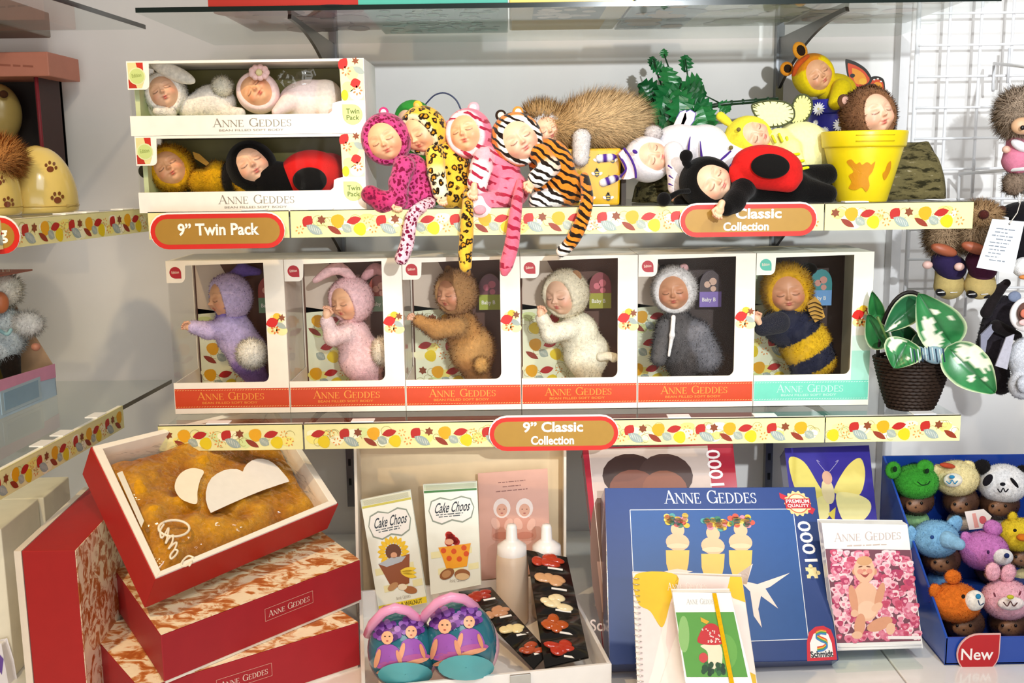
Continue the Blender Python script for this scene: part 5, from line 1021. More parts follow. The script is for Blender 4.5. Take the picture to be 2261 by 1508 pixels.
m = MB(); m.slab(L0, (0, .005, 0), '#d9c3a0'); m.build('lid_lining', 'card', t); m = MB(); fw = Vector((0, -.052, 0)); sx = (BRc - BLc).normalized() * .005
m.slab([L0[0], L0[3], L0[3] - sx, L0[0] - sx], fw, '#eee5d6'); m.slab([L0[1], L0[2], L0[2] + sx, L0[1] + sx], fw, '#eee5d6'); m.slab([L0[3], L0[2], L0[2] + Vector((0, 0, .005)), L0[3] + Vector((0, 0, .005))], fw, '#eee5d6'); m.build('lid_wall', 'card', t)
for u in (905, 1160):
    s = (u - 870) / 465; q = FLc.lerp(FRc, s); dx = (FRc - FLc).normalized(); nn = Vector((dx.y, -dx.x, 0)); m = MB()
    m.slab([Zv(q - dx * .016, .764), Zv(q + dx * .016, .764), Zv(q + dx * .016, .786), Zv(q - dx * .016, .786)], nn * .004, '#c9c9c6'); m.slab([Zv(q - dx * .011, .754), Zv(q + dx * .011, .754), Zv(q + dx * .011, .768), Zv(q - dx * .011, .768)], nn * .007, '#e4e2de'); m.build('latch', 'metal', t, bevel=.001)

def sheet_on(px, O, lean, yaw=0):
    """plane through O leaning back by lean degrees, returns Art whose pixels map onto it"""
    l, y = math.radians(lean), math.radians(yaw); ex = Vector((math.cos(y), math.sin(y), 0)); b = Vector((-math.sin(y), math.cos(y), 0)); return Art(O, ex, b * math.sin(l) + Vector((0, 0, math.cos(l))))
def leaning(name, label, cat, px, O, lean, yaw, th, mat, col, group=None, bevel=.0008):
    A = sheet_on(px, O, lean, yaw); q = [A.w(*A.at(*p)) for p in px]; bot = max(px, key=lambda p: p[1]); t = root(name, label, cat, A.w(*A.at(*bot)), group)
    MB().prism(q, -(A.n if lean > 20 else Vector((A.n.x, A.n.y, 0)).normalized()) * th, col).build('body', mat, t, bevel=bevel); A.O = A.O + A.n * .0002; return t, A

# two foil snack packets
def packet(label, px, flav, crimp):
    O = P(*px[3], .02); t, A = leaning('snack_packet', label, 'snack packet', px, O, 11, 0, .007, 'gloss', '#e9ecdf', 'foil snack packets in the white case'); TL, TR, BR, BL = px
    L = lambda s, q: (TL[0] * (1 - s) * (1 - q) + TR[0] * s * (1 - q) + BL[0] * (1 - s) * q + BR[0] * s * q, TL[1] * (1 - s) * (1 - q) + TR[1] * s * (1 - q) + BL[1] * (1 - s) * q + BR[1] * s * q)
    A.pp([L(0, .0), L(1, 0), L(1, .05), L(0, .05)], '#c9d2b4' if flav else '#dfe0c8', 1); A.pp([L(0, .055), L(1, .055), L(1, .075), L(0, .075)], crimp, 1)
    for k in range(9): A.line([A.at(*L(.04, .008 + k * .005)), A.at(*L(.96, .008 + k * .005))], .0004, '#b7b79b', 2)
    A.pp([L(.12, .15), L(.3, .12), L(.5, .15), L(.7, .12), L(.88, .15), L(.94, .24), L(.88, .34), L(.7, .38), L(.5, .35), L(.3, .38), L(.12, .34), L(.06, .24)], '#8f9a8c', 1); A.pp([L(.14, .16), L(.3, .135), L(.5, .16), L(.7, .135), L(.86, .16), L(.92, .24), L(.86, .33), L(.7, .365), L(.5, .335), L(.3, .365), L(.14, .33), L(.08, .24)], '#f3f1ec', 2)
    a, b = A.at(*L(.16, .27)), A.at(*L(.88, .27)); ro = math.atan2(b[1] - a[1], b[0] - a[0]); wd = math.hypot(b[0] - a[0], b[1] - a[1]); A.text('Cake Choos', a[0], a[1], wd * .93, .019, '#26303a', 3, .35, ro)
    for q, w_ in ((.295, .6), (.315, .5)): c_ = A.at(*L(.5 - w_ / 2, q)); A.scribble(c_[0], c_[1], wd * w_ * 1.2, .0045, '#5b6468', 3, ro)
    E = lambda s, q, rs, rq, c, l, rot=0: A.ell(*A.at(*L(s, q)), rs * wd * 1.3, rq * wd * 1.3, c, l, rot)
    for s in (.05, .35, .65): A.pp([L(s, .62), L(s + .2, .62), L(s + .2, .68), L(s, .68)], '#e9e3b0', 1); A.pp([L(s + .12, .78), L(min(1, s + .32), .78), L(min(1, s + .32), .84), L(s + .12, .84)], '#e9e3b0', 1)
    if flav == 0:
        cx, cy = A.at(*L(.48, .50))
        for k in range(18): a_ = k * math.pi / 9; A.leaf(cx + .0215 * math.cos(a_), cy + .0215 * math.sin(a_), .016, .008, a_, '#f0c418', 3)
        E(.48, .50, .17, .17, '#6a3a1c', 4); E(.48, .53, .07, .065, '#d9a07c', 5); A.pp([L(.14, .58), L(.80, .545), L(.70, .80), L(.34, .82)], '#8f4f2a', 4); A.pp([L(.14, .58), L(.42, .545), L(.72, .56), L(.62, .60), L(.30, .62)], '#b4bcc4', 5)
        for k in range(3): A.leaf(*A.at(*L(.72, .68 + .025 * k)), .030, .009, .15 - .2 * k, '#f1cf3a', 5)
        E(.36, .80, .13, .07, '#b98a5c', 5, .6); E(.70, .86, .15, .08, '#a5693c', 5, -.2); E(.55, .82, .10, .07, '#eadcc0', 6)
        A.pp([L(.0, .945), L(1, .945), L(1, 1), L(0, 1)], '#e8cc2c', 2); c_ = A.at(*L(.10, .99)); A.text('BANANA & WALNUT', c_[0], c_[1], wd * 1.1, .008, '#3a3014', 3, 0, ro)
    else:
        for k in range(14): r_ = random.Random(k); E(.40 + .2 * r_.random() - .03, .47 + .09 * r_.random(), .07, .07, ['#c2271f', '#d8392c', '#a81d1a'][k % 3], 3)
        E(.42, .545, .09, .06, '#e5a988', 4); A.pp([L(.20, .585), L(.84, .585), L(.80, .66), L(.74, .80), L(.34, .80), L(.26, .66)], '#eda326', 4)
        for s, q in ((.3, .62), (.5, .64), (.7, .62), (.4, .70), (.6, .72), (.74, .68)): E(s, q, .055, .055, '#d9531c', 5)
        E(.34, .84, .16, .10, '#8e5a34', 6, .5); E(.33, .84, .10, .07, '#b98a5c', 7, .5); E(.64, .87, .16, .11, '#95603a', 6); E(.64, .89, .14, .07, '#d9b88a', 7)
    c_ = A.at(*L(.38, .925)); A.serif(c_[0], c_[1], wd * .42, .006, '#9a8f84', 3, rot=ro); A.build('printed_front', t); return t
packet('banana snack packet with a sunflower picture, leftmost in the case', [(797, 1105), (905, 1084), (943, 1330), (838, 1352)], 0, '#cfc65a')
packet('green-edged snack packet with a spotted pot picture', [(935, 1071), (1052, 1065), (1062, 1290), (952, 1312)], 1, '#3f7a3c')
t, A = leaning('pink_leaflet', 'pink leaflet with two small portraits, standing behind the bottles', 'leaflet', [(1056, 1046), (1208, 1036), (1216, 1262), (1062, 1280)], P(1062, 1280, .085), 7, 6, .003, 'card', '#dcaa98')
for v, w_ in ((1066, 60), (1075, 40), (1086, 70)): a = A.at(1130 - w_ / 2, v + 2); b = A.at(1130 + w_ / 2, v); A.scribble(a[0], a[1], b[0] - a[0], .004, '#8c5a50', 1, .05)
for u in (1108, 1158):
    A.sp([(u - 22, 1188), (u - 16, 1150), (u, 1140), (u + 17, 1150), (u + 26, 1186), (u, 1194)], '#d79a86', 1); A.pe(u, 1122, 19, 22, '#f0dfd6', 2); A.pe(u, 1126, 12, 14, '#e0a88e', 3); A.pe(u - 14, 1156, 9, 14, '#e9b9a6', 3, .4); A.pe(u + 15, 1158, 9, 14, '#e9b9a6', 3, -.4); A.pe(u, 1182, 20, 8, '#c9836e', 3)
    for s_ in (-1, 1): A.pe(u + s_ * 5, 1124, 2, 1, '#7a4a3a', 4)
    A.pe(u, 1133, 3, 1.4, '#b5605a', 4)
A.build('printed_front', t)
for i, (u, vt, vb, r, ly, lab) in enumerate(((1132, 1205, 1345, 37, -.005, 'frosted pump bottle with a white collar, between the packets and strips'), (1208, 1203, 1345, 36, .02, 'frosted pump bottle with a white collar, behind the black sweet strip'))):
    o = P(u, vb, ly); k = MPP(ly); zt_ = P(u, vt, ly).z; t = root('pump_bottle', lab, 'bottle', (o.x, o.y, .7375), 'frosted bottles in the white case'); z = lambda v: P(u, v, ly).z; R_ = r * k
    MB().lathe([(R_ * .9, .738), (R_, .745), (R_, z(1240)), (R_ * .93, z(1222)), (R_ * .7, z(1212))], (o.x, o.y, 0), '#d5bfa8', 28).build('bottle_body', 'plastic', t)
    MB().lathe([(R_ * .9, z(1226)), (R_ * .92, z(1222)), (R_ * .9, z(1204)), (R_ * .5, z(1194)), (R_ * .36, z(1190)), (R_ * .33, z(1164)), (R_ * .25, z(1158)), (.0006, z(1157))], (o.x, o.y, 0), '#f0ebe6', 28).build('pump_cap', 'plastic', t)
# black strips of wrapped sweets
def strip(label, q, n, cols):
    q = [P(*p[:2], p[2]) for p in q]; t = root('sweet_strip', label, 'sweet strip', q[3], 'black sweet strips in the white case'); TL, TR, BR, BL = q; nn = (BR - BL).cross(TL - BL).normalized()
    g = np.array([[tuple((TL.lerp(TR, s)).lerp(BL.lerp(BR, s), w) + nn * (.0045 * math.sin(math.pi * s) * abs(math.sin(math.pi * w * n)))) for s in np.linspace(0, 1, 9)] for w in np.linspace(0, 1, 8 * n + 1)]); MB().grid(g, '#14110f').build('strip', 'gloss', t); MB().slab([BL - nn * .002, BR - nn * .002, TR - nn * .002, TL - nn * .002], -nn * .002, '#171311').build('backing', 'card', t)
    m = MB(); w_ = (TR - TL).length
    for i in range(n):
        c = (TL.lerp(TR, .48)).lerp(BL.lerp(BR, .48), (i + .45) / n) + nn * .0048; ex = (TR - TL).normalized(); ey = nn.cross(ex); M3 = Matrix((ex, ey, nn)).transposed(); r_ = random.Random(i + n); col = cols[i]
        s_ = MB()
        for k in range(6): s_.ellip(c + ex * r_.uniform(-.24, .24) * w_ + ey * r_.uniform(-.14, .14) * w_, (1, 1, 1), col, M3 @ Matrix.Diagonal((w_ * r_.uniform(.12, .22), w_ * r_.uniform(.09, .16), .0035)), 7)
        s_.build('sweet', 'gloss', t); a = c + ex * w_ * .02 - ey * w_ * .27; MB().slab([a, a + ex * w_ * .36 + ey * .001, a + ex * w_ * .36 + ey * .005, a + ey * .004], nn * .0008, '#f2efe8').build('sticker', 'card', t)
    return t
strip('black strip of wrapped sweets hanging over the case, nearest the puzzle', [(1162, 1214, .0), (1252, 1230, .0), (1300, 1450, -.22), (1203, 1474, -.235)], 5, ['#b5391f', '#d6a272', '#efdcae', '#b5521d', '#b5321c'])
strip('black strip of wrapped sweets lying slanted beside the clogs', [(1012, 1306, -.06), (1084, 1296, -.04), (1212, 1440, -.20), (1178, 1476, -.225)], 4, ['#a8301f', '#c99068', '#ecd79c', '#b04a26'])

# printed clogs
def clog(label, cu, cv, ru, rv, tilt, rimpts, figs):
    Y = -.27; c = P(cu, cv, Y); k = MPP(Y, cv); t = root('clog', label, 'shoe', P(cu, cv + rv, Y), 'pair of printed clogs'); R = hrot(tilt, 0, 38) ; r = np.array((ru * k, rv * 1.08 * k, ru * .80 * k))
    R = hrot(tilt); r = np.array((ru * k, ru * .95 * k, rv * k))
    MB().ellip(c, (1, 1, 1), '#2c6f80', R @ Matrix.Diagonal(tuple(r)), 22).build('upper', 'gloss', t)
    sdf_part('sole', t, [('e', c + R @ Vector((0, .006, -rv * k * .12)), np.array((ru * k * 1.03, ru * .9 * k, rv * k * .92)), np.array(R), '#e9b7c8')], 'plastic', 30)
    on_ellip(c, r, R, [(cu + ru * .80 * math.cos(a) + (math.sin(math.radians(tilt)) * -rv * .55), cv + rv * .60 + rv * .30 * math.sin(a) ) for a in np.linspace(0, 2 * np.pi, 20, endpoint=False)], '#56a7ad', 'toe_cap', t, 'ceramic', .0058)
    MB().tube([P(u, v, Y + dy) for u, v, dy in rimpts], .0075, '#f0a3cc', 8).build('rim', 'plastic', t)
    sdf_part('insole', t, [('c', P(rimpts[len(rimpts) // 2][0] - 12, rimpts[len(rimpts) // 2][1] + 28, Y + .035), 34 * k, P(cu - 10, cv - rv * .55, Y + .05), 44 * k, '#d968a8')], 'plastic', 26)
    for (u, v, s) in figs:
        lay = [(smooth_loop([(u - 22 * s, v + 34 * s), (u + 4 * s, v + 24 * s), (u + 26 * s, v + 36 * s), (u + 36 * s, v + 66 * s), (u + 8 * s, v + 76 * s), (u - 24 * s, v + 70 * s)], 3), '#9c58b4', 'printed_dress'), (circ(u + 10 * s, v + 70 * s, 36 * s, 9 * s, rot=-.1), '#b45a9c', 'printed_hem'), (circ(u + 8 * s, v + 80 * s, 34 * s, 6 * s, rot=-.25), '#e9a27c', 'printed_legs'), (circ(u - 22 * s, v + 56 * s, 6 * s, 22 * s, rot=.25), '#e5a07a', 'printed_arm'), (circ(u + 26 * s, v + 54 * s, 5 * s, 18 * s, rot=-.3), '#dd9670', 'printed_arm')]
        for n_, (q, col, nm) in enumerate(lay): on_ellip(c, r, R, q, col, nm, t, push=.0016 + .0003 * n_)
        on_ellip(c, r, R, circ(u + 1, v - 2 * s, 24 * s, 24 * s), '#6d3490', 'printed_hair', t, push=.0024)
        for j in range(15): a = math.pi * (.88 + 1.24 * j / 14); on_ellip(c, r, R, circ(u + (18 + 7 * (j % 2)) * s * math.cos(a), v + 2 * s + (19 + 7 * (j % 2)) * s * math.sin(a), 7.5 * s, 7.5 * s, 8), ['#9460b8', '#7a42a0', '#4f2470', '#a878c6'][j % 4], 'printed_curl', t, push=.0027 + .0002 * (j % 3))
        on_ellip(c, r, R, circ(u, v + 10 * s, 13.5 * s, 15 * s), '#efb48c', 'printed_face', t, push=.0034)
        for q_, col, nm in ((circ(u - 5 * s, v + 7 * s, 2.4 * s, 1.4 * s, 6), '#3a2a2c', 'printed_eye'), (circ(u + 5 * s, v + 7 * s, 2.4 * s, 1.4 * s, 6), '#3a2a2c', 'printed_eye'), (circ(u, v + 17 * s, 3 * s, 1.6 * s, 6), '#b5504a', 'printed_mouth')): on_ellip(c, r, R, q_, col, nm, t, push=.0039)
    for j in range(7): r_ = random.Random(j * 7 + cu); u, v = cu + r_.uniform(-.5, .6) * ru, cv - rv * r_.uniform(.25, .75); on_ellip(c, r, R, [(u + 6 * (1 if i % 2 else .45) * math.cos(i * math.pi / 5), v + 6 * (1 if i % 2 else .45) * math.sin(i * math.pi / 5)) for i in range(10)], '#8fc7da', 'printed_star', t, push=.0012)
    return t
clog('printed blue clog with a pink rim, the one nearer the red boxes', 888, 1436, 76, 88, -8, [(812, 1400, .02), (822, 1378, -.02), (846, 1352, -.035), (872, 1342, -.035), (900, 1348, -.025), (926, 1370, .0), (940, 1392, .03)], [(855, 1398, 1.0), (908, 1386, .95)])
clog('printed blue clog with a pink rim, the one touching the black sweet strip', 1020, 1418, 78, 94, -10, [(932, 1374, .02), (940, 1356, -.02), (966, 1330, -.035), (996, 1318, -.035), (1024, 1322, -.025), (1046, 1338, 0), (1056, 1352, .03)], [(982, 1372, 1.1), (1036, 1364, .95)])

# ------------------------------------------------------------------ puzzles, calendars and books
pts = quad3d([(1335, 1077), (1800, 1075), (1852, 1458), (1345, 1468)], 3, z=Z_DECK + .034)
t, A = quadbox('puzzle_box', 'blue 1000-piece puzzle box leaning at the front of the counter', 'puzzle', pts, .048, 'gloss', '#22376f')
w = (pts[2] - pts[3]).length; h = (pts[0] - pts[3]).length
A.pp([(1336, 1078), (1799, 1076), (1850, 1456), (1347, 1467)], '#263f7c', .5); A.pp([(1392, 1127), (1751, 1125), (1784, 1411), (1405, 1425)], '#2c5594', 1)
ln = [(1391, 1126), (1751, 1124), (1785, 1411), (1406, 1425), (1391, 1126)]; A.line([A.at(*p) for p in ln], .0012, '#e9edf4', 2)
a, b = A.at(1468, 1112), A.at(1672, 1111); A.serif(a[0], a[1], b[0] - a[0], .024, '#f2f4f8', 2)
x, y = A.at(1798, 1150); x2, y2 = A.at(1806, 1240); A.text('1000', x2, y2, .073, .023, '#f6f6f8', 3, 0, math.pi / 2 + .02)
for u in (1496, 1574, 1635):                                  # plain stand-ins for the printed picture: three yellow-robed shapes with flower crowns
    dv_ = 8 if u == 1574 else 0; r_ = random.Random(u)
    A.pp([(u - 26, 1215 + dv_), (u + 26, 1215 + dv_), (u + 24, 1245 + dv_), (u + 14, 1290 + dv_), (u - 12, 1290 + dv_), (u - 25, 1245 + dv_)], '#f2c25e', 3); A.pe(u, 1197 + dv_, 26, 20, '#eebc94', 2); A.pe(u, 1170 + dv_, 15, 16, '#eebc94', 3); A.pe(u, 1206 + dv_, 24, 6, '#f1cda6', 4)
    for j in range(26): A.pe(u + r_.uniform(-26, 26), 1149 + dv_ + r_.uniform(-12, 12), 7, 6, ['#e2b832', '#d8543e', '#4a9a9a', '#e58a9a', '#f0d060', '#3a7a5a'][j % 6], 5)
A.pp([(1628, 1268), (1662, 1245), (1650, 1285), (1672, 1290), (1744, 1265), (1700, 1296), (1690, 1300), (1718, 1344), (1680, 1316), (1674, 1345), (1682, 1386), (1664, 1360), (1656, 1306), (1640, 1290)], '#f4dfd4', 3); A.pp([(1465, 1262), (1495, 1256), (1530, 1262), (1500, 1270)], '#f3dccb', 4)
A.pp([(1720, 1088), (1800, 1124), (1794, 1136), (1722, 1100)], '#c0283a', 3)
x, y = A.at(1761, 1112); k = .0225
A.poly([(x + k * (1 + .08 * math.cos(14 * q)) * math.cos(q), y + k * (1 + .08 * math.cos(14 * q)) * math.sin(q)) for q in np.linspace(0, 2 * np.pi, 112, endpoint=False)], '#e7c98c', 4); A.ell(x, y, k * .82, k * .82, '#c8684a', 5); A.ell(x, y, k * .74, k * .74, '#efd9ae', 6); A.rect(x - k * 1.02, y - k * .42, x + k * 1.02, y + k * .40, '#b52b34', 7); A.text('PREMIUM', x - k * .92, y + .02 * k, k * 1.84, k * .3, '#fbf2ea', 8); A.text('QUALITY', x - k * .86, y - .36 * k, k * 1.72, k * .3, '#fbf2ea', 8)
x, y = A.at(1792, 1265); k = .0095
A.rect(x - k, y - k, x + k, y + k, '#ead9a0', 3); A.ell(x + k * 1.2, y, k * .4, k * .4, '#ead9a0', 3); A.ell(x, y + k * 1.2, k * .4, k * .4, '#ead9a0', 3); A.ell(x - k * .9, y, k * .35, k * .35, '#263f7c', 4); A.ell(x, y - k * .9, k * .35, k * .35, '#263f7c', 4)
A.pp([(1782, 1460), (1781, 1418), (1786, 1396), (1800, 1384), (1818, 1382), (1834, 1390), (1842, 1410), (1848, 1457)], '#cf2b3a', 3); A.pp([(1790, 1453), (1788, 1420), (1796, 1400), (1812, 1393), (1828, 1400), (1836, 1420), (1840, 1450)], '#f7f4f2', 4)
scv = [(1824, 1392), (1812, 1390), (1802, 1394), (1802, 1401), (1812, 1407), (1824, 1412), (1826, 1420), (1818, 1427), (1804, 1430)]
for j, c_ in enumerate(('#d8452c', '#ecb02c', '#3f9a5a', '#3f7fc0')): A.line([A.at(u, v + 3.0 * j) for u, v in scv], .0026, c_, 5 + .3 * j)
a, b = A.at(1791, 1453), A.at(1840, 1449); A.text('Schmidt', a[0], a[1], b[0] - a[0], .0105, '#2c2c34', 7, 0, .04, bold=.03)
A.build('printed_front', t)

t, A = leaning('puzzle_box', 'red-framed 1000-piece puzzle box behind the blue one', 'puzzle', [(1287, 990), (1617, 978), (1660, 1400), (1336, 1418)], P(1336, 1418, -.138), 38, 0, .045, 'gloss', '#a8283a')
A.pp([(1300, 992), (1562, 984), (1600, 1345), (1336, 1360)], '#c3b1a8', 1); A.pe(1392, 1050, 62, 52, '#3c2622', 2); A.pe(1470, 1050, 60, 52, '#46302c', 3); A.pe(1400, 1082, 55, 48, '#7a4a3c', 4); A.pe(1468, 1082, 50, 46, '#85523f', 5); A.pe(1330, 1240, 26, 150, '#6a4638', 2); A.pp([(1318, 1240), (1340, 1240), (1346, 1350), (1330, 1352)], '#a88070', 3)
A.line([A.at(1300, 992), A.at(1338, 1361), A.at(1600, 1346)], .001, '#ead5cc', 4)
x, y = A.at(1600, 1072); A.text('1000', x, y, .070, .026, '#f1e6e4', 3, 0, math.pi / 2 + .03); a, b = A.at(1304, 1394), A.at(1404, 1386); A.text('Schmidt', a[0], a[1], b[0] - a[0], .020, '#f4e4e2', 3); A.build('printed_front', t)
t, A = leaning('puzzle_box', 'purple puzzle box with a yellow butterfly picture', 'puzzle', [(1733, 990), (1918, 984), (1956, 1330), (1774, 1342)], Vector((P(1774, 1342, .02).x, .02, .762)), 38, 0, .045, 'gloss', '#40389a')
A.sp([(1742, 1012), (1775, 1020), (1808, 1072), (1826, 1100), (1806, 1110), (1775, 1110), (1752, 1070)], '#e3d36a', 2); A.sp([(1900, 1012), (1872, 1028), (1845, 1072), (1846, 1090), (1895, 1095), (1910, 1050)], '#ead879', 2); A.sp([(1846, 1092), (1885, 1090), (1918, 1105), (1922, 1128), (1900, 1152), (1862, 1150)], '#ece09a', 3); A.sp([(1826, 1096), (1800, 1104), (1790, 1130), (1806, 1150), (1830, 1140)], '#e9dc92', 3)
A.pe(1828, 1085, 14, 30, '#e6d2a0', 4); A.pe(1826, 1055, 11, 16, '#d9a890', 5); A.pp([(1828, 1135), (1845, 1120), (1842, 1152)], '#d8c23c', 5)
for s in (-1, 1): A.line([A.at(1827 + s * (4 + 20 * math.sin(q)), 1042 - 26 * math.sin(q * .9)) for q in np.linspace(0, 2.4, 10)], .0009, '#b7b0d8', 3)
A.build('printed_front', t)

pts = quad3d([(1815, 1155), (2003, 1158), (2035, 1432), (1850, 1437)], 3, z=.752)
O = P(1850, 1440, -.17); t, A = leaning('rose_calendar', 'boxed desk calendar with pink roses and a white heading', 'calendar', [(1815, 1156), (2003, 1158), (2037, 1430), (1850, 1436)], O, 14, 4, .02, 'gloss', '#f4f3f1')
A.pp([(1822, 1212), (2012, 1214), (2033, 1415), (1848, 1420)], '#7a4a58', 1); r_ = random.Random(5)
for j in range(430):
    s, q = r_.random(), r_.random(); u = 1829 + s * 178 + q * 24; v = 1219 + q * 192; c_ = r_.choice(['#e79ab0', '#d8708c', '#f0b9c6', '#c9506e', '#f4ccd4', '#df8098', '#b9456a', '#f6d9dc']); k = r_.uniform(6, 10); A.pe(u, v, k, k * .9, c_, 2 + j * .004, 0, 10, .14); A.pe(u + k * .2, v + k * .1, k * .5, k * .42, r_.choice(['#eeb0be', '#c04a68', '#e58ba2']), 2.002 + j * .004, 0, 8, .15)
SK, SD = '#eebf9f', '#dd9f7e'
A.pe(1912, 1328, 30, 42, SK, 4.2); A.pe(1914, 1346, 21, 19, '#f4ccae', 4.3); A.pe(1884, 1324, 9, 32, SD, 4.4, .12); A.pe(1886, 1354, 8, 8, SK, 4.5); A.pe(1942, 1314, 9, 28, SD, 4.4, -.35); A.pe(1936, 1340, 14, 8, SK, 4.5, .5)
A.pe(1898, 1380, 12, 25, SD, 4.6, -.2); A.pe(1892, 1402, 12, 8, SK, 4.7); A.pe(1942, 1378, 30, 13, SD, 4.6, .32); A.pe(1966, 1388, 10, 13, SK, 4.7, -.3); A.pe(1886, 1262, 5, 7, SD, 4.7); A.pe(1931, 1262, 5, 7, SD, 4.7); A.pe(1908, 1238, 17, 10, '#d9a679', 4.85)
A.pe(1908, 1258, 23, 28, SK, 4.8); A.pe(1908, 1284, 11, 10, SD, 4.15); A.pe(1899, 1262, 7, 6, '#e39a86', 4.9); A.pe(1919, 1261, 7, 6, '#e39a86', 4.9); A.sp([(1899, 1266), (1909, 1269), (1919, 1265), (1910, 1275)], '#a84a48', 5)
for s_ in (-1, 1): A.pe(1908 + s_ * 9, 1251, 5, 1.5, '#7a4c3a', 5, -s_ * .2)
A.pe(1908, 1259, 3.5, 3, '#d98f78', 5)
a, b = A.at(1842, 1196), A.at(1990, 1196); A.serif(a[0], a[1], b[0] - a[0], .0145, '#c3b4ae', 2); a, b = A.at(1870, 1208), A.at(1960, 1208); A.scribble(a[0], a[1], b[0] - a[0], .0045, '#c9b9ae', 2)
A.pp([(1960, 1404), (2032, 1404), (2033, 1411), (1961, 1411)], '#f4eeee', 5); A.build('printed_front', t)
for dv_ in (4, 10): MB().tube([A.w(*A.at(1850, 1424 + dv_), 3), A.w(*A.at(2034, 1419 + dv_), 3)], .0012, '#ffffff', 6).build('page_edge', 'card', t)
ts = root('acrylic_stand', 'clear acrylic stand under the rose calendar', 'stand', P(1945, 1460, -.17)); q = [P(1848, 1452, -.20), P(2040, 1446, -.19)]; q[0].z = q[1].z = Z_DECK + .0008
MB().slab([q[0], q[1], q[1] + Vector((-.01, .09, 0)), q[0] + Vector((0, .09, 0))], (0, 0, .004), '#ffffff').build('foot', 'glass', ts); MB().slab([q[0] + Vector((.02, .045, .004)), q[1] + Vector((-.03, .045, .004)), q[1] + Vector((-.03, .05, .012)), q[0] + Vector((.02, .05, .012))], (0, .03, 0), '#ffffff').build('rest', 'glass', ts)

Ysp = -.345; O = P(1412, 1600, Ysp); spx = [(1398, 1266), (1638, 1273), (1684, 1600), (1412, 1600)]
t, A = leaning('spiral_calendar', 'spiral-bound yellow and cream calendar leaning on the blue puzzle', 'calendar', spx, O, 13, 0, .006, 'gloss', '#f4e6dc')
A.sp([(1404, 1268), (1495, 1270), (1480, 1330), (1462, 1385), (1436, 1350), (1408, 1330)], '#eec21c', 1); A.pp([(1612, 1273), (1637, 1274), (1646, 1330), (1618, 1320), (1606, 1300)], '#eec628', 1); A.pp([(1495, 1270), (1612, 1273), (1606, 1300), (1560, 1420), (1500, 1508), (1470, 1420), (1480, 1330)], '#efdcd6', 1); A.sp([(1440, 1600), (1470, 1470), (1510, 1380), (1540, 1500), (1520, 1600)], '#f6ebe2', 2); A.pp([(1408, 1335), (1436, 1352), (1462, 1388), (1440, 1480), (1415, 1560)], '#f3e0dc', 1); A.pp([(1648, 1480), (1668, 1490), (1674, 1540), (1652, 1560)], '#e9bd2c', 1)
a, b = A.at(1474, 1303), A.at(1560, 1302); A.serif(a[0], a[1], b[0] - a[0], .011, '#fbf7f0', 3); A.build('printed_front', t)
for k in range(26):
    v = 1278 + k * 12.6; u = 1404 + (v - 1266) * .042; x, y = A.at(u, v); c = A.w(x, y, 0); MB().tube([c + A.ex * .0055 * math.cos(q) + A.n * (.0045 * math.sin(q) - .002) + A.ey * .0004 * q for q in np.linspace(0, 2 * np.pi, 10)], .0007, '#d9d9d6', 5).build('spiral_ring', 'metal', t)
t, A = leaning('notebook', 'small white notebook with a red toadstool picture and yellow elastic', 'notebook', [(1486, 1309), (1613, 1308), (1662, 1516), (1516, 1516)], P(1516, 1516, -.365), 14, 0, .012, 'gloss', '#f7f6f3')
A.pp([(1492, 1352), (1620, 1351), (1651, 1495), (1516, 1495)], '#5aa040', 1); A.pe(1510, 1400, 12, 40, '#8fc070', 2); A.pe(1600, 1440, 28, 40, '#6cae4c', 1.5); A.sp([(1547, 1425), (1590, 1424), (1592, 1470), (1566, 1474), (1562, 1440)], '#efe6c8', 2)
A.sp([(1541, 1418), (1545, 1398), (1556, 1382), (1570, 1376), (1584, 1382), (1593, 1400), (1596, 1420), (1570, 1424)], '#c9282e', 3); A.pe(1553, 1452, 10, 11, '#d04444', 3); r_ = random.Random(2)
for j in range(30): A.pe(1549 + r_.random() * 42, 1388 + r_.random() * 30, 1.7, 1.5, '#f4dcd4', 4)
for j in range(26): A.pe(1552 + r_.random() * 48, 1466 + r_.random() * 22, 5, 6, r_.choice(['#1f4a2a', '#2f6a3a', '#173a22']), 4 + j * .02)
A.pp([(1546, 1362), (1566, 1372), (1560, 1378), (1548, 1372)], '#e0b020', 4); a, b = A.at(1516, 1334), A.at(1580, 1333); A.serif(a[0], a[1], b[0] - a[0], .008, '#c4c2be', 2); A.build('printed_cover', t)
B = MB(); e0 = [A.w(*A.at(u, v), 8) for u, v in ((1572, 1309), (1581, 1309), (1622, 1516), (1612, 1516))]; B.slab(e0, A.n * .0008, '#e9b60e'); B.build('elastic_band', 'felt', t)

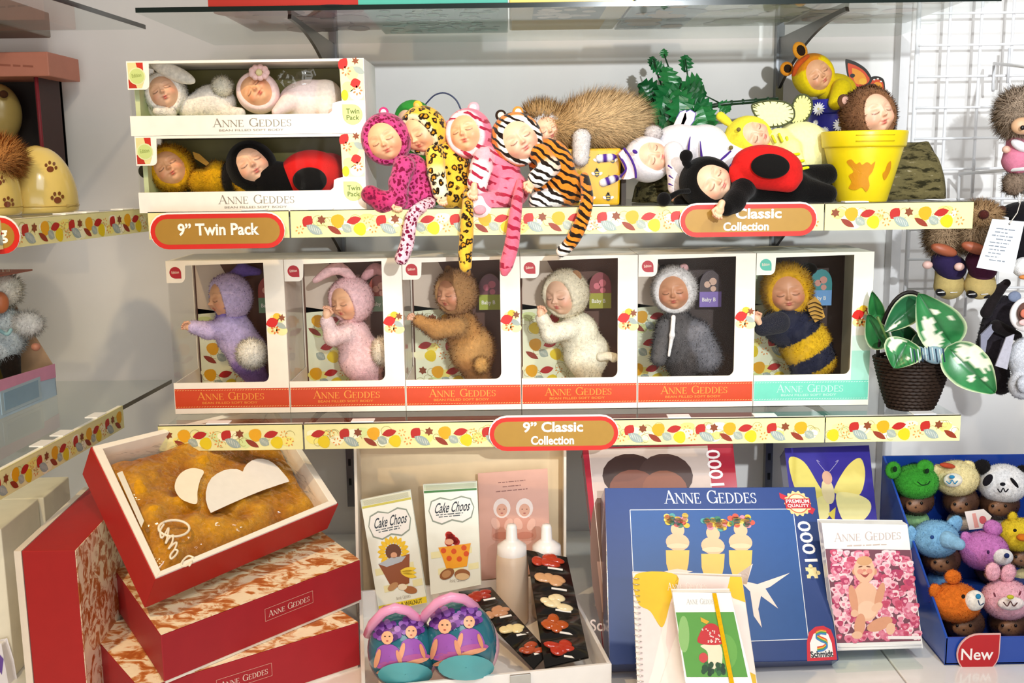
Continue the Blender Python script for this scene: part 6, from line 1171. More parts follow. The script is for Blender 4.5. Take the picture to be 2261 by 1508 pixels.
# ------------------------------------------------------------------ blue tray of plush-capped dolls
zf = Z_DECK + .001; FLt = PZ(2085, 1468, zf); BLt = P(1943, 1150, .17); BLt.z = zf; xb = BLt.x; W_ = .34; hf = P(2085, 1408, FLt.y).z - zf; hb = P(1943, 1007, .17).z - zf; BLU = '#1f49a8'
t = root('display_tray', 'blue cardboard counter tray filled with plush-capped dolls', 'display tray', (FLt.x + .12, (FLt.y + .17) / 2, zf))
FL_, BL_ = Vector((FLt.x, FLt.y, zf)), Vector((xb, .17, zf)); FR_, BR_ = FL_ + Vector((W_, 0, 0)), BL_ + Vector((W_ + .05, 0, 0)); up = lambda p, hh: p + Vector((0, 0, hh)); e = Vector((.004, 0, 0))
MB().slab([FL_, FR_, up(FR_, hf), up(FL_, hf)], (0, .004, 0), BLU).build('front_panel', 'gloss', t, bevel=.001)
MB().hexa([FL_, FL_ + e, BL_ + e, BL_, up(FL_, hf), up(FL_, hf) + e, up(BL_, hb) + e, up(BL_, hb)], '#2450b4').build('side_panel', 'gloss', t, bevel=.001)
MB().hexa([FR_ - e, FR_, BR_, BR_ - e, up(FR_, hf) - e, up(FR_, hf), up(BR_, hb), up(BR_, hb) - e], '#2450b4').build('side_panel', 'gloss', t, bevel=.001)
MB().slab([BL_, BR_, up(BR_, hb), up(BL_, hb)], (0, .004, 0), '#1b3f98').build('back_panel', 'gloss', t, bevel=.001); MB().slab([FL_, FR_, BR_, BL_], (0, 0, .003), '#183a8c').build('floor_panel', 'card', t)
for y0, y1, zz in ((-.07, .03, .065), (.03, .168, .125)): s0 = (y0 - FLt.y) / (.17 - FLt.y); x0 = FL_.x + (BL_.x - FL_.x) * (y1 - FLt.y) / (.17 - FLt.y) + .006; xs0 = FL_.x + (BL_.x - FL_.x) * s0 + .006; MB().hexa([(xs0, y0, zf + .003), (FR_.x - .006, y0, zf + .003), (FR_.x, y1, zf + .003), (x0, y1, zf + .003), (xs0, y0, zf + zz), (FR_.x - .006, y0, zf + zz), (FR_.x, y1, zf + zz), (x0, y1, zf + zz)], '#173888').build('riser', 'card', t)
B = root('new_badge', 'red leaf-shaped badge reading New on the blue tray', 'badge', P(2160, 1480, FLt.y - .004)); A = Art(Vector((FL_.x, FL_.y - .006, zf)), (1, 0, 0), (0, 0, 1)); x, y = A.at(2160, 1444); k = MPP(FLt.y, 1444) * 47
leafp = lambda r_: [(x + r_, y + r_)] + [(x + r_ * math.cos(q), y + r_ * math.sin(q)) for q in np.linspace(math.pi / 2, 2 * math.pi, 22)]
MB().prism([A.w(*p) for p in leafp(k)], (0, .003, 0), '#e9b9b4').build('board', 'card', B); A.poly(leafp(k * .95), '#bb2028', 1); A.text('New', x - k * .80, y - k * .30, k * 1.5, k * .58, '#fdf8f6', 2); A.build('printed_face', B)

def cap_doll(label, Y, u, v, r, col, ears, faceuv, extra, inner=None, rot=0, hatprims=None):
    d = Doll('capped_doll', label, Y, (faceuv[0], faceuv[1] + 26), 'plush-capped dolls in the blue tray', ); 
    H = hatprims or [('e', u, v, .0, r, r * .85, r * .82, rot, col)]
    d.sdf('hat', H, 'plush', 44, fur=dict(n=2200, length=.0032, width=.0011)); fu, fv = faceuv
    fdy = .008
    d.sdf('head', [('e', fu, fv - 8, fdy, r * .82, r * .75, r * .72, '#54382a'), ('e', fu, fv + 6, fdy - r * .6 * d.k, r * .46, r * .18, r * .30, '#93684a')], 'skin', 36, fur=dict(n=900, length=.003, width=.001, lay=(0, 0, -.3)))
    for s in (-1, 1):
        d.sdf('eye', [('e', fu + s * r * .26, fv - 1, fdy - r * .78 * d.k, 3.4, 3, 3.6, '#160f0c')], 'plastic', 12)
    d.sdf('nose', [('e', fu, fv + 8, fdy - r * .80 * d.k, 2.4, 2, 2, '#3a2018')], 'plastic', 10)
    d.sdf('body', [('e', fu, fv + r * .75, .012, r * .62, r * .55, r * .5, inner or col)], 'plush', 26)
    for e_ in ears:
        o = d.sdf('ear', [('e', e_[0], e_[1], e_[5] if len(e_) > 5 else .0, e_[2], e_[2] * .55, e_[3], e_[4] if len(e_) > 4 else 0, e_[6] if len(e_) > 6 else col)], 'plush', 26, fur=dict(n=500, length=.003, width=.001))
    for nm, q, mt in extra: d.sdf(nm, [q], mt, 22)
    return d
def smile(d, pts, w=1.4, col='#20304a', dy=-.05): d.tube('smile', [(u, v, dy) for u, v in pts], w, col, 'felt', 6)
Y3, Y2, Y1 = .115, .0, -.105
d = cap_doll('capped doll with a green frog hat, back row at the tray corner', Y3, 2023, 1064, 49, '#3f9e33', [(1972, 1038, 17, 20, 0, -.005), (2042, 1034, 20, 20, 0, -.01)], (2022, 1112), [('eye_spot', ('e', 1976, 1036, -.026, 5, 3, 7, '#16301a'), 'felt'), ('eye_spot', ('e', 2047, 1040, -.032, 5, 3, 6, 20, '#16301a'), 'felt')], '#8fbf86'); smile(d, [(2026, 1064), (2036, 1071), (2048, 1069), (2053, 1063)], 1.3, '#123a18', -.052)
d = cap_doll('capped doll with a cream bear hat, between the frog and panda', Y3, 2112, 1056, 49, '#ead9a0', [(2072, 1042, 17, 18), (2136, 1034, 18, 18)], (2121, 1114), [('muzzle', ('e', 2104, 1060, -.034, 21, 12, 16, '#f6efdc'), 'plush'), ('nose_patch', ('e', 2102, 1053, -.048, 6, 4, 4, '#2f86b4'), 'felt'), ('bow', ('e', 2092, 1028, -.02, 18, 8, 6, 10, '#b5482c'), 'felt')], '#d8c9b8'); smile(d, [(2090, 1063), (2097, 1068), (2102, 1060), (2108, 1068), (2114, 1062)], 1.2, '#2f86b4', -.052)
d = cap_doll('capped doll with a white panda hat, right of the back row', Y3, 2214, 1068, 54, '#f3f2f4', [(2168, 1031, 19, 17, 0, -.0, '#161314'), (2256, 1046, 18, 20, 0, 0, '#161314')], (2206, 1118), [('eye_patch', ('e', 2181, 1060, -.036, 9, 6, 15, 32, '#17141a'), 'felt'), ('eye_patch', ('e', 2240, 1066, -.036, 4, 5, 15, -38, '#17141a'), 'felt'), ('nose_patch', ('e', 2214, 1069, -.052, 6, 4, 4, '#1a1a22'), 'felt')], '#e9e4e0'); smile(d, [(2203, 1080), (2209, 1087), (2215, 1078), (2220, 1086), (2226, 1080)], 1.4, '#1a1a22', -.05)
d = cap_doll('capped doll with a pale blue elephant hat, middle row', Y2, 2066, 1190, 52, '#7fb4dc', [(2014, 1188, 14, 30, -10, .0), (2104, 1162, 18, 28, 30, .01)], (2078, 1242), [('trunk', ('c', 2092, 1192, -.03, 20, 2118, 1202, -.045, 13, '#8dbde0'), 'plush'), ('eye_spot', ('e', 2058, 1186, -.042, 4.5, 3, 4.5, '#2a4a86'), 'felt')], '#6aa0d4')
d = cap_doll('capped doll with a lilac bear hat, middle row', Y2, 2172, 1216, 54, '#d07fc6', [(2192, 1166, 22, 18, 30), (2134, 1192, 14, 20, -20)], (2196, 1262), [('muzzle', ('e', 2214, 1230, -.034, 23, 14, 19, '#f8f4f4'), 'plush'), ('nose_patch', ('e', 2223, 1227, -.052, 6, 4, 6, '#27346a'), 'felt'), ('eye_spot', ('e', 2182, 1219, -.044, 3, 3, 4.5, '#4a2a5a'), 'felt')], '#e6c3d8')
d = cap_doll('capped doll with a yellow chick hat, cut by the right frame edge', Y2 + .03, 2248, 1180, 46, '#ecd034', [(2236, 1142, 10, 12)], (2255, 1230), [('beak', ('e', 2258, 1187, -.036, 13, 12, 8, '#dd7a1e'), 'felt'), ('eye_spot', ('e', 2241, 1171, -.036, 4, 3, 4, '#2a2418'), 'felt')], '#ead9a0')
d = cap_doll('capped doll with an orange bear hat, front row', Y1, 2110, 1330, 56, '#de7424', [(2066, 1306, 15, 19, -20), (2104, 1274, 19, 17, 20)], (2128, 1382), [('muzzle', ('e', 2152, 1326, -.030, 22, 18, 24, 10, '#f8f2ea'), 'plush'), ('nose_patch', ('e', 2160, 1317, -.056, 6, 4, 6, '#2f86b4'), 'felt'), ('eye_spot', ('e', 2127, 1317, -.046, 4.5, 3, 5, '#2a1a10'), 'felt')], '#d9946a'); smile(d, [(2160, 1326), (2164, 1336), (2172, 1332)], 1.3, '#3a4a6a', -.055)
d = cap_doll('capped doll with a pink bunny hat, front row behind the badge', Y1 + .01, 2222, 1324, 56, '#f2b6c6', [(2192, 1262, 17, 22, -8), (2226, 1266, 17, 22, 12)], (2228, 1382), [('muzzle', ('e', 2232, 1332, -.036, 30, 13, 16, '#f8e9e6'), 'plush'), ('nose_patch', ('e', 2231, 1318, -.05, 8, 5, 5, '#c2bf3a'), 'felt'), ('eye_spot', ('e', 2196, 1313, -.040, 2, 3, 6, -20, '#7a3a4a'), 'felt'), ('eye_spot', ('e', 2252, 1310, -.040, 2, 3, 6, 20, '#7a3a4a'), 'felt')], '#e9c9cf'); smile(d, [(2216, 1330), (2224, 1338), (2231, 1328), (2238, 1338), (2246, 1331)], 1.4, '#5a3a3a', -.05)
for i, (u, v, Y) in enumerate(((2148, 1150, .06), (2040, 1290, -.05))): pass
t = root('hang_tag', 'small white and pink swing tag between the middle row hats', 'tag', P(2160, 1170, .05)); A = Art(P(2160, 1170, .045), (1, 0, 0), (0, .3, 1)); MB().prism([A.w(*A.at(u, v)) for u, v in [(2130, 1130), (2172, 1124), (2190, 1140), (2176, 1166), (2140, 1170)]], (0, .001, 0), '#f5ece9').build('card', 'gloss', t); A.pp([(2146, 1134), (2154, 1133), (2162, 1164), (2152, 1166)], '#e8a49c', 1); A.pe(2170, 1148, 8, 9, '#d8626a', 1); A.build('print', t)

# ------------------------------------------------------------------ ivy basket on the lower shelf
Y = .06; k = MPP(Y, 830); o = P(2010, 890, Y); z0 = Z_LO + .0008
t = root('ivy_basket', 'dark wicker basket with variegated ivy leaves and a checked bow', 'plant basket', (o.x, Y, z0)); R1, R0 = 80 * k, 46 * k; zt_ = P(2010, 795, Y).z; N_ = 15; m = MB()
for i in range(N_):
    s = i / (N_ - 1); r_ = R0 + (R1 - R0) * s ** .8; z = z0 + .004 + (zt_ - z0) * s
    pts = [(o.x + (r_ + .0022 * (1 if (j + i) % 2 else -1)) * math.cos(2 * math.pi * j / 56), Y + (r_ * .8 + .0022 * (1 if (j + i) % 2 else -1)) * math.sin(2 * math.pi * j / 56), z) for j in range(56)]; MB().tube(pts, .0034, '#2c1c12', 6, closed=True).build('woven_strand', 'wicker', t)
MB().lathe([(.0005, z0), (R0 * .95, z0), (R0 * .96, z0 + .004), (R1 * .93, zt_), (R1 * .8, zt_), (.0005, zt_ - .004)], (0, 0, 0), '#1d120b', 32, None).v; 
mm = MB(); mm.lathe([(R0 * .95, z0), (R0 * .96, z0 + .004), (R1 * .92, zt_), (R1 * .8, zt_ - .004), (.0005, zt_ - .006)], (o.x, Y, 0), '#1d120b', 32, Matrix.Diagonal((1, .8, 1))); mm.build('inner_basket', 'wicker', t)
MB().tube([P(2010 - 72 * math.cos(q), 795 - 150 * math.sin(q), Y) for q in np.linspace(0, math.pi, 22)], .0036, '#17100c', 8).build('handle', 'wicker', t)
d = Doll.__new__(Doll); d.Y = Y; d.o = t; d.k = k
for (u, v, a, b, ro) in ((2024, 782, 20, 17, -15), (2064, 784, 28, 19, 10), (2042, 778, 9, 9, 0)):
    d.sdf('bow_loop', [('e', u, v, -.066, a, 12, b, ro, '#7f9aa6')], 'felt', 26)
for q in range(10): MB().tube([P(2010 + q * 8, 768 + 3 * math.sin(q), -.100 - .006 * math.sin(q * .7)), P(2014 + q * 8, 798 + 3 * math.sin(q), -.100 - .006 * math.sin(q * .7))], .0012, '#2c3f56' if q % 2 else '#c3d2d8', 5).build('bow_stripe', 'felt', t)
def ivy(tipuv, baseuv, wpx, dy, bend, col='#2f7a44', blot=()):
    a, b = P(*baseuv, Y + dy), P(*tipuv, Y + dy - .012); ax = b - a; L_ = ax.length; ax.normalize(); vw = (Vector(CAMC) - a).normalized(); ey = vw.cross(ax).normalized(); n_ = ax.cross(ey); n_ = n_ if n_.dot(vw) > 0 else -n_; ey = n_.cross(ax); W_ = wpx * k; rows = []; cols = []
    for i in range(27):
        s = i / 26; w = W_ * (math.sin(math.pi * min(1, s * .97) ** .62)) ** .85 if 0 < s < 1 else 1e-4
        for q in np.linspace(-1, 1, 15):
            rows.append(a + ax * L_ * (s - .10 * (1 - s) * (abs(q) ** 2) * (1 if s < .4 else 0)) + ey * w * q + n_ * (bend * math.sin(math.pi * s) + .008 * q * q - .003 * math.exp(-(q / .08) ** 2)))
            c = lin(col) * (1 + .12 * math.sin(9 * s + 5 * q)); 
            for (bs, bq, rs, rq) in blot:
                if ((s - bs) / rs) ** 2 + ((q - bq) / rq) ** 2 < 1 + .4 * math.sin(23 * s + 17 * q): c = lin('#eef0d8')
            if abs(q) > .97: c = lin('#d6e2b8')
            if abs(q) < .05: c = lin('#1f5a30')
            cols.append(c)
    f = [(i * 15 + j, i * 15 + j + 1, (i + 1) * 15 + j + 1, (i + 1) * 15 + j) for i in range(26) for j in range(14)]; MB().add(np.array([tuple(p) for p in rows]), f, np.array(cols), True).build('ivy_leaf', 'leaf', t)
ivy((2026, 645), (2096, 752), 48, -.06, .012, blot=((.22, .6, .16, .4), (.45, .45, .18, .3), (.6, -.1, .06, .2), (.4, -.55, .05, .1)))
ivy((2195, 866), (2098, 772), 45, -.07, .012, blot=((.35, .55, .26, .36), (.55, -.3, .05, .2), (.72, .2, .04, .15), (.18, .3, .1, .5)))
ivy((1973, 815), (2002, 758), 40, -.075, .006, blot=((.25, -.6, .25, .25), (.5, .4, .06, .1))); ivy((1950, 735), (2024, 668), 30, -.02, .01, '#22603a', ((.8, .3, .2, .2),)); ivy((1925, 640), (1938, 700), 18, .02, .006, '#2a7038'); ivy((1922, 740), (1938, 690), 20, .02, .006, '#256a36'); ivy((1915, 690), (1945, 760), 26, .0, .006, '#2a6a38'); ivy((1962, 700), (2010, 760), 26, .0, .008, '#1d5030'); ivy((2052, 716), (2030, 772), 22, -.03, .004, '#25603a')
for a_, b_ in (((2096, 752), (2050, 790)), ((2098, 772), (2050, 790)), ((2002, 758), (2010, 790)), ((1938, 700), (1975, 780))): MB().tube([P(*a_, Y - .055), P((a_[0] + b_[0]) / 2, (a_[1] + b_[1]) / 2 + 4, Y - .03), P(*b_, Y)], .0022, '#5a7a3a', 6).build('leaf_stem', 'leaf', t)

# ------------------------------------------------------------------ right: wire grid panel with hanging dolls
Yg = .44; t = root('wire_grid', 'white wire grid panel on the wall at the right', 'grid panel', P(2010, 420, Yg)); x0, x1 = P(2016, 300, Yg).x, P(2330, 300, Yg).x; zb, ztop = P(2030, 700, Yg).z, P(2030, -60, Yg).z
for k_ in range(7): x = P(2016, 300, Yg).x + k_ * 66.5 * MPP(Yg); MB().tube([(x, Yg, zb), (x, Yg, ztop)], .0032 if k_ else .005, '#f4f4f6', 8).build('upright_wire', 'wire', t)
z = P(2100, 30, Yg).z; dz = 64.5 * MPP(Yg); k_ = 0
while z + dz < ztop: z += dz
while z > zb: MB().tube([(x0, Yg - .005, z), (x1, Yg - .005, z)], .0026, '#fafafc', 8).build('cross_wire', 'wire', t); z -= dz
MB().box((x0 - .026, .462, Z_DECK + .001), (x0 - .006, .4985, 2.5), '#e4e2e2').build('post', 'wire', t)
def hook(u, v, u2, v2, lab):
    t = root('display_hook', lab, 'hook', P(u, v, .43)); a, b = P(u, v, .425), P(u2, v2, .12)
    MB().tube([a, b], .0032, '#eceaea', 8).build('prong', 'wire', t); MB().tube([a + Vector((0, 0, -.004)), a + Vector((.002, .003, -.05)), a + Vector((.004, .006, -.055))], .003, '#e4e4e6', 6).build('clasp', 'wire', t); MB().tube([a + Vector((.03, 0, .03)), a + Vector((.03, 0, -.04))], .0028, '#e4e4e6', 6).build('clasp', 'wire', t); return t
hook(2118, 384, 2275, 372, 'white display hook on the wire grid level with the bark log'); hook(2195, 140, 2290, 150, 'white display hook high on the wire grid')
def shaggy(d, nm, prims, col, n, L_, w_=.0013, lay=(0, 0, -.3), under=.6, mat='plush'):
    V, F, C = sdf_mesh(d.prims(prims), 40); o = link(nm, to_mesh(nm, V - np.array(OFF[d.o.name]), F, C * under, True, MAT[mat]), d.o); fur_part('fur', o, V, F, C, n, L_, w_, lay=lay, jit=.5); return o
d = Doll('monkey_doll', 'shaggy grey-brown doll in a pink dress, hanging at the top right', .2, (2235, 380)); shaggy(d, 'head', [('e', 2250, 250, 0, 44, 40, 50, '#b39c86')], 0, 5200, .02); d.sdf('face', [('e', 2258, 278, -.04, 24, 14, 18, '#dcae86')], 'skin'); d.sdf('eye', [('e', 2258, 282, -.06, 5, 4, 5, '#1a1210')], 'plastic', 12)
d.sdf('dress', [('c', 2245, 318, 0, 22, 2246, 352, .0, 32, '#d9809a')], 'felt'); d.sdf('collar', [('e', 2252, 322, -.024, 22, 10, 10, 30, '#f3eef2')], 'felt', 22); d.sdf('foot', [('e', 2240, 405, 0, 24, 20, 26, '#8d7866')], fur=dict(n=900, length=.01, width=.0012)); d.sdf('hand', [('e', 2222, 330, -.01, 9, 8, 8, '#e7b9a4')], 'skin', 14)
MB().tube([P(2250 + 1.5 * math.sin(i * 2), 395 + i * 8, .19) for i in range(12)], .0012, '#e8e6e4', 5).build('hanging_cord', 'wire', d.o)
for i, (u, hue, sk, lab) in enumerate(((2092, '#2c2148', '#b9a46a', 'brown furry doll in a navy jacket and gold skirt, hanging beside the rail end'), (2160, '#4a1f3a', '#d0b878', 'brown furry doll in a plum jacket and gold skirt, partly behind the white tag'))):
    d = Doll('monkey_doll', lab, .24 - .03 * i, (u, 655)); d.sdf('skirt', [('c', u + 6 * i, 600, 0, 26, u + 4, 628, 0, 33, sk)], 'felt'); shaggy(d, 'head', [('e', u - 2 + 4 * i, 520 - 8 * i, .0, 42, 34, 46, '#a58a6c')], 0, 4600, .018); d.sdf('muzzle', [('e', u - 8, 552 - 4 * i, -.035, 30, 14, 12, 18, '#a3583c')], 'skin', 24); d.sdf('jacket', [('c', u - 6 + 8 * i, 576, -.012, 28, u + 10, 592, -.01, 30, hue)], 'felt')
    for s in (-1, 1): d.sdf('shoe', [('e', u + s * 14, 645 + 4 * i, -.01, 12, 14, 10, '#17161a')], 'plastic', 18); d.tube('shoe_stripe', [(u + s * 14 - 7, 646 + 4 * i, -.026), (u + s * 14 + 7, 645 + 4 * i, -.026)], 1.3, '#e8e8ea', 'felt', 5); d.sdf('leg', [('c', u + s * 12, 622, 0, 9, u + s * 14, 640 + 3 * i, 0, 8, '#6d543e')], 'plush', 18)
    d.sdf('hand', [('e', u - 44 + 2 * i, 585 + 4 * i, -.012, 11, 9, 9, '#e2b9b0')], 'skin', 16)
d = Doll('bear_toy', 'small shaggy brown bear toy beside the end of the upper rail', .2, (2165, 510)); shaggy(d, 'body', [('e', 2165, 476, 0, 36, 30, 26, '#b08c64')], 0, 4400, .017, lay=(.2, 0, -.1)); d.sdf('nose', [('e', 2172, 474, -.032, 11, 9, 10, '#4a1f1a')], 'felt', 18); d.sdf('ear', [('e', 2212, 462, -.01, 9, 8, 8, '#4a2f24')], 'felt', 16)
t = root('swing_tag', 'large white swing tag with grey print, hanging at the right', 'tag', P(2200, 600, .1)); A = Art(P(2200, 545, .1), (1, .15, 0), (0, 0, 1)); corners = [(2192, 484), (2262, 490), (2236, 604), (2157, 590)]; MB().prism([A.w(*A.at(u, v)) for u, v in corners], (0, .0012, 0), '#f1f4f8').build('card', 'card', t, bevel=.0006)
A.O = A.O + A.n * .0003
for j, (f0, f1) in enumerate(((.2, .8), (.2, .6), (.14, .8), (.3, .8), (.14, .75), (.14, .7), (.2, .7), (.2, .6), (.14, .55), (.3, .8))):
    q = .20 + j * .072; a = A.at(2192 - 35 * q + 70 * f0, 484 + 106 * q + 6 * f0); b = A.at(2192 - 35 * q + 70 * f1, 484 + 106 * q + 8 * f1); A.scribble(a[0], a[1], b[0] - a[0], .0046, '#8f96a0', 1, math.atan2(b[1] - a[1], b[0] - a[0]))
A.pe(2229, 494, 2, 2.5, '#55585e', 1); A.build('print', t); MB().tube([P(2229, 494, .098), P(2246, 470, .11), P(2258, 430, .13)], .0009, '#d8cfc4', 5).build('string', 'wire', t)
d = Doll('penguin_toy', 'black plush toy with a white face, cut by the right frame edge', .2, (2255, 640)); d.sdf('body', [('e', 2262, 520, 0, 38, 34, 70, '#17151a'), ('e', 2240, 462, 0, 32, 26, 14, -16, '#191619')], 'plush'); d.sdf('face', [('e', 2262, 590, -.03, 26, 20, 22, '#f3f1f0')], 'plush', 24); d.sdf('beak', [('e', 2262, 612, -.05, 12, 8, 5, '#d98a4a')], 'felt', 16)
d = Doll('cat_toy', 'dark grey long-armed toy hanging below the white tag', .25, (2200, 850)); d.sdf('body', [('c', 2215, 690, 0, 38, 2190, 760, 0, 32, '#2c272d'), ('c', 2195, 760, 0, 24, 2210, 850, .0, 22, '#211c1f')], 'plush', fur=dict(n=2000, length=.004, width=.0012)); d.sdf('arm', [('c', 2178, 690, -.01, 13, 2206, 640, -.01, 11, '#241e1f'), ('c', 2206, 640, -.01, 11, 2222, 625, -.01, 9, '#2a2224')], 'plush'); d.sdf('arm', [('c', 2200, 720, -.04, 14, 2245, 742, -.05, 11, '#1b1617')], 'plush', 30)
d.sheet('vest', [(2166, 740), (2190, 716), (2202, 722), (2180, 752), (2176, 778), (2166, 775)], -.045, '#8f90a2', 'felt', .005); d.sdf('scarf', [('e', 2240, 655, -.02, 14, 8, 12, '#9aa6c4')], 'felt', 18)
d = Doll('badge_charm', 'round white charm with a small face at the right frame edge', .15, (2258, 720), ); d.o['category'] = 'charm'; MB().lathe([(.0005, -.004), (37 * d.k, -.004), (39 * d.k, 0), (37 * d.k, .004), (30 * d.k, .005), (.0005, .005)], P(2268, 694, .15), '#efe9e9', 32, Matrix.Rotation(math.pi / 2, 3, 'X')).build('disc', 'plastic', d.o); d.sdf('charm_face', [('e', 2266, 690, -.012, 20, 6, 24, '#6a4a42')], 'felt', 24); d.sdf('charm_mouth', [('e', 2262, 692, -.022, 9, 5, 10, '#d87a64')], 'felt', 16); d.sdf('charm_nose', [('e', 2260, 712, -.020, 10, 4, 7, '#eec2c0')], 'felt', 16)
d = Doll('bunny_toy', 'pale grey plush toy hanging at the right frame edge below the charm', .17, (2250, 880)); d.sdf('body', [('e', 2262, 790, 0, 34, 30, 46, '#d6d9e2'), ('e', 2258, 850, -.01, 30, 28, 32, '#dcdee6'), ('e', 2264, 848, -.035, 18, 12, 20, '#cfd3de')], 'plush', fur=dict(n=1600, length=.004, width=.0012)); d.sheet('tag_ribbon', [(2222, 745), (2240, 738), (2224, 816), (2198, 808)], -.02, '#b9b7c4', 'felt', .003)

# ------------------------------------------------------------------ left: eggs and boxes on the side shelves
zs = SIDE['up'][0].z + .0006
def egg(label, u, v, rpx, hpx, Y, paws, cut=None):
    k = MPP(Y, 420); b = P(u, v, Y); b.z = zs; r = rpx * k; h = hpx * k; t = root('paw_egg', label, 'egg', b, 'cream paw-print eggs'); hh = cut or 1.0
    prof = [(r * .93, 0), (r * .98, h * .03), (r, h * .09), (r * .99, h * .2)] + [(r * math.sqrt(max(0, 1 - ((s - .1) / .9) ** 2.15)), h * s) for s in np.linspace(.3, .999, 16)]
    prof = [p for p in prof if p[1] <= h * hh]; prof[-1] = (max(prof[-1][0], .0005), prof[-1][1]); MB().lathe(prof, b, '#ecd078', 40).build('shell', 'gloss', t); MB().tube([b + Vector((r * 1.003 * math.cos(q), r * 1.003 * math.sin(q), h * .1)) for q in np.linspace(0, 2 * np.pi, 40, endpoint=False)], .0008, '#b99a4a', 5, closed=True).build('seam', 'plastic', t)
    c, rad = b + Vector((0, 0, h * .1)), (r, r, h * .9)
    for (pu, pv, s, rot) in paws:
        cs, sn = math.cos(rot), math.sin(rot); G = lambda x, y: (pu + (x * cs - y * sn) * s, pv + (x * sn + y * cs) * s); q = circ(*G(0, 3), 6.5 * s, 5.5 * s); on_ellip(c, rad, np.eye(3), q, '#7a3f22', 'paw_pad', t, 'gloss', .0012)
        for x, y in ((-9, -2), (-4, -8), (4, -8), (9, -2)): on_ellip(c, rad, np.eye(3), circ(*G(x, y), 2.8 * s, 3.6 * s, 8), '#7a4a24', 'paw_toe', t, 'gloss', .0012)
    return t, b, r, h
t, b, r, h = egg('cream paw-print egg standing whole on the side shelf', 92, 482, 80, 146, .12, [(112, 370, 1.25, .25), (127, 438, 1.3, -.1), (50, 356, .9, .6)]); on_ellip(b + Vector((0, 0, h * .1)), (r, r, h * .9), np.eye(3), [(146, 452), (172, 449), (173, 456), (147, 459)], '#c2a75c', 'gold_lettering', t, 'gloss', .001)
t, b, r, h = egg('cream paw-print egg half open with a fluffy lion inside, at the frame edge', -30, 478, 76, 180, .02, [(18, 448, 1.2, .5), (-2, 400, 1.1, .2)], .62)
d = Doll('lion_doll', 'orange fluffy lion doll inside the half-open egg', .02, (-30, 370)); shaggy(d, 'mane', [('e', -20, 352, 0, 62, 56, 42, '#c98a4c')], 0, 5000, .022, lay=(.2, -.1, .2), under=.7)
zs2 = SIDE['up'][0].z + .0006; x1 = P(92, 330, .33).x; x0 = x1 - .3; zt_ = P(90, 112, .33).z; t = root('egg_gift_box', 'brown gift box with a salmon lid behind the eggs', 'gift box', (x1 - .15, .34, zs2))
MB().box((x0, .44, zs2), (x1, .452, zt_ - .02), '#1f1613').build('back_wall', 'card', t); MB().box((x1 - .006, .335, zs2), (x1, .45, zt_ - .02), '#3a1512').build('side_wall', 'card', t); MB().box((x0, .33, zs2), (x1, .452, zs2 + .01), '#4a1c16').build('floor', 'card', t); MB().tube([(x1, .333, zs2), (x1, .333, zt_ - .03)], .004, '#8a2a34', 6).build('edge_trim', 'card', t)
m = MB(); lx = P(107, 140, .31).x; m.box((x0, .31, P(90, 168, .31).z), (lx, .46, P(90, 114, .31).z), '#c9806a'); m.build('lid', 'card', t, bevel=.002); A = Art(Vector((lx - .18, .3098, P(90, 165, .31).z)), (1, 0, 0), (0, 0, 1)); A.scribble(.04, .018, .11, .010, '#a5604c', 1, -.06); A.build('lid_lettering', t)
d = Doll('egg_toy', 'cream spotted egg inside the brown gift box', .39, (0, 320)); d.sdf('shell', [('e', -2, 250, 0, 46, 40, 62, '#b99f5c')], 'plastic'); d.sdf('spot', [('e', 8, 208, -.035, 9, 8, 8, '#4a2a18')], 'felt', 16); d.o['category'] = 'egg'

# pink and blue doll box on the low side shelf
zs = SIDE['lo'][0].z + .0006; pR0, pL0 = PZ(126, 872, zs), PZ(-10, 930, zs); ex = (pR0 - pL0); ex.z = 0; ex.normalize(); n_ = ex.cross(Vector((0, 0, 1))); hbx = P(60, 592, pR0.y).z - zs; pL = pR0 - ex * .30
t = root('round_doll_box', 'pink and blue open-front box with a fluffy white doll, at the left frame edge', 'doll box', (pR0 + pL) / 2); q = lambda s, z, d=0: pL + ex * s - n_ * d + Vector((0, 0, z))
MB().slab([q(0, 0), q(.30, 0), q(.30, .056), q(0, .056)], -n_ * .003, '#c3dcf0').build('front_band', 'card', t); MB().slab([q(0, .056), q(.30, .036), q(.30, .064), q(0, .075)], n_ * .001, '#f2a3c4').build('pink_band', 'card', t); MB().slab([q(0, .003, .10), q(.30, .003, .10), q(.285, hbx, .10), q(0, hbx, .10)], -n_ * .003, '#8a7a34').build('backing', 'card', t)
MB().slab([q(.298, .0), q(.298, 0, .10), q(.284, hbx, .10), q(.296, .06, .0)], ex * .002, '#e0b48c').build('side_wall', 'card', t); MB().slab([q(0, 0, .003), q(.30, 0, .003), q(.30, 0, .1), q(0, 0, .1)], (0, 0, .002), '#8fb4d4').build('floor', 'card', t); MB().slab([q(.10, .006), q(.24, .006), q(.24, .05), q(.10, .05)], n_ * .0012, '#b9d2e2').build('label_window', 'gloss', t); MB().slab([q(.11, .012), q(.23, .012), q(.23, .045), q(.11, .045)], n_ * .0018, '#8fb4d0').build('label_print', 'gloss', t)
MB().ellip(q(.255, hbx - .035, .09), (.04, .006, .036), '#8a6ab0', None, 10).build('purple_spot', 'card', t); MB().slab([q(.0, hbx - .004, .02), q(.285, hbx - .004, .02), q(.285, hbx - .004, .10), q(0, hbx - .004, .10)], (0, 0, .003), '#a5604c').build('top_flap', 'card', t)
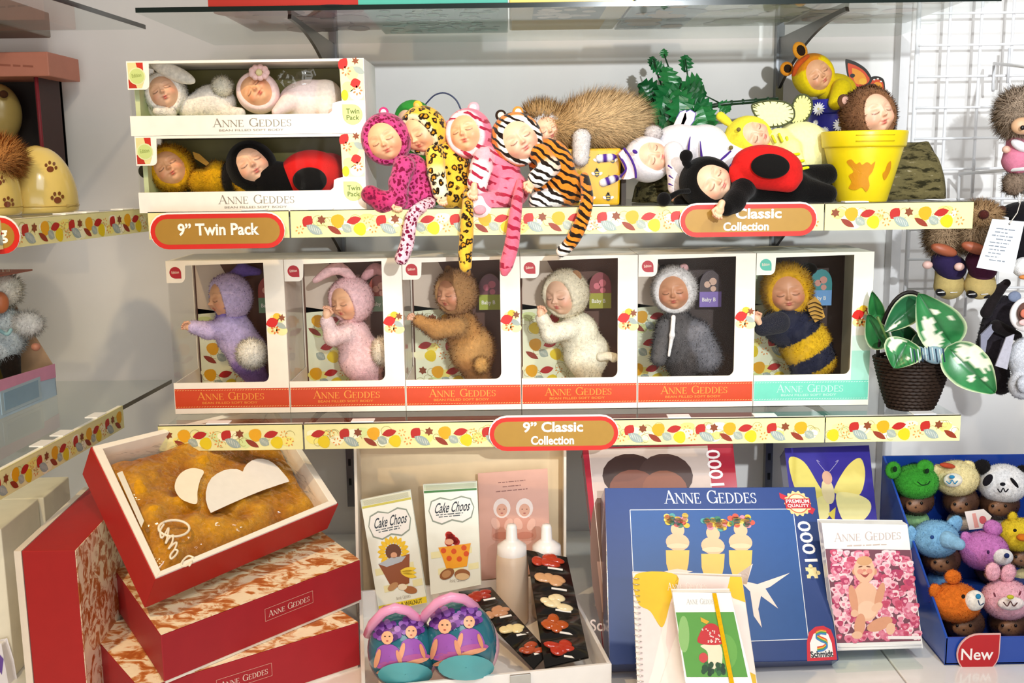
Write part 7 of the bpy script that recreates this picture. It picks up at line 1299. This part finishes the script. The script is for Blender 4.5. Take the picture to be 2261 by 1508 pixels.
c = q(.235, .14, .06); d = Doll('lamb_doll', 'fluffy white baby doll inside the pink and blue box', c.y, (20, 830)); d.sdf('body', [('e', 20, 735, 0, 34, 34, 52, '#dfe9ee'), ('e', 62, 715, -.01, 32, 28, 26, '#f4f2f0'), ('e', 12, 640, .0, 34, 32, 36, '#efe9dc'), ('e', 0, 770, -.01, 26, 24, 26, '#eef2f4')], fur=dict(n=5200, length=.012, width=.0012)); d.sdf('face', [('e', 0, 668, -.035, 18, 16, 24, '#c9744a')], 'skin', 24); d.sdf('hand', [('e', 79, 766, -.02, 10, 9, 9, '#c4826a')], 'skin', 18); d.sdf('leg', [('c', 20, 790, 0, 24, 28, 836, 0, 18, '#2f241e')], 'plush', 24); d.tube('bow', [(0, 730, -.05), (16, 738, -.055), (24, 728, -.05)], 4, '#9fc9d4', 'felt')

# ------------------------------------------------------------------ top shelf: flat boxes seen from below through the glass
def flat_box(label, u0, u1, vb, hgt, col, art=None, y0=.012):
    z = Z_TOP + .0006; a, b = PZ(u0, vb, z), PZ(u1, vb, z); yb = min(a.y, b.y, .455); x0, x1 = PZ(u0, vb, z).x, PZ(u1, vb, z).x; yf = y0; t = root('picture_box', label, 'puzzle', ((x0 + x1) / 2, (yf + yb) / 2, z), 'flat picture boxes on the top shelf'); MB().box((x0, yf, z), (x1, yb, z + hgt), col).build('body', 'gloss', t, bevel=.002)
    A = Art(Vector((x0, yf, z - .0003)), (1, 0, 0), (0, -1, 0)); A.O = Vector((x0, yb, z - .0003)); w, dpt = x1 - x0, yb - yf
    if art: art(A, w, dpt)
    if A.mb.v: A.build('printed_base', t)
    return t
def dots(cols, n, s, r0=.012):
    def f(A, w, d):
        r_ = random.Random(s); A.n = Vector((0, 0, -1))
        for j in range(n): A.ell(r_.uniform(.02, w - .02), r_.uniform(.02, d - .02), r_.uniform(.4, 1) * r0, r_.uniform(.4, 1) * r0, r_.choice(cols), 1 + j * .01)
    return f
flat_box('red and grey flat picture box on the top shelf, left of the teal one', 560, 846, 70, .06, '#a8332c', dots(['#a5787c', '#8a5a66', '#c9a0a0', '#9a6a5a'], 22, 1, .05))
flat_box('teal flat picture box on the top shelf', 850, 1122, 76, .06, '#4fa596', dots(['#8fd0c4', '#a9dcd2', '#6ab8aa', '#c4e8de'], 120, 2))
def yart(A, w, d): A.n = Vector((0, 0, -1)); A.rect(.004, .004, w - .004, d - .004, '#f0ead2', 1); A.rect(.004, .004, w * .86, d * .42, '#e6c04a', 2); A.rect(w * .2, d * .45, w * .8, d - .01, '#8fa0a6', 3); r_ = random.Random(4); [A.ell(r_.uniform(.25, .75) * w, r_.uniform(.5, .95) * d, .012, .014, r_.choice(['#f1f0ea', '#d9dcd8']), 4 + j * .01) for j in range(26)]
flat_box('yellow and cream flat picture box on the top shelf', 1125, 1352, 67, .05, '#e3c46a', yart)
flat_box('pale blue flat picture box on the top shelf', 1356, 1500, 66, .05, '#9fb4c4', dots(['#e3cfc2', '#b9c9d6', '#c9d8e0'], 20, 5, .035)); flat_box('flat box coloured white for the glare on the top shelf beside the bracket', 1504, 1712, 60, .05, '#e4eae0', dots(['#dfe6d4', '#f2f4ee', '#cfd9c2'], 20, 6, .04)); flat_box('cream flat box at the end of the top shelf', 1730, 1990, 55, .05, '#e6dfd2', dots(['#efe6d8', '#d9cfba', '#e9d2c4'], 18, 7, .04))  # the white box's colours stand in for glare at that spot
t = root('basket_stack', 'grey tray on the top side shelf at the upper left', 'tray', (-1.2, .3, SIDE['top'][0].z + .001)); z = SIDE['top'][0].z + .001; MB().box((-1.45, .12, z), (-.93, .42, z + .05), '#8f867c').build('body', 'card', t, bevel=.003)
